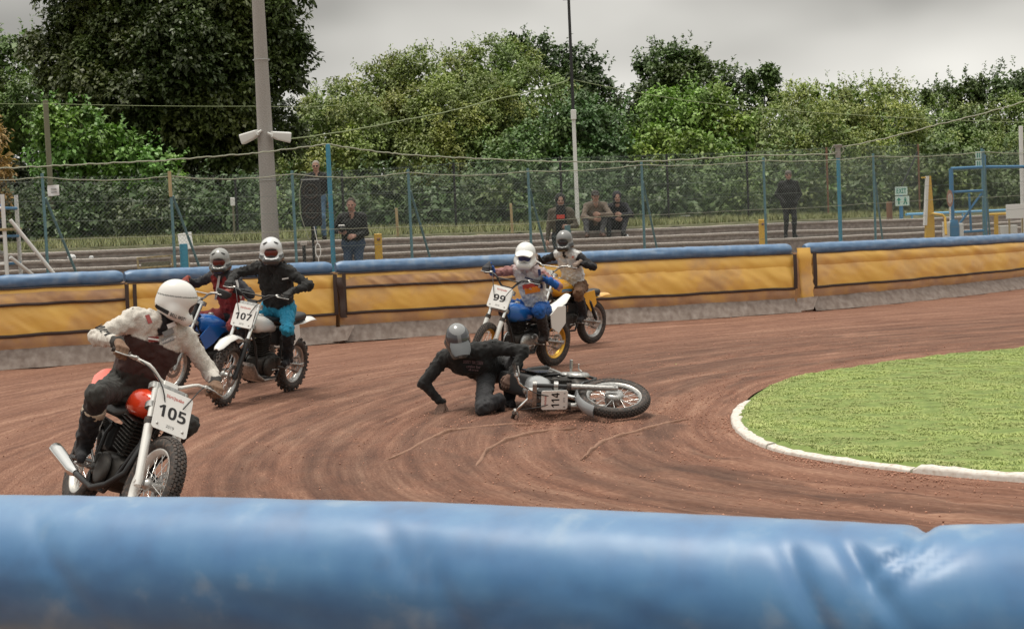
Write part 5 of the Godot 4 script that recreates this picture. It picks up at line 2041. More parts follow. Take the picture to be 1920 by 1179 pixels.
func build_trees() -> void:
	var G := "trees beyond the terrace"
	tree("broadleaf_tree", "very large dark broadleaf tree behind the concrete pole", [[250, 60, 120, 43], [400, 40, 135, 42.5], [140, 120, 85, 43], [330, 150, 120, 41.5], [470, 130, 95, 42.5], [220, 190, 110, 42], [420, 235, 100, 42], [520, 70, 60, 42.5], [550, 140, 38, 42], [500, 245, 62, 42.5], [180, -30, 110, 43], [330, -60, 140, 43], [470, -30, 110, 43], [110, 60, 45, 43], [300, 255, 90, 42.5], [566, 95, 22, 42]], Color(0.058, 0.088, 0.025), 1, 11, [330, 452, 44, 0.22], 1.0, G, "tree", 0.22)
	tree("broadleaf_tree", "fresh green tree with bright tufts standing under the large dark tree", [[130, 270, 62, 38], [90, 235, 34, 38], [210, 300, 58, 38.5], [110, 320, 40, 38.5], [290, 330, 55, 38.7], [165, 235, 30, 38.5]], Color(0.116, 0.240, 0.048), 1, 12, [150, 462, 38.5, 0.07], 1.0, G)
	tree("broadleaf_tree", "mid green tree at the frame edge beside the large dark tree", [[20, 150, 60, 46], [50, 90, 36, 46], [-30, 90, 50, 46], [60, 200, 60, 45], [0, 230, 70, 45], [-40, 170, 60, 46]], Color(0.116, 0.197, 0.050), 0, 13, [10, 458, 45, 0.14], 1.0, G)
	tree("conifer", "orange brown dying conifer shrub at the frame edge beside scaffolding", [[-2, 300, 14, 33.0], [-12, 260, 16, 33.0], [8, 325, 12, 33.0], [-14, 380, 26, 33], [-6, 420, 22, 33]], Color(0.407, 0.262, 0.097), 2, 14, [0, 472, 33, 0.05], 1.0, G, "shrub")
	# the long rounded mass in the middle
	tree("hawthorn_tree", "olive green tree forming the sloping flank of the copse beside the dark tree", [[640, 210, 62, 49], [600, 260, 58, 48], [690, 250, 70, 47.5], [650, 300, 66, 46.5], [585, 210, 26, 49], [700, 175, 50, 50], [560, 300, 50, 47]], Color(0.194, 0.262, 0.070), 0, 15, [640, 440, 49, 0.10], 1.0, G)
	tree("hawthorn_tree", "olive green rounded tree between the copse's sloping flank and its highest rise", [[790, 165, 68, 50], [740, 150, 44, 51], [830, 225, 78, 48], [760, 235, 66, 48], [800, 300, 66, 46.5], [850, 140, 40, 51]], Color(0.191, 0.250, 0.066), 0, 16, [790, 436, 49.5, 0.12], 1.0, G)
	tree("hawthorn_tree", "tall olive tree at the highest rise of the rounded copse", [[920, 150, 66, 51], [880, 115, 34, 52], [965, 125, 50, 52], [930, 220, 80, 49], [1000, 190, 64, 50], [900, 290, 66, 47.5]], Color(0.175, 0.256, 0.070), 0, 17, [930, 432, 51, 0.12], 1.0, G)
	tree("ash_tree", "dark leaved tree topping the copse beside the tall lamp mast", [[1000, 95, 30, 54], [1040, 115, 38, 54], [1090, 130, 40, 54], [1120, 160, 36, 54], [1070, 175, 50, 53.5], [975, 90, 18, 54], [1140, 190, 26, 54]], Color(0.061, 0.109, 0.036), 1, 18, [1060, 420, 54.5, 0.14], 1.0, G, "tree", 0.26)
	tree("broadleaf_tree", "blue green bushy tree behind the two seated spectators and lamp mast", [[1010, 290, 62, 46.5], [1080, 250, 66, 47], [1130, 300, 56, 46.5], [1050, 345, 56, 45.5], [1150, 235, 40, 48], [950, 335, 56, 46]], Color(0.101, 0.192, 0.066), 1, 19, [1070, 430, 48, 0.12], 1.0, G)
	tree("ash_tree", "dark crowned tree behind the light green tree, right of the sky gap", [[1240, 130, 44, 55], [1290, 125, 42, 55], [1220, 175, 36, 55], [1340, 150, 36, 55], [1270, 180, 56, 54.5], [1205, 120, 16, 55], [1390, 165, 26, 55], [1175, 200, 30, 55]], Color(0.078, 0.131, 0.038), 1, 20, [1270, 420, 56, 0.14], 1.0, G, "tree", 0.24)
	tree("broadleaf_tree", "light green leafy tree right of the lamp mast, over the fence", [[1260, 230, 58, 47.5], [1320, 215, 56, 48], [1230, 290, 56, 46.5], [1300, 290, 62, 46], [1370, 260, 50, 47.5], [1215, 245, 30, 48], [1340, 320, 50, 46]], Color(0.184, 0.301, 0.066), 1, 21, [1290, 424, 48, 0.12], 1.0, G)
	tree("ash_tree", "sparse tree with wind blown twigs reaching into the sky", [[1430, 175, 24, 54], [1446, 140, 13, 54], [1410, 150, 12, 54], [1460, 190, 18, 54], [1400, 195, 26, 54], [1437, 133, 6, 54]], Color(0.088, 0.152, 0.042), 1, 22, [1430, 416, 54.5, 0.09], 1.0, G, "tree", 0.3)
	tree("hawthorn_tree", "olive green rounded tree behind the man in black with knit cap", [[1500, 215, 52, 52], [1550, 200, 46, 53], [1450, 250, 58, 50.5], [1540, 270, 66, 49], [1480, 300, 58, 48.5], [1400, 310, 50, 48]], Color(0.179, 0.256, 0.070), 0, 23, [1500, 414, 52, 0.12], 1.0, G)
	tree("hawthorn_tree", "olive tree with even top behind the horn speaker pole", [[1620, 200, 48, 54], [1670, 190, 44, 55], [1600, 260, 60, 52], [1680, 260, 62, 52], [1640, 310, 58, 50.5], [1580, 180, 26, 55]], Color(0.191, 0.265, 0.073), 0, 24, [1640, 410, 54, 0.12], 1.0, G)
	tree("ash_tree", "dark tree rising over the hedge behind the blue gate", [[1800, 180, 38, 58], [1770, 190, 32, 58], [1850, 175, 36, 58], [1900, 165, 40, 58], [1740, 185, 22, 58], [1940, 180, 40, 58]], Color(0.083, 0.134, 0.042), 1, 25, [1830, 402, 58.5, 0.12], 1.0, G, "tree", 0.24)
	tree("hawthorn_tree", "olive tree behind the blue gate frame at the frame edge", [[1760, 250, 56, 54], [1830, 245, 56, 54], [1900, 240, 56, 54], [1780, 310, 56, 52], [1860, 305, 60, 52], [1940, 300, 60, 52]], Color(0.160, 0.240, 0.070), 0, 26, [1830, 404, 54, 0.12], 1.0, G)
	# the wood behind, one dark mass
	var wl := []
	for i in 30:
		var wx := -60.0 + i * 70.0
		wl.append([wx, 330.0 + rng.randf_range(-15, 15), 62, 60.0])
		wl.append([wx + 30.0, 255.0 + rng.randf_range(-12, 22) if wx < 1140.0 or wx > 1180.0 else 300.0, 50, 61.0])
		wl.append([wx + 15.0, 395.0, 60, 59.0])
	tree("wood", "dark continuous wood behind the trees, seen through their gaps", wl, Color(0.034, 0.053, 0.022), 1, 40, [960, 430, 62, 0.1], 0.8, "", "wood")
	(get_node("wood") as Node).set_meta("kind", "stuff")
	# shrubs growing against the fences
	var words := ["under the conifer at the frame edge", "behind the paper notice on the fence", "behind the post with wooden batten", "left of the concrete pole", "behind the loudspeaker and grey haired man", "behind the man with a camera", "between the wooden stakes", "behind the hooded spectator", "behind the seated spectators", "behind the low wooden bench", "beside the man with knit cap", "behind the horn speaker pole", "around the exit sign", "behind the blue gate", "past the blue gate at the frame edge"]
	for i in words.size():
		var x := -20.0 + i * 137.0
		var e := edge(x, 2)
		var D := -e.z + (5.4 if x > 420.0 and x < 1740.0 else 4.2)
		var s := FPX / D
		var foot: float = 589.5 - (589.5 - 0.0) * 0.0
		foot = interp([[0.0, 470.0], [500.0, 455.0], [950.0, 438.0], [1500.0, 415.0], [1920.0, 400.0]], x)
		var r := rng.randf_range(0.85, 1.15)
		var dk := rng.randf_range(0.75, 1.2)
		var col := Color(0.078, 0.134, 0.046) * dk if x < 1300.0 else Color(0.113, 0.174, 0.054) * dk
		tree("shrub", "dense shrub at the foot of the trees, " + words[i], [[x, foot - 42, 46 * r, D], [x - 44, foot - 30, 42, D + 0.4], [x + 46, foot - 34, 44, D + 0.3], [x + 10, foot - 88 * r, 40, D + 0.8], [x - 50, foot - 80, 36, D + 1.0], [x + 60, foot - 84, 36, D + 0.9]], Color(col.r, col.g, col.b), i % 2, 60 + i, [x, foot, D, 0.05], 1.0, "shrubs along the back of the terrace", "shrub")
# ================================================================ motorcycles and riders
var last_field: Field
func rider(b: Dictionary, o: Dictionary, label: String) -> Dictionary:
	var sy: float = b.seat_y
	var j := {"side": Vector3(0, 0, -1), "pelvis": Vector3(-0.30, sy + 0.09, 0), "chest": Vector3(-0.16, sy + 0.42, 0), "neck": Vector3(-0.07, sy + 0.60, 0), "head": Vector3(-0.01, sy + 0.75, 0)}
	var hd: Basis = b.x.basis
	for s in ["l", "r"]:
		var k := 0 if s == "l" else 1
		var sg := -1.0 if s == "l" else 1.0
		var g: Vector3 = b.grips[k]
		var hdir: Vector3 = (o.get("handdir_" + s, Vector3(0.85, -0.35, -sg * 0.15)) as Vector3).normalized()
		var palm := Vector3(-0.3, -1, 0)
		palm = (palm - hdir * palm.dot(hdir)).normalized()
		j["hand_" + s] = g - hdir * 0.085 - palm * 0.030
		j["handdir_" + s] = hdir
		j["palm_" + s] = palm
		j["curl_" + s] = 0.95
		j["elbow_" + s] = Vector3(-0.5, -0.55, 0.85 * sg)
		var p: Vector3 = b.pegs[k]
		j["foot_" + s] = p + Vector3(-0.06, 0.115, 0.0)
		j["toe_" + s] = Vector3(0.95, -0.18, sg * 0.22).normalized()
		j["knee_" + s] = Vector3(1.0, 0.25, sg * 0.55)
	j.merge(o.get("joints", {}), true)
	var bd := body(j, o.colors, o.get("cell", 0.014), o.get("rough", 0.012), o.get("seed", 1), o.get("bands", []))
	var n := person("person", b.x, bd, label, "riders on the dirt track")
	var dir: Vector3 = b.x.basis.inverse() * (o.look as Vector3)
	var up: Vector3 = b.x.basis.inverse() * (o.get("head_up", Vector3.UP) as Vector3)
	var hx := Transform3D(facing(dir, up).scaled_local(Vector3.ONE * o.get("helmet_scale", 1.0)), j.head)
	var h := helmet(n, hx, o.helmet)
	return {"node": n, "field": bd.field, "j": j, "helmet": h, "hx": hx, "arms": bd.arms}

func set_down(o: Node3D, floor_y := 0.0) -> void:
	var low := 1e6
	for c in o.find_children("*", "MeshInstance3D", true, false):
		var x := Transform3D.IDENTITY
		var p: Node = c
		while p != o:
			x = (p as Node3D).transform * x
			p = p.get_parent()
		x = o.transform * x
		var a: PackedVector3Array = c.mesh.surface_get_arrays(0)[Mesh.ARRAY_VERTEX]
		for v in a: low = minf(low, x.basis.x.y * v.x + x.basis.y.y * v.y + x.basis.z.y * v.z + x.origin.y)
	o.position.y += floor_y - low

func world_patch(r: Dictionary, m: MB, at: Vector3, seen_from: Vector3, up: Vector3, called: String, mt: Material, lift := 0.006) -> void:
	# at, seen_from and up in the rider's own axes
	var z := seen_from.normalized()
	var x := up.cross(z).normalized()
	part(lay(m, Transform3D(Basis(x, z.cross(x), z), at), r.field, lift), called, mt, r.node)

func build_bikes_and_riders() -> void:
	var black := Color(0.014, 0.014, 0.016)
	var skin := Color(0.42, 0.24, 0.17)
	# ---- the red flat tracker with plate 105
	var x := bike_frame(31.0, 24.0, Vector3(-2.82, 0.0, -10.65))
	var b := make_bike(x, {"rf": 0.335, "rr": 0.33, "tf": 0.105, "tr": 0.12, "knob": 0.007, "rim": M.white_metal, "slider": M.white_metal, "stanchion": M.white_metal, "fork": 0.70, "rake": 26.0, "fx": 0.70, "rx": -0.70, "steer": 6.0, "plate": "105", "plate_up": 0.50, "plate_w": 0.265, "plate_h": 0.29, "plate_tilt": 2.0,
		"seat_y": 0.80, "tank": M.red_gloss, "tank_rings": [[-0.13, 0.80, 0.05, 0.04], [-0.06, 0.815, 0.10, 0.075], [0.07, 0.83, 0.135, 0.105], [0.20, 0.835, 0.135, 0.105], [0.28, 0.84, 0.105, 0.08], [0.33, 0.84, 0.05, 0.04]], "front_fender": null, "rear_fender": M.pink_gloss, "rear_path": [[-0.40, 0.80, 0.13, 0.03], [-0.62, 0.84, 0.155, 0.04], [-0.80, 0.91, 0.15, 0.05], [-0.90, 0.99, 0.12, 0.05], [-0.93, 1.03, 0.08, 0.04]], "bar_rise": 0.07, "bar_w": 0.42, "bar_mat": M.white_metal, "crossbar": false, "muffler_high": false, "muffler": M.chrome, "pipe_mat": M.black_metal, "twin_shock": true, "side": M.white_gloss, "side_poly": [Vector2(-0.30, 0.70), Vector2(-0.56, 0.74), Vector2(-0.60, 0.56), Vector2(-0.42, 0.44), Vector2(-0.32, 0.48)], "engine_y": 0.42, "swing_mat": M.black_metal, "fins": 10}, "orange red tanked flat track motorcycle with white number plate 105")
	var cream := Color(0.76, 0.71, 0.64)
	var brown := Color(0.060, 0.024, 0.020)
	var grey := Color(0.050, 0.048, 0.046)
	var r := rider(b, {"look": Vector3(0.84, -0.42, -0.22), "head_up": Vector3(0.25, 1, 0.05), "helmet_scale": 0.95, "cell": 0.011, "rough": 0.009, "seed": 4,
		"colors": {"pelvis": grey, "belly": Color(0.035, 0.028, 0.026), "mid": brown, "chest": cream, "shoulder": cream, "uparm": cream, "forearm": cream, "neck": black, "cuff": Color(0.05, 0.045, 0.04), "hand": Color(0.27, 0.16, 0.10), "gloved": true, "thigh": grey, "knee": Color(0.028, 0.022, 0.020), "shin": Color(0.025, 0.023, 0.022), "boot": black, "boot_top": 0.6},
		"joints": {"scale": 1.05, "pelvis": Vector3(-0.30, 0.90, 0.02), "chest": Vector3(-0.17, 1.23, 0.04), "neck": Vector3(-0.08, 1.42, 0.04), "head": Vector3(-0.01, 1.565, 0.02), "elbow_r": Vector3(-0.75, -0.65, 0.9), "elbow_l": Vector3(-0.6, -0.3, -0.8)},
		"helmet": {"shell": Color(0.70, 0.69, 0.66), "peak": false, "cell": 0.005, "chin_out": 0.105, "bands": [[Vector3(0, 0.96, -0.28), 0.050, 0.059, Color(0.20, 0.20, 0.19)]]}}, "rider in cream and brown leather jacket and white full helmet on the red motorcycle")
	# knee band, shoulder lettering, chest badges
	var J: Dictionary = r.j
	var arm: Array = r.arms["r"]
	var cam := (x.basis.inverse() * (EYE - x * Vector3(0, 1.2, 0))).normalized()
	var up := x.basis.inverse() * Vector3.UP
	var rt := up.cross(cam).normalized()
	var ua: Vector3 = (arm[1] - arm[0]).normalized()
	world_patch(r, letters("MEN", 0.055, true), arm[0].lerp(arm[1], 0.80) + cam * 0.06 + up * 0.01, cam + up * 0.5, up * 0.5 + rt * 0.85, "lettering", M.ink)
	var ch: Vector3 = J.chest
	world_patch(r, patch(0.07, 0.036), ch + cam * 0.12 + up * 0.045 + rt * 0.025, cam, up, "badge", M.maroon)
	world_patch(r, patch(0.075, 0.012), ch + cam * 0.12 + up * 0.045 + rt * 0.025, cam, up + rt * 0.2, "badge_stripe", M.white_ink, 0.009)
	world_patch(r, patch(0.03, 0.06), ch + cam * 0.12 + up * 0.165 + rt * 0.0, cam + up * 0.4, up - rt * 0.3, "badge", M.maroon)
	world_patch(r, patch(0.075, 0.035), ch + cam * 0.12 + up * 0.085 + rt * 0.125, cam, up - rt * 0.35, "badge", M.grey_ink)
	world_patch(r, patch(0.085, 0.035), ch + cam * 0.12 + up * 0.035 + rt * 0.12, cam, up - rt * 0.35, "badge", M.grey_ink)
	world_patch(r, patch(0.06, 0.03), ch + cam * 0.12 + up * 0.135 + rt * 0.15, cam, up - rt * 0.35, "badge", M.white_ink)
	world_patch(r, letters("CHAMPION", 0.016, true), ch + cam * 0.12 + up * 0.035 + rt * 0.12, cam, up - rt * 0.35, "lettering", M.white_ink, 0.010)
	# helmet lettering on its right flank
	var hf := Field.new()
	hf.ell(Vector3(0, 0.035, -0.012), Vector3(0.122, 0.128, 0.146), cream, 0.02)
	hf.ell(Vector3(0, -0.045, -0.02), Vector3(0.112, 0.085, 0.125), cream, 0.05)
	hf.cap(Vector3(-0.088, -0.070, 0.0), Vector3(-0.045, -0.088, 0.105), 0.046, 0.040, cream, 0.05)
	var hb := Basis(Vector3(0, 0, 1), Vector3(0, 1, 0), Vector3(-1, 0, 0))
	part(lay(letters("BELL MOTO 3", 0.026, true, false, 0.15), Transform3D(hb, Vector3(-0.16, -0.082, 0.055)), hf, 0.003), "lettering", M.ink, r.helmet)
	part(lay(patch(0.10, 0.030, 10), Transform3D(hb, Vector3(-0.16, -0.080, -0.085)), hf, 0.003), "stripe", M.ink, r.helmet)
	# pale band below the knee
	var kn := ik(J.pelvis + Vector3(0, 0, 0.095), J.foot_r, 0.43, 0.42, J.knee_r)
	var kb := MB.new()
	var kd: Vector3 = (J.foot_r - kn).normalized()
	kb.tube([kn + kd * 0.10, kn + kd * 0.105, kn + kd * 0.15, kn + kd * 0.155], [0.070, 0.081, 0.080, 0.070], 18)
	part(kb, "knee_strap", mat(Color(0.50, 0.42, 0.32), 0.7), r.node)
	# ---- the white enduro with plate 107
	x = bike_frame(-22.0, 9.0, Vector3(-2.94, 0, -18.2))
	b = make_bike(x, {"tank_rings": [[-0.16, 0.80, 0.06, 0.05], [-0.05, 0.83, 0.09, 0.08], [0.10, 0.86, 0.11, 0.10], [0.22, 0.87, 0.10, 0.10], [0.32, 0.88, 0.06, 0.07]], "plate": "107", "plate_up": 0.68, "plate_w": 0.25, "plate_h": 0.26, "steer": 8.0, "knob": 0.016, "tf": 0.095, "tr": 0.125, "skid": M.alloy, "side": M.white_gloss, "twin_shock": false, "slider": M.black_metal, "muffler": M.black_metal, "exhaust_side": 1.0, "bar_mat": M.black_metal}, "white enduro motorcycle with knobbly tyres and white number plate 107")
	var jk := Color(0.013, 0.012, 0.014)
	r = rider(b, {"look": Vector3(0.12, -0.08, 1.0), "cell": 0.013, "rough": 0.014, "seed": 7, "helmet_scale": 1.04,
		"colors": {"pelvis": Color(0.02, 0.30, 0.50), "belly": jk, "chest": jk, "shoulder": jk, "uparm": jk, "forearm": jk, "neck": jk, "hand": Color(0.03, 0.03, 0.03), "gloved": true, "thigh": Color(0.02, 0.33, 0.55), "shin": Color(0.02, 0.33, 0.55), "boot": black, "boot_top": 0.78},
		"joints": {"bulk": 0.012, "elbow_l": Vector3(-0.7, -0.1, -0.8), "elbow_r": Vector3(-0.7, -0.1, 0.9)},
		"helmet": {"shell": Color(0.58, 0.59, 0.60), "lower": Color(0.66, 0.65, 0.63), "chin": Color(0.045, 0.04, 0.04), "lens": M.red_lens, "peak": false, "mark": M.black_plastic}}, "rider in black jacket, turquoise trousers and pale helmet on the white motorcycle")
	cam = (x.basis.inverse() * (EYE - x * Vector3(0, 1.2, 0))).normalized()
	up = x.basis.inverse() * Vector3.UP
	rt = up.cross(cam).normalized()
	world_patch(r, patch(0.075, 0.016), r.j.chest + cam * 0.12 + up * 0.01 + rt * 0.11, cam, up - rt * 0.1, "chest_logo", M.white_ink)
	# ---- the blue enduro behind
	x = bike_frame(-36.0, 8.0, Vector3(-3.70, 0, -19.55))
	b = make_bike(x, {"seat_y": 0.82, "tank_rings": [[-0.16, 0.74, 0.07, 0.05], [-0.05, 0.77, 0.12, 0.09], [0.10, 0.80, 0.15, 0.13], [0.22, 0.81, 0.14, 0.13], [0.32, 0.82, 0.07, 0.08]], "tank": M.blue_gloss, "front_fender": M.blue_gloss, "rear_fender": M.blue_gloss, "side": M.blue_gloss, "shroud": M.blue_gloss, "steer": 5.0, "guards": M.black_plastic, "knob": 0.014}, "blue enduro motorcycle with dark hand guards beside the white one")
	var red := Color(0.30, 0.022, 0.022)
	r = rider(b, {"look": Vector3(0.02, -0.10, 1.0), "cell": 0.014, "seed": 9,
		"colors": {"pelvis": Color(0.03, 0.03, 0.035), "belly": red, "mid": red, "chest": red, "shoulder": Color(0.05, 0.05, 0.055), "uparm": Color(0.035, 0.035, 0.04), "forearm": Color(0.03, 0.03, 0.033), "neck": black, "hand": Color(0.32, 0.06, 0.04), "gloved": true, "thigh": Color(0.35, 0.06, 0.06), "shin": Color(0.03, 0.03, 0.03), "boot": black, "boot_top": 0.7},
		"helmet": {"shell": Color(0.26, 0.26, 0.25), "lower": Color(0.035, 0.035, 0.035), "chin": Color(0.02, 0.02, 0.02), "lens": M.red_lens, "peak": false, "mark": M.black_plastic}}, "rider in red fronted black jacket and grey helmet on the blue enduro")
	cam = (x.basis.inverse() * (EYE - x * Vector3(0, 1.2, 0))).normalized()
	up = x.basis.inverse() * Vector3.UP
	rt = up.cross(cam).normalized()
	for sg in [-1.0, 1.0]:
		world_patch(r, patch(0.028, 0.30, 8), r.j.chest + cam * 0.15 + up * 0.0 + rt * 0.125 * sg, cam, up + rt * -0.22 * sg, "white_stripe", M.white_ink)
	# ---- the blue bike with gold rims and plate 99
	x = bike_frame(-38.0, 7.0, Vector3(0.05, 0, -19.95))
	b = make_bike(x, {"plate": "99", "fork": 0.80, "tank_rings": [[-0.16, 0.70, 0.07, 0.05], [-0.05, 0.73, 0.12, 0.09], [0.10, 0.76, 0.14, 0.12], [0.22, 0.77, 0.13, 0.12], [0.32, 0.78, 0.07, 0.08]], "plate_up": 0.67, "plate_w": 0.27, "plate_h": 0.28, "plate_tilt": 4.0, "rim": M.gold_rim, "tank": M.blue_gloss, "front_fender": null, "rear_fender": M.white_gloss, "rear_path": [[-0.42, 0.76, 0.09, 0.03], [-0.62, 0.79, 0.10, 0.035], [-0.82, 0.86, 0.09, 0.035], [-0.95, 0.93, 0.06, 0.02]], "side": M.white_gloss, "side_poly": [Vector2(-0.42, 0.70), Vector2(-0.56, 0.80), Vector2(-0.74, 0.80), Vector2(-0.76, 0.58), Vector2(-0.62, 0.46), Vector2(-0.46, 0.54)], "knob": 0.008, "tr": 0.13, "steer": 16.0, "seat_y": 0.71, "muffler_high": false, "muffler": M.chrome, "slider": M.white_metal, "bar_rise": 0.12, "bar_mat": M.black_metal, "cover_mat": M.alloy}, "blue tanked motorcycle with gold wheel rims and white number plate 99")
	var blue := Color(0.010, 0.12, 0.46)
	r = rider(b, {"look": Vector3(-0.12, -0.22, 1.0), "head_up": Vector3(0.10, 1, 0), "cell": 0.013, "rough": 0.013, "seed": 12, "helmet_scale": 1.05,
		"colors": {"pelvis": blue, "belly": Color(0.78, 0.77, 0.76), "mid": Color(0.80, 0.79, 0.78), "chest": Color(0.80, 0.79, 0.78), "shoulder": Color(0.62, 0.50, 0.50), "uparm": Color(0.42, 0.20, 0.19), "forearm": blue, "neck": Color(0.5, 0.5, 0.5), "hand": Color(0.05, 0.05, 0.055), "gloved": true, "thigh": blue, "shin": blue, "boot": Color(0.03, 0.022, 0.02), "boot_top": 0.7},
		"helmet": {"shell": Color(0.70, 0.70, 0.69), "lens": M.blue_lens, "goggle": M.white_plastic, "peak": true, "peak_tilt": 0.12}}, "rider in blue, white and orange motocross kit with white peaked helmet")
	cam = (x.basis.inverse() * (EYE - x * Vector3(0, 1.2, 0))).normalized()
	up = x.basis.inverse() * Vector3.UP
	rt = up.cross(cam).normalized()
	var orange := mat(Color(0.78, 0.24, 0.02), 0.8)
	var navy := mat(Color(0.02, 0.03, 0.10), 0.8)
	world_patch(r, patch(0.22, 0.055), r.j.chest + cam * 0.12 - up * 0.05, cam, up - rt * 0.15, "jersey_stripe", M.red_ink)
	world_patch(r, patch(0.19, 0.075), r.j.chest + cam * 0.12 - up * 0.105 + rt * 0.01, cam, up - rt * 0.15, "jersey_stripe", orange)
	world_patch(r, patch(0.035, 0.24, 8), r.j.chest + cam * 0.14 + up * 0.03 + rt * 0.115, cam, up - rt * 0.1, "jersey_stripe", navy)
	world_patch(r, patch(0.16, 0.018), r.j.chest + cam * 0.12 + up * 0.03, cam, up + rt * 0.35, "jersey_stripe", navy, 0.008)
	# ---- the yellow bike
	x = bike_frame(-40.0, 4.0, Vector3(0.72, 0, -23.45))
	b = make_bike(x, {"tank": M.yellow_gloss, "tank_rings": [[-0.20, 0.84, 0.06, 0.05], [-0.08, 0.87, 0.11, 0.09], [0.08, 0.89, 0.15, 0.13], [0.22, 0.89, 0.15, 0.13], [0.33, 0.90, 0.08, 0.08]], "band": M.sky_gloss, "front_fender": M.yellow_gloss, "rear_fender": M.yellow_gloss, "side": M.yellow_gloss, "side_poly": [Vector2(-0.20, 0.78), Vector2(-0.58, 0.82), Vector2(-0.64, 0.62), Vector2(-0.50, 0.50), Vector2(-0.40, 0.62), Vector2(-0.24, 0.66)], "knob": 0.008, "seat_y": 0.81, "steer": 10.0, "twin_shock": true, "muffler": M.white_metal}, "yellow tanked motorcycle with blue tank stripe near the far barrier")
	var white := Color(0.80, 0.80, 0.79)
	r = rider(b, {"look": Vector3(-0.25, -0.12, 1.0), "cell": 0.014, "rough": 0.014, "seed": 15,
		"colors": {"pelvis": Color(0.14, 0.072, 0.036), "belly": white, "chest": white, "shoulder": white, "uparm": black, "forearm": black, "neck": black, "hand": Color(0.30, 0.22, 0.18), "gloved": true, "thigh": Color(0.17, 0.085, 0.040), "shin": Color(0.17, 0.085, 0.040), "boot": black, "boot_top": 0.65},
		"helmet": {"shell": Color(0.17, 0.17, 0.17), "lower": Color(0.03, 0.03, 0.032), "chin": Color(0.025, 0.025, 0.027), "peak": false}}, "rider in white vest over black sleeves, brown trousers and dark grey helmet")
	cam = (x.basis.inverse() * (EYE - x * Vector3(0, 1.2, 0))).normalized()
	up = x.basis.inverse() * Vector3.UP
	rt = up.cross(cam).normalized()
	world_patch(r, patch(0.03, 0.03), r.j.chest + cam * 0.12 + up * 0.09 - rt * 0.05, cam, up, "shirt_print", M.grey_ink)
	world_patch(r, patch(0.03, 0.03), r.j.chest + cam * 0.12 + up * 0.09 + rt * 0.04, cam, up, "shirt_print", mat(Color(0.45, 0.16, 0.12), 0.85))
	for q in [[0.20, 0.012, 0.03], [0.15, 0.012, 0.0], [0.18, 0.014, -0.035]]:
		world_patch(r, patch(q[0], q[1]), r.j.chest + cam * 0.12 + up * q[2], cam, up, "shirt_print", mat(Color(0.34, 0.33, 0.34), 0.85))
	# ---- the fallen motorcycle with plate 114
	var al := deg_to_rad(25.0)
	var f := Vector3(sin(al), 0, cos(al))
	var u := Vector3(-cos(al), 0, sin(al))
	var bas := Basis(f, u, f.cross(u))
	bas = Basis(Vector3(1, 0, 0), deg_to_rad(2.0)) * Basis(f, deg_to_rad(-5.0)) * bas
	var fx := Transform3D(bas, Vector3.ZERO)
	var ax := Vector3(0.70, 0.34, 0)
	var want := ap(1152, 752, 15.0)
	fx.origin = want - fx.basis * ax
	b = make_bike(fx, {"rf": 0.34, "rr": 0.325, "tf": 0.095, "tr": 0.115, "knob": 0.009, "fx": 0.70, "fork": 0.76, "rake": 27.0, "steer": -22.0, "plate": "114", "plate_up": 0.56, "plate_w": 0.20, "plate_h": 0.25, "drum": true, "tank": M.silver_gloss, "seat_y": 0.84, "front_fender": M.silver_gloss, "high_fender": false, "rear_fender": M.chrome, "rear_path": [[-0.55, 0.76, 0.09, 0.03], [-0.75, 0.78, 0.10, 0.04], [-0.92, 0.74, 0.10, 0.045], [-1.02, 0.64, 0.09, 0.045]], "stanchion": M.black_metal, "gaiter": false, "muffler_high": false, "muffler": M.black_metal, "exhaust_side": 1.0, "twin_shock": true, "side": M.black_gloss, "bar_w": 0.29, "bar_rise": 0.10, "bar_mat": M.chrome, "cover_mat": M.alloy, "crossbar": false}, "black and silver motorcycle lying on its side with number plate 114")
	set_down(b.node, -0.04)
	# ---- its rider on hands and knees
	var D := 16.1
	var jj := {"bulk": 0.022, "scale": 1.08, "side": Vector3(0.97, 0.05, -0.10), "hip_side": Vector3(0.96, 0.0, -0.25), "pelvis": ap(930, 690, 16.55), "chest": ap(884, 676, 16.20), "neck": ap(868, 656, 16.02), "head": ap(858, 636, 15.90),
		"hand_r": gp(829, 757, 0.075), "handdir_r": Vector3(-0.25, -0.62, 0.75), "palm_r": Vector3(0, -1, -0.6), "curl_r": 0.05, "elbow_r": Vector3(-1, 0.1, 0.25),
		"shoulder_r": ap(832, 672, 16.15), "shoulder_l": ap(926, 652, 16.15),
		"hand_l": ap(958, 704, 15.95), "elbow_l": Vector3(0.9, 0.1, 0.25), "curl_l": 0.6, "palm_l": Vector3(0, -0.3, -1),
		"kneeat_r": gp(905, 764, 0.075) , "foot_r": gp(905, 764, 0.10) + Vector3(0.16, 0.02, -0.40), "toe_r": Vector3(0.1, -0.9, -0.3),
		"kneeat_l": ap(966, 682, 16.15), "foot_l": gp(955, 745, 0.10), "toe_l": Vector3(0.2, 0, 0.97)}
	var denim := Color(0.032, 0.034, 0.036)
	var cols := {"pelvis": denim, "belly": jk, "chest": jk, "shoulder": jk, "uparm": jk, "forearm": jk, "neck": jk, "hand": Color(0.20, 0.12, 0.09), "gloved": true, "thigh": denim, "knee": Color(0.045, 0.047, 0.048), "shin": denim, "boot": black, "boot_top": 0.5}
	var base := gp(890, 768)
	for k in jj:
		if k in ["pelvis", "chest", "neck", "head", "hand_r", "hand_l", "kneeat_r", "kneeat_l", "foot_r", "foot_l", "shoulder_r", "shoulder_l"]: jj[k] -= base
	var bd := body(jj, cols, 0.013, 0.010, 21)
	var n := person("person", Transform3D(Basis(), base), bd, "rider in black sweatshirt kneeling on one hand beside the fallen motorcycle", "riders on the dirt track")
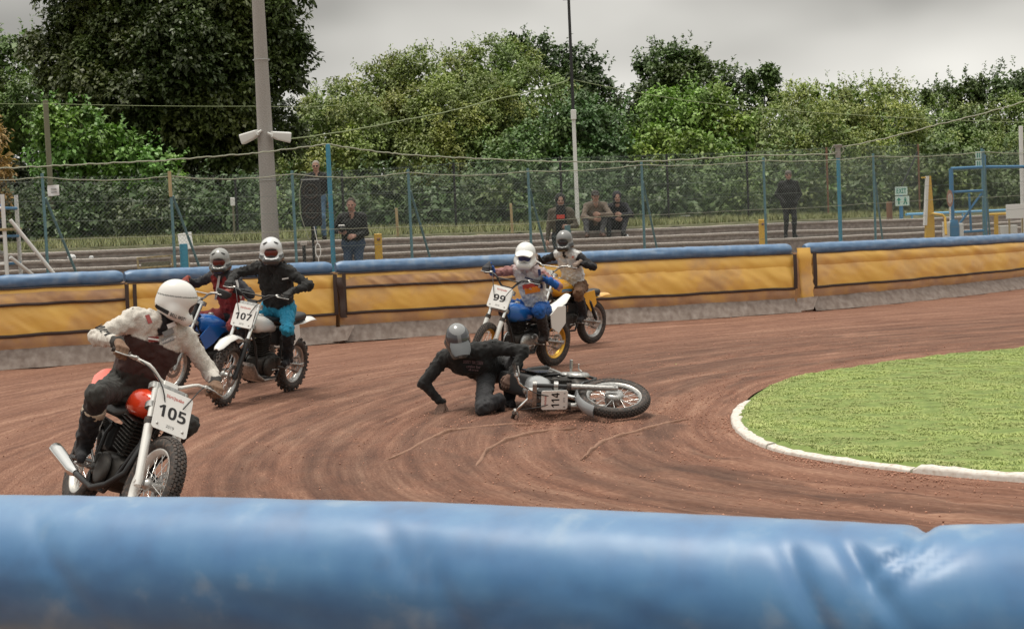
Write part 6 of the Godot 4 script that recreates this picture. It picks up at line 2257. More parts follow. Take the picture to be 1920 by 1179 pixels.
	helmet(n, Transform3D(facing(Vector3(0.16, -0.90, 0.42), Vector3(0.1, 0.4, 0.9)).scaled_local(Vector3.ONE * 0.97), jj.head), {"shell": Color(0.055, 0.058, 0.064), "chin": Color(0.10, 0.11, 0.11), "goggle": mat(Color(0.05, 0.32, 0.10), 0.5), "peak": true, "peak_mat": mat(Color(0.09, 0.095, 0.10), 0.35), "peak_tilt": -0.15, "bands": [[Vector3(1, 0, 0), -0.018, 0.018, Color(0.17, 0.175, 0.18)], [Vector3(0, 0.9, -0.44), 0.135, 0.3, Color(0.20, 0.205, 0.21)]]})
	var rr := {"node": n, "field": bd.field}
	for q in [["DIRTY TRACKIN", 0.035, 0.20, 0.02], ["cruise for", 0.03, 0.14, -0.03], ["days", 0.03, 0.10, -0.07]]:
		world_patch(rr, letters(q[0], q[1], true, true, q[2]), jj.chest + Vector3(0.02, q[3] - 0.02, 0.12), Vector3(0, -0.1, 1), Vector3(0.15, 1, 0), "shirt_print", mat(Color(0.16, 0.10, 0.11), 0.85))
# ================================================================ spectators
func standing(foot: Vector3, h: float, face: Vector3, c: Dictionary, head: Dictionary, label: String, o := {}) -> Node3D:
	var k := h / 1.75
	var z := Vector3(face.x, 0, face.z).normalized()
	var l := Vector3.UP.cross(z)
	var j := {"scale": k, "side": l, "pelvis": Vector3(0, 0.93, 0) * k, "chest": (Vector3(0, 1.27, 0) + z * 0.015) * k, "neck": (Vector3(0, 1.47, 0) + z * 0.005) * k, "head": (Vector3(0, 1.635, 0) + z * 0.035) * k, "bulk": o.get("bulk", 0.01)}
	for s in ["l", "r"]:
		var sg := 1.0 if s == "l" else -1.0
		j["foot_" + s] = (l * sg * 0.11 + Vector3(0, 0.10, 0) + z * 0.02 * sg) * k
		j["toe_" + s] = (z + l * sg * 0.25).normalized()
		j["knee_" + s] = z
		var hp: Vector3 = o.get("hand_" + s, Vector3(sg * 0.27, 0.86, 0.06))
		j["hand_" + s] = (l * hp.x + Vector3(0, hp.y, 0) + z * hp.z) * k
		j["palm_" + s] = -l * sg if hp.y < 0.95 else Vector3.DOWN * 0.3 - z
		j["elbow_" + s] = -z * 0.7 + l * sg * 0.6
		j["curl_" + s] = o.get("curl", 0.4)
	var bd := body(j, c, 0.02, 0.010, int(foot.x * 10.0) + 50)
	bd.mesh.add(bare_head(c.get("skin", Color(0.45, 0.27, 0.20)), head.get("colour", Color(0.05, 0.04, 0.03)), head), Transform3D(facing(face).scaled_local(Vector3.ONE * k), j.head))
	return person("person", Transform3D(Basis(), foot), bd, label, "spectators on the terrace")
func seated(seat: Vector3, feet: Vector3, k: float, face: Vector3, c: Dictionary, head: Dictionary, label: String) -> Node3D:
	var z := Vector3(face.x, 0, face.z).normalized()
	var l := Vector3.UP.cross(z)
	var fd := feet - seat
	var j := {"scale": k, "side": l, "pelvis": Vector3(0, 0.11, -0.02) * k, "chest": (Vector3(0, 0.42, 0) + z * 0.12) * k, "neck": (Vector3(0, 0.60, 0) + z * 0.22) * k, "head": (Vector3(0, 0.745, 0) + z * 0.29) * k, "bulk": 0.012}
	for s in ["l", "r"]:
		var sg := 1.0 if s == "l" else -1.0
		j["foot_" + s] = fd + l * sg * 0.16 * k + Vector3(0, 0.10, 0) * k
		j["toe_" + s] = (z + l * sg * 0.3).normalized()
		j["knee_" + s] = Vector3.UP + z * 0.6 + l * sg * 0.35
		j["hand_" + s] = (Vector3(0, 0.30 + 0.05 * sg, 0) + z * 0.46 + l * sg * 0.06) * k
		j["elbow_" + s] = l * sg + Vector3.DOWN * 0.4
		j["palm_" + s] = -l * sg
		j["curl_" + s] = 0.6
	var bd := body(j, c, 0.019, 0.010, int(seat.x * 10.0) + 90)
	bd.mesh.add(bare_head(c.get("skin", Color(0.45, 0.27, 0.20)), head.get("colour", Color(0.05, 0.04, 0.03)), head), Transform3D(facing(face).scaled_local(Vector3.ONE * k), j.head))
	return person("person", Transform3D(Basis(), seat), bd, label, "spectators on the terrace")
func clothes(top: Color, legs: Color, boots: Color, skin := Color(0.45, 0.27, 0.20)) -> Dictionary:
	return {"pelvis": legs, "belly": top, "chest": top, "shoulder": top, "uparm": top, "forearm": top, "neck": skin, "hand": skin, "thigh": legs, "shin": legs, "boot": boots, "skin": skin}
func foot_at(px: float, k: int, back: float) -> Vector3:
	var e := edge(px, k)
	return e + Vector3(0, 0.004, -back)

func build_spectators() -> void:
	var black := Color(0.012, 0.012, 0.014)
	var jeans := Color(0.06, 0.10, 0.17)
	var f := foot_at(583, 2, 1.4)
	standing(f, (ap(583, 302, -f.z).y - f.y), Vector3(0.02, -0.02, 1), clothes(black, Color(0.10, 0.19, 0.30), black), {"colour": Color(0.36, 0.32, 0.28), "glasses": true}, "grey haired man in sunglasses and black jacket standing behind the loudspeaker")
	var p := ap(658, 372, 28.9)
	f = Vector3(p.x, LANDING, p.z)
	var n := standing(f, p.y - f.y, Vector3(-0.05, -0.1, 1), clothes(black, jeans, black, Color(0.50, 0.29, 0.22)), {"colour": Color(0.06, 0.04, 0.025), "glasses": false}, "heavy man in black jacket and jeans holding a camera", {"bulk": 0.03, "hand_r": Vector3(-0.20, 1.16, 0.24), "hand_l": Vector3(0.08, 1.08, 0.26)})
	var cm := MB.new()
	cm.box(Vector3(0, 0, 0), Vector3(0.14, 0.085, 0.06), Basis(), 0.01)
	cm.lathe([Vector2(0.034, 0.02), Vector2(0.036, 0.06), Vector2(0.040, 0.10), Vector2(0.030, 0.10), Vector2(0.001, 0.085)], Vector3(0, 0, 0.01), Vector3(0, -0.35, 0.94).normalized(), 14)
	var co := thing("camera", Transform3D(Basis(), f + Vector3(-0.16, 1.22, 0.33)), "small camera with pale top held by the heavy man in black", "camera")
	part(cm, "camera_body", M.black_plastic, co)
	var ct := MB.new()
	ct.box(Vector3(0, 0.052, 0), Vector3(0.12, 0.022, 0.05), Basis(), 0.006)
	part(ct, "top_plate", M.alloy, co)
	var cs := MB.new()
	cs.tube([Vector3(-0.06, 0, 0), Vector3(-0.07, -0.12, 0.02), Vector3(-0.05, -0.24, 0.0)], 0.006, 5, true, 0.4)
	part(cs, "strap", M.white_plastic, co)
	p = ap(1050, 365, 30.3)
	f = Vector3(p.x, LANDING, p.z)
	var camo := Color(0.115, 0.095, 0.07)
	var c := clothes(camo, Color(0.05, 0.06, 0.07), black)
	c.neck = black
	n = standing(f, p.y - f.y, Vector3(0.06, -0.05, 1), c, {"hood": black, "colour": black}, "hooded spectator in olive jacket with red print on black top", {"hand_l": Vector3(0.12, 1.12, 0.25), "hand_r": Vector3(-0.30, 0.84, 0.10)})
	var sh := MB.new()
	sh.loft([[Vector3(0, 1.50, 0.075), 0.07, 0.02, 2.5], [Vector3(0, 1.35, 0.135), 0.10, 0.02, 2.5], [Vector3(0, 1.10, 0.14), 0.11, 0.02, 2.5], [Vector3(0, 0.92, 0.13), 0.11, 0.015, 2.5]], Vector3.RIGHT, Vector3.BACK, 12)
	var shp := part(sh, "black_top", mat(black, 0.9), n)
	var pr := MB.new()
	pr.box(Vector3(-0.01, 1.26, 0.166), Vector3(0.15, 0.075, 0.008), Basis(Vector3.RIGHT, -0.1), 0.002)
	part(pr, "red_print", M.red_ink, shp)
	# two men sitting on the top step
	var s := foot_at(1117, 2, 0.08)
	seated(s, foot_at(1117, 1, 0.35), 0.98, Vector3(0.05, -0.10, 1), clothes(Color(0.20, 0.155, 0.12), Color(0.045, 0.045, 0.05), Color(0.10, 0.05, 0.035)), {"hat": Color(0.04, 0.035, 0.03), "peak": true, "colour": Color(0.08, 0.05, 0.03)}, "man in brown jacket and dark cap sitting on the top step")
	s = foot_at(1158, 2, 0.05)
	c = clothes(Color(0.016, 0.018, 0.024), Color(0.02, 0.022, 0.03), black)
	c.neck = black
	seated(s, foot_at(1158, 1, 0.35), 0.93, Vector3(0.02, -0.08, 1), c, {"hood": Color(0.016, 0.018, 0.024), "colour": black}, "person in hooded black jacket sitting on the top step beside the capped man")
	f = foot_at(1486, 0, 0.25)
	c = clothes(black, Color(0.016, 0.017, 0.02), black)
	c.hand = black
	c.neck = black
	standing(f, (ap(1486, 320, -f.z).y - f.y), Vector3(0, 0.02, 1), c, {"hat": Color(0.16, 0.145, 0.125), "glasses": true}, "man all in black with grey knit cap and sunglasses standing upright", {"hand_l": Vector3(0.19, 0.98, 0.14), "hand_r": Vector3(-0.19, 0.98, 0.14), "bulk": 0.035})
	# seated watcher on the scaffold, cut by the frame
	p = ap(-52, 432, 25.4)
	seated(p, p + Vector3(0.30, -0.42, 0.30), 1.0, Vector3(0.6, -0.1, 0.7), clothes(Color(0.02, 0.14, 0.42), Color(0.02, 0.025, 0.05), Color(0.5, 0.5, 0.48)), {"colour": Color(0.10, 0.06, 0.03)}, "person in bright blue top sitting up on the white scaffold tower")
# ================================================================ poles, signs and small things
func post_thing(called: String, label: String, cat: String, top: Vector3, low: float, r: float, mt: Material, group := "", r_top := -1.0) -> Node3D:
	var o := thing(called, Transform3D(Basis(), Vector3(top.x, low, top.z)), label, cat, group)
	var m := MB.new()
	var h := top.y - low
	m.tube([Vector3.ZERO, Vector3(0, h * 0.5, 0), Vector3(0, h - 0.01, 0), Vector3(0, h, 0)], [r, (r + (r_top if r_top > 0 else r)) / 2, r_top if r_top > 0 else r, (r_top if r_top > 0 else r) * 0.8], 14)
	part(m, "shaft", mt, o)
	return o
func cable(label: String, pts: Array, r: float, sag: float, mt: Material, wave := 0.0, called := "cable", group := "cables strung over the terrace") -> void:
	var o := part(rope(pts, r, sag, 24, wave), called, mt, self)
	metas(o, label, "cable", group)

func build_furniture() -> void:
	# concrete pole with two camera housings
	var D := 28.9
	var top := ap(484, -120, D)
	var foot := ap(507, 452, D)
	var o := thing("concrete_pole", Transform3D(Basis(), Vector3(foot.x, LANDING, foot.z)), "thick tapering grey concrete pole carrying two white floodlights", "pole")
	var m := MB.new()
	var H := top.y - LANDING
	m.tube([Vector3.ZERO, Vector3(0, H * 0.3, 0), Vector3(0, H * 0.6, 0), Vector3(0, H, 0)], [0.172, 0.150, 0.128, 0.098], 20)
	part(m, "shaft", M.pole_concrete, o)
	for y in [ap(500, 338, D).y - LANDING, ap(493, 112, D).y - LANDING]:
		var bd := MB.new()
		bd.lathe([Vector2(0.150, -0.008), Vector2(0.156, -0.008), Vector2(0.156, 0.008), Vector2(0.150, 0.008)], Vector3(0, y, 0), Vector3.UP, 20, true)
		part(bd, "strap", M.steel, o)
	for sg in [-1.0, 1.0]:
		var c := ap(497 + sg * 29, 255, D - 0.1)
		var lamp := thing("floodlight", Transform3D(Basis(Vector3.UP, sg * (0.55 if sg > 0 else 0.45)) * Basis(Vector3.BACK, -0.22 * sg if sg < 0 else -0.1) * Basis(Vector3.RIGHT, 0.15), c), ["white box floodlight with dark glass, turned outwards on the concrete pole", "white box floodlight seen from its side on the concrete pole"][0 if sg < 0 else 1], "floodlight", "floodlights on the concrete pole")
		var b := MB.new()
		b.loft([[Vector3(-sg * 0.18, 0.02, 0), 0.06, 0.05, 4.0], [Vector3(-sg * 0.08, 0.0, 0), 0.085, 0.075, 5.0], [Vector3(sg * 0.16, -0.01, 0), 0.095, 0.095, 6.0]], Vector3.BACK * -sg, Vector3.UP, 20)
		part(b, "housing", M.white_plastic, lamp)
		var g := MB.new()
		g.box(Vector3(sg * 0.163, -0.01, 0), Vector3(0.008, 0.14, 0.14), Basis(), 0.002)
		part(g, "glass", M.black_gloss, lamp)
		var br := MB.new()
		br.tube([Vector3(-sg * 0.15, 0.0, 0), Vector3(-sg * 0.24, 0.03, -0.05)], 0.022, 8)
		part(br, "bracket", M.white_plastic, lamp)
	# tall lamp mast
	D = 36.0
	foot = ap(1084, 428, D)
	top = ap(1067, -2, D)
	o = thing("lamp_mast", Transform3D(Basis(), foot), "slender tall lamp mast, pale below and dark above, with junction box", "mast")
	H = top.y - foot.y
	var yb := ap(1079, 215, D).y - foot.y
	m = MB.new()
	m.tube([Vector3(0, -0.3, 0), Vector3(0, yb, 0)], [0.05, 0.042], 10)
	part(m, "lower_tube", M.white_plastic, o)
	m = MB.new()
	m.tube([Vector3(0, yb, 0), Vector3(0, H, 0)], [0.038, 0.032], 10)
	part(m, "upper_tube", M.dark_iron, o)
	m = MB.new()
	m.box(Vector3(0.0, yb, 0.06), Vector3(0.12, 0.22, 0.10), Basis(), 0.01)
	part(m, "junction_box", M.white_plastic, o)
	m = MB.new()
	m.box(Vector3(0.05, H, 0), Vector3(0.36, 0.04, 0.06), Basis(), 0.005)
	part(m, "crossbar", M.dark_iron, o)
	# blue cable poles
	var pa := ap(614, 270, 28.6)
	var pb := ap(1572, 288, 33.4)
	post_thing("cable_pole", "bright blue pole carrying the sagging cable, beside the loudspeaker", "pole", pa, LANDING, 0.042, M.post_bright, "blue cable poles")
	o = post_thing("cable_pole", "bright blue pole with a grey horn speaker on top", "pole", pb, LANDING, 0.040, M.post_bright, "blue cable poles")
	var horn := thing("horn_speaker", Transform3D(Basis(), pb + Vector3(0, 0.02, 0)), "grey white horn speaker on top of a blue pole", "speaker")
	m = MB.new()
	m.lathe([Vector2(0.03, -0.12), Vector2(0.055, -0.10), Vector2(0.06, 0.02), Vector2(0.05, 0.10), Vector2(0.09, 0.14), Vector2(0.10, 0.16), Vector2(0.085, 0.165), Vector2(0.03, 0.14)], Vector3.ZERO, Vector3.UP, 16)
	part(m, "horn", M.pole_concrete, horn)
	m = MB.new()
	m.tube([Vector3(-0.10, 0.14, 0.02), Vector3(-0.15, 0.06, 0.03), Vector3(-0.10, 0.0, 0.03), Vector3(-0.03, 0.02, 0.05)], 0.012, 6)
	m.tube([Vector3(0.08, 0.13, 0.02), Vector3(0.12, 0.05, 0.03), Vector3(0.06, -0.02, 0.03)], 0.012, 6)
	part(m, "loose_cable", M.rope, horn)
	# cables
	var q := [ap(-60, 318, 25.5), ap(120, 310, 26.2), ap(300, 301, 26.9), ap(480, 287, 27.8), pa]
	cable("pale sagging cable running from the frame edge to the blue pole", q, 0.013, 0.0, M.rope, 0.006)
	q = [pa, ap(740, 288, 29.5), ap(900, 297, 30.3), ap(1060, 303, 31.0), ap(1220, 302, 31.7), ap(1400, 291, 32.6), pb]
	cable("pale sagging cable strung between the two blue poles", q, 0.013, 0.01, M.rope, 0.006)
	cable("pale cable rising from the horn speaker pole to the frame edge", [pb + Vector3(0, 0.12, 0), ap(1760, 233, 34.5), ap(1960, 178, 36.0)], 0.013, 0.03, M.rope, 0.006)
	cable("thick green cable from the floodlight pole up to the lamp mast", [ap(530, 262, 28.9), ap(760, 224, 31.5), ap(920, 188, 33.8), ap(1066, 150, 36.0)], 0.012, 0.03, M.green_cable, 0.003)
	cable("thin green cable from the lamp mast towards the trees", [ap(1070, 148, 36.0), ap(1300, 190, 38.0), ap(1600, 215, 40.0), ap(1960, 230, 42.0)], 0.008, 0.03, M.green_cable)
	cable("thin green wire across the large dark tree", [ap(-40, 192, 32), ap(82, 194, 32), ap(490, 199, 32), ap(640, 197, 33)], 0.006, 0.02, M.green_cable)
	# weathered wooden pole by the trees
	post_thing("wooden_pole", "weathered grey green wooden pole in front of the trees", "pole", ap(84, 188, 33.5), 1.45, 0.055, M.old_wood)
	# loudspeaker before the grey haired man
	D = 29.3
	var c := ap(583, 380, D)
	o = thing("loudspeaker", Transform3D(Basis(Vector3.UP, 0.1), Vector3(c.x, LANDING, c.z)), "tall black loudspeaker cabinet with two round cones on a dark stand", "loudspeaker")
	var cy := c.y - LANDING
	m = MB.new()
	m.box(Vector3(0, cy, 0), Vector3(0.36, 0.86, 0.34), Basis(), 0.02)
	part(m, "cabinet", M.black_plastic, o)
	for y in [0.20, -0.16]:
		m = MB.new()
		m.lathe([Vector2(0.145, 0.0), Vector2(0.145, 0.012), Vector2(0.125, 0.014), Vector2(0.12, 0.004), Vector2(0.05, -0.02), Vector2(0.045, 0.0), Vector2(0.001, 0.012)], Vector3(0, cy + y, 0.172), Vector3.BACK, 22)
		part(m, "cone", M.rubber, o)
	m = MB.new()
	m.tube([Vector3(0, 0, 0), Vector3(0, cy - 0.4, 0)], 0.024, 8)
	for a in 3:
		var d := Vector3(cos(a * TAU / 3 + 0.5), 0, sin(a * TAU / 3 + 0.5))
		m.tube([Vector3(0, 0.45, 0), d * 0.42 + Vector3(0, 0.02, 0)], 0.014, 6)
	part(m, "stand", M.dark_iron, o)
	m = MB.new()
	m.tube([Vector3(-0.14, cy + 0.40, 0.19), Vector3(-0.20, cy + 0.2, 0.2), Vector3(-0.20, cy - 0.2, 0.2), Vector3(-0.12, cy - 0.5, 0.2), Vector3(-0.05, cy - 0.72, 0.2)], 0.008, 6)
	part(m, "cable", M.rope, o)
	# paper notice on the fence
	var np := ap(99, 357, fence_depth(99) - 0.06)
	o = thing("paper_notice", Transform3D(Basis(Vector3.BACK, 0.03), np), "white paper notice tied to the chain link fence", "notice")
	m = MB.new()
	var rows := []
	for r in 7:
		var row := PackedVector3Array()
		for i in 7: row.append(Vector3((i - 3) * 0.031, (r - 3) * 0.028, 0.012 * sin(i * 1.1 + r * 0.7)))
		rows.append(row)
	m.grid(rows)
	part(m, "sheet", M.paper, o)
	m = MB.new()
	for y in [0.025, 0.005, -0.03]:
		m.box(Vector3(0.01, y, 0.018), Vector3(0.09, 0.008 if y > 0 else 0.014, 0.002))
	part(m, "print", M.grey_ink, o)
	# white board leaning on the terrace, and short teal post before it
	var bp := ap(347, 452, 27.6)
	o = thing("white_board", Transform3D(Basis(Vector3.BACK, 0.12) * Basis(Vector3.RIGHT, -0.2), bp), "white square board propped against the terrace behind the teal post", "board")
	m = MB.new()
	m.box(Vector3.ZERO, Vector3(0.24, 0.29, 0.012), Basis(), 0.002)
	part(m, "panel", M.plate, o)
	m = MB.new()
	m.box(Vector3(0.0, -0.32, -0.02), Vector3(0.03, 0.56, 0.02), Basis(), 0.003)
	part(m, "stick", M.wood, o)
	post_thing("bollard", "short thick teal tube standing behind the barrier", "post", ap(343, 457, 26.7), LANDING - 0.1, 0.068, M.post_bright)
	post_thing("bollard", "blue grey capped tube behind the dark helmeted rider", "post", ap(1064, 422, 29.9), LANDING, 0.055, M.post_blue)
	# yellow posts
	for a in [[708, 438, 28.9, "yellow steel post with bolt beside the man with a camera"], [1429, 411, 34.0, "yellow steel post with bolt beside the man in knit cap"]]:
		var p := ap(a[0], a[1], a[2])
		o = thing("marker_post", Transform3D(Basis(), Vector3(p.x, LANDING, p.z)), a[3], "post", "yellow marker posts behind the barrier")
		m = MB.new()
		var h := p.y - LANDING
		m.box(Vector3(0, h / 2, 0), Vector3(0.135, h, 0.09), Basis(), 0.012)
		part(m, "shaft", M.yellow_paint, o)
		m = MB.new()
		m.lathe([Vector2(0.03, 0), Vector2(0.03, 0.02), Vector2(0.001, 0.025)], Vector3(0.01, h - 0.10, 0.045), Vector3.BACK, 8)
		part(m, "bolt", M.rust, o)
	# thin wooden stakes
	for a in [[743, 392, 33.0, "thin pale wooden stake in the grass beside the yellow post"], [958, 383, 33.8, "thin pale wooden stake in the grass left of the hooded spectator"]]:
		var p := ap(a[0], a[1], a[2])
		var e := edge(a[0], 2)
		o = thing("stake", Transform3D(Basis(), Vector3(p.x, e.y + 0.02, p.z)), a[3], "stake", "wooden stakes")
		m = MB.new()
		m.box(Vector3(0, (p.y - e.y) / 2, 0), Vector3(0.055, p.y - e.y, 0.05), Basis(Vector3.BACK, 0.01), 0.006)
		part(m, "shaft", M.wood, o)
	# rust stump, small grey box on a stick, little white loop
	var sp := ap(436, 380, 32.5)
	o = post_thing("box_post", "small grey white box on a thin wooden stick under the trees", "post", sp, 1.5, 0.022, M.old_wood)
	m = MB.new()
	m.box(Vector3(0, sp.y - 1.5 + 0.02, 0.02), Vector3(0.085, 0.17, 0.07), Basis(), 0.008)
	part(m, "box", M.white_plastic, o)
	sp = ap(569, 457, 28.3)
	o = post_thing("box_post", "low square capped post behind the barrier by the concrete pole", "post", sp, LANDING, 0.03, M.dark_iron)
	m = MB.new()
	m.box(Vector3(0, sp.y - LANDING, 0), Vector3(0.11, 0.06, 0.08), Basis(), 0.006)
	part(m, "cap", M.nosing, o)
	sp = ap(596, 470, 27.6)
	o = thing("racket_marker", Transform3D(Basis(), Vector3(sp.x, LANDING, sp.z)), "white wire loop on a thin stem behind the barrier", "marker")
	m = MB.new()
	var lp := []
	for i in 17: lp.append(Vector3(cos(TAU * i / 16.0) * 0.045, sp.y - LANDING + sin(TAU * i / 16.0) * 0.12, 0))
	m.tube(lp, 0.010, 6, false)
	part(m, "loop", M.white_plastic, o)
	m = MB.new()
	m.tube([Vector3.ZERO, Vector3(0, sp.y - LANDING - 0.12, 0)], 0.010, 6)
	m.tube([Vector3(0, sp.y - LANDING + 0.12, 0), Vector3(-0.05, sp.y - LANDING + 0.42, 0)], 0.008, 6)
	part(m, "stem", M.white_plastic, o)
	# wooden tray frame on the steps
	var fr := ap(290, 491, 27.3)
	o = thing("wooden_tray", Transform3D(Basis(Vector3.BACK, 0.03), fr), "empty yellowish wooden frame leaning on the terrace step", "tray")
	for s in [[0, 0.085, 0.62, 0.03], [0, -0.085, 0.62, 0.03], [-0.295, 0, 0.03, 0.14], [0.295, 0, 0.03, 0.14]]:
		m = MB.new()
		m.box(Vector3(s[0], s[1], 0), Vector3(s[2], s[3], 0.03), Basis(), 0.003)
		part(m, "rail", M.wood, o)
	m = MB.new()
	m.box(Vector3(0, -0.25, -0.04), Vector3(0.5, 0.5, 0.03), Basis(), 0.003)
	part(m, "back_board", M.old_wood, o)
	# litter on the steps
	for a in [[125, 487, 28.2, 0.05], [162, 494, 27.5, 0.03], [1177, 439, 33.4, 0.03]]:
		var p := ap(a[0], a[1], a[2])
		m = MB.new()
		m.ball(Vector3.ZERO, Vector3(a[3] * 1.6, a[3], a[3]), Basis(Vector3.UP, 0.5), 8, 5)
		for i in m.v.size(): m.v[i] *= 1.0 + 0.25 * sin(i * 2.3)
		var e := edge(a[0], 1)
		metas(part(m, "litter", M.paper, self, Transform3D(Basis(), Vector3(e.x, e.y + a[3] * 0.8, e.z - 0.3))), ["crumpled white litter on the step near the scaffold", "tiny white scrap on the step near the wooden frame", "white paper cup lying beside the seated people"][[125, 162, 1177].find(a[0])], "litter")
	# low wooden bench by the shrubs
	var be := ap(1278, 405, 40.0)
	o = thing("bench", Transform3D(Basis(), be), "small weathered bench with white plank at the foot of the shrubs", "bench")
	m = MB.new()
	m.box(Vector3(0, 0, 0), Vector3(0.42, 0.03, 0.2), Basis(), 0.004)
	part(m, "seat", M.white_plastic, o)
	for sx in [-0.22, 0.05]:
		m = MB.new()
		m.box(Vector3(sx, -0.12, 0), Vector3(0.05, 0.26, 0.16), Basis(Vector3.BACK, 0.1 * signf(sx)), 0.004)
		part(m, "leg", M.wood, o)
	# scaffold tower at the frame edge
	D = 25.0
	var sc := ap(12, 512, D)
	var st := ap(8, 364, D)
	o = thing("scaffold_tower", Transform3D(Basis(), Vector3(sc.x, 0, sc.z)), "white tubular scaffold tower with slanting braces at the frame edge", "scaffold")
	var hh := st.y
	for s in [[0.0, 0.0], [-0.9, 0.0], [0.0, -0.7], [-0.9, -0.7]]:
		m = MB.new()
		m.tube([Vector3(s[0], 0, s[1]), Vector3(s[0], hh if s[0] == 0.0 else hh + 0.4, s[1])], 0.032, 10)
		part(m, "upright", M.white_plastic, o)
	for y in [ap(8, 390, D).y, ap(8, 443, D).y, ap(8, 495, D).y]:
		m = MB.new()
		m.tube([Vector3(0, y, 0), Vector3(-0.9, y, 0)], 0.024, 8)
		part(m, "rung", M.white_plastic, o)
		m = MB.new()
		m.tube([Vector3(0, y, 0), Vector3(0, y, -0.7)], 0.024, 8)
		part(m, "rung", M.gate_blue if y > 1.5 else M.white_plastic, o)
	for a in [[18, 412, 95, 507], [18, 482, 52, 509]]:
		var p0 := ap(a[0], a[1], D) - o.position
		var p1 := ap(a[2], a[3], D + 0.3) - o.position
		m = MB.new()
		m.tube([p0, p1, p1 + (p1 - p0)], 0.03, 10)
		part(m, "brace", M.white_plastic, o)
	m = MB.new()
	m.box(Vector3(-0.45, ap(-8, 430, 25.4).y - 0.01, -0.35), Vector3(1.0, 0.04, 0.8), Basis(), 0.004)
	part(m, "deck", M.wood, o)
	# exit signs
	var ex := ap(1690, 358, 40.0)
	o = thing("exit_sign", Transform3D(Basis(), Vector3(ex.x, edge(1690, 2).y, ex.z)), "pale EXIT sign above an arrow plate on a short blue post", "sign")
	var ey := ex.y - o.position.y
	m = MB.new()
	m.tube([Vector3(0, 0, -0.02), Vector3(0, ey, -0.02)], 0.05, 8)
	part(m, "post", M.gate_blue, o)
	m = MB.new()
	m.box(Vector3(0, ey, 0.04), Vector3(0.31, 0.21, 0.015), Basis(), 0.002)
	var pl := part(m, "sign_plate", M.pale_green, o)
	part(letters("EXIT", 0.12, true, false, 0.24), "lettering", M.green_ink, pl, Transform3D(Basis(), Vector3(0, ey, 0.051)))
	m = MB.new()
	m.box(Vector3(0.02, ey - 0.25, 0.04), Vector3(0.35, 0.24, 0.015), Basis(), 0.002)
	pl = part(m, "arrow_plate", M.pale_green, o)
	m = MB.new()
	m.slab(PackedVector2Array([Vector2(-0.02, -0.08), Vector2(0.02, -0.08), Vector2(0.02, 0.02), Vector2(0.06, 0.02), Vector2(0, 0.09), Vector2(-0.06, 0.02), Vector2(-0.02, 0.02)]), Vector3(-0.07, ey - 0.25, 0.052), Vector3.RIGHT, Vector3.UP, 0.006)
	part(m, "arrow", M.green_ink, pl)
	m = MB.new()
	m.slab(PackedVector2Array([Vector2(-0.03, -0.09), Vector2(0.0, -0.02), Vector2(0.03, -0.09), Vector2(0.05, -0.08), Vector2(0.025, 0.0), Vector2(0.03, 0.05), Vector2(-0.03, 0.05), Vector2(-0.02, 0.0), Vector2(-0.05, -0.08)]), Vector3(0.09, ey - 0.25, 0.052), Vector3.RIGHT, Vector3.UP, 0.006)
	m.box(Vector3(0.09, ey - 0.175, 0.052), Vector3(0.03, 0.03, 0.006))
	part(m, "running_figure", M.green_ink, pl)
	# white stub beside the sign
	post_thing("stump", "short brown stump beside the exit sign", "post", ap(1668, 378, 40.2), edge(1668, 2).y, 0.075, M.rust)
	# yellow gate pillar with white edge
	var gy := ap(1740, 330, 35.4)
	o = thing("gate_pillar", Transform3D(Basis(), Vector3(gy.x, LANDING, gy.z)), "tall tapering yellow gate pillar with white edge", "gate pillar")
	var gh := gy.y - LANDING
	m = MB.new()
	m.slab(PackedVector2Array([Vector2(-0.11, 0), Vector2(0.10, 0), Vector2(0.11, gh * 0.45), Vector2(0.06, gh), Vector2(0.01, gh), Vector2(-0.07, gh * 0.45)]), Vector3.ZERO, Vector3.RIGHT, Vector3.UP, 0.14)
	part(m, "body", M.yellow_paint, o)
	m = MB.new()
	m.slab(PackedVector2Array([Vector2(-0.115, gh * 0.40), Vector2(-0.06, gh * 0.40), Vector2(0.015, gh), Vector2(-0.035, gh)]), Vector3(0, 0, 0.01), Vector3.RIGHT, Vector3.UP, 0.15)
	part(m, "white_edge", M.white_plastic, o)
	m = MB.new()
	m.box(Vector3(-0.07, gh - 0.03, 0), Vector3(0.14, 0.03, 0.05), Basis(), 0.004)
	part(m, "top_arm", M.yellow_paint, o)
	m = MB.new()
	var ra := ap(1752, 401, 35.2) - o.position
	var rb := ap(1768, 403, 35.2) - o.position
	var rc := ap(1775, 440, 35.0) - o.position
	m.tube([Vector3(0.05, ra.y, 0.02), ra, rb, rb + Vector3(0.05, -0.06, 0.02), rc], 0.030, 10)
	part(m, "bent_rail", M.yellow_paint, o)
	# blue gate frame
	D = 36.4
	var g0 := ap(1784, 316, D)
	var g1 := ap(1846, 313, D)
	var g2 := ap(1960, 312, D)
	o = thing("steel_gate", Transform3D(Basis(), Vector3(g0.x, LANDING, g0.z)), "blue steel gate frame with braced mesh gate", "gate")
	var org := o.position
	for a in [["upright", [g0, Vector3(g0.x, LANDING, g0.z)], 0.05], ["upright", [ap(1846, 290, D), Vector3(g1.x, LANDING, g1.z)], 0.042], ["top_bar", [g0, g1, g2], 0.036], ["gate_rail", [ap(1788, 360, D), ap(1846, 357, D)], 0.03], ["gate_rail", [ap(1788, 436, D), ap(1846, 432, D)], 0.03], ["gate_stile", [ap(1818, 362, D), ap(1822, 436, D)], 0.026], ["gate_brace", [ap(1800, 420, D), ap(1842, 362, D)], 0.026]]:
		m = MB.new()
		var pts := []
		for p in a[1]: pts.append(p - org)
		m.tube(pts, a[2], 10)
		part(m, a[0], M.gate_blue, o)
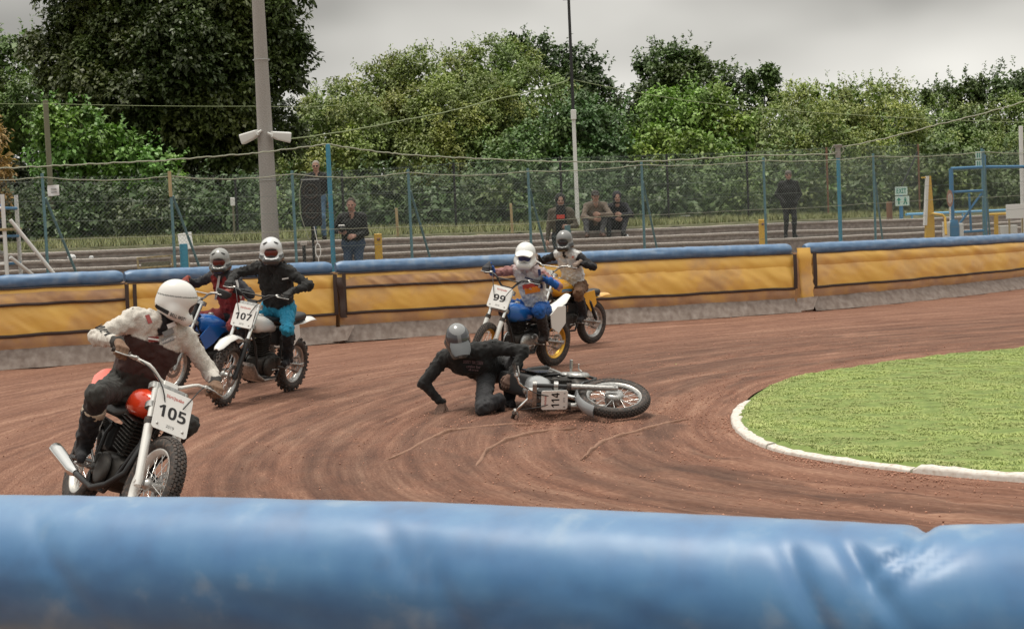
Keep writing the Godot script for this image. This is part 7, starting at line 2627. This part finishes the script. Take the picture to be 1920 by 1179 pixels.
	var lm := part(links(ap(1788, 360, D - 0.01) - org, ap(1846, 357, D - 0.01) - org, ap(1788, 436, D).y - org.y, 0.07, 0.002), "chain_link", M.wire, o)
	lm.set_meta("kind", "stuff")
	# signal disc and blue motor beside the gate
	sp = ap(1782, 372, 35.6)
	o = thing("paddle_sign", Transform3D(Basis(), Vector3(sp.x, LANDING, sp.z)), "oval red brown and white paddle beside the blue gate", "sign")
	m = MB.new()
	m.loft([[Vector3(0, sp.y - LANDING, -0.01), 0.07, 0.19, 2.0], [Vector3(0, sp.y - LANDING, 0.01), 0.07, 0.19, 2.0]], Vector3.RIGHT, Vector3.UP, 20)
	part(m, "blade", mat(Color(0.34, 0.19, 0.14), 0.7), o)
	for i in 4:
		m = MB.new()
		m.box(Vector3(-0.035 + i * 0.023, sp.y - LANDING, 0.0125), Vector3(0.009, 0.26 - absf(i - 1.5) * 0.06, 0.004))
		part(m, "white_bar", M.white_ink, o)
	m = MB.new()
	m.tube([Vector3(0, 0, -0.01), Vector3(0, sp.y - LANDING - 0.18, -0.01)], 0.02, 8)
	part(m, "stem", M.white_plastic, o)
	sp = ap(1790, 424, 35.5)
	o = thing("gate_motor", Transform3D(Basis(), Vector3(sp.x, LANDING, sp.z)), "blue gate motor drum with white case behind the barrier", "motor")
	m = MB.new()
	m.tube([Vector3(0, 0, 0), Vector3(0, sp.y - LANDING + 0.02, 0), Vector3(0, sp.y - LANDING + 0.14, 0)], [0.10, 0.11, 0.08], 14)
	part(m, "drum", M.gate_blue, o)
	m = MB.new()
	m.box(Vector3(-0.14, (sp.y - LANDING) * 0.5 + 0.05, -0.05), Vector3(0.18, sp.y - LANDING + 0.1, 0.16), Basis(), 0.01)
	m.box(Vector3(0.16, (sp.y - LANDING) * 0.5 + 0.03, -0.05), Vector3(0.10, sp.y - LANDING + 0.06, 0.12), Basis(), 0.01)
	part(m, "case", M.white_plastic, o)
	# long blue rail and boards at the frame edge
	var r0 := ap(1700, 402, 40.5)
	var r1 := ap(1905, 393, 43.0)
	o = thing("hand_rail", Transform3D(Basis(), r0), "long pale blue hand rail behind the gate", "rail")
	m = MB.new()
	m.tube([Vector3.ZERO, r1 - r0], 0.035, 10)
	part(m, "rail", M.sky_gloss, o)
	for h in [0.05, 0.5, 0.95]:
		m = MB.new()
		var p: Vector3 = (r1 - r0) * h
		m.tube([p, Vector3(p.x, p.y - 0.55, p.z)], 0.025, 8)
		part(m, "upright", M.sky_gloss, o)
	var wb := ap(1906, 396, 37.0)
	o = thing("sign_board", Transform3D(Basis(), Vector3(wb.x, LANDING, wb.z)), "blank white board on posts at the frame edge", "board")
	m = MB.new()
	m.box(Vector3(0, wb.y - LANDING, 0), Vector3(0.46, 0.33, 0.02), Basis(), 0.003)
	part(m, "panel", M.plate, o)
	for sx in [-0.15, 0.15]:
		m = MB.new()
		m.box(Vector3(sx, (wb.y - LANDING) / 2, -0.03), Vector3(0.04, wb.y - LANDING, 0.03), Basis(), 0.003)
		part(m, "leg", M.wood, o)
	var yr := ap(1862, 402, 37.2)
	o = thing("yellow_rail", Transform3D(Basis(), Vector3(yr.x, LANDING, yr.z)), "bent yellow rail and post between gate and white board", "rail")
	m = MB.new()
	m.tube([Vector3(-0.10, yr.y - LANDING, 0), Vector3(0.38, yr.y - LANDING, 0)], 0.03, 10)
	part(m, "rail", M.yellow_paint, o)
	m = MB.new()
	m.box(Vector3(0.08, (yr.y - LANDING) / 2, 0.0), Vector3(0.09, yr.y - LANDING, 0.06), Basis(), 0.006)
	part(m, "post", M.yellow_paint, o)
	m = MB.new()
	m.box(Vector3(0.36, (yr.y - LANDING) * 0.3 + 0.1, -0.05), Vector3(0.40, 0.5, 0.2), Basis(), 0.01)
	part(m, "white_case", M.white_plastic, o)
	post_thing("lamp_post", "white pole cut by the frame edge behind the gate frame", "pole", ap(1915, 236, 38.0), LANDING, 0.05, M.white_plastic)
	var gs := ap(1838, 298, 37.5)
	o = thing("small_sign", Transform3D(Basis(), Vector3(gs.x, LANDING, gs.z)), "small pale green sign plates high on a green post over the gate", "sign")
	m = MB.new()
	m.tube([Vector3(0.06, 0, -0.02), Vector3(0.06, gs.y - LANDING + 0.25, -0.02)], 0.03, 8)
	part(m, "post", M.post_blue, o)
	for y in [0.09, -0.11]:
		m = MB.new()
		m.box(Vector3(-0.03, gs.y - LANDING + y, 0.01), Vector3(0.14, 0.17, 0.012), Basis(), 0.002)
		pl = part(m, "sign_plate", M.pale_green, o)
		m = MB.new()
		for k in 2: m.box(Vector3(-0.055 + k * 0.05, gs.y - LANDING + y, 0.018), Vector3(0.022, 0.11, 0.003))
		part(m, "print", M.green_ink, pl)
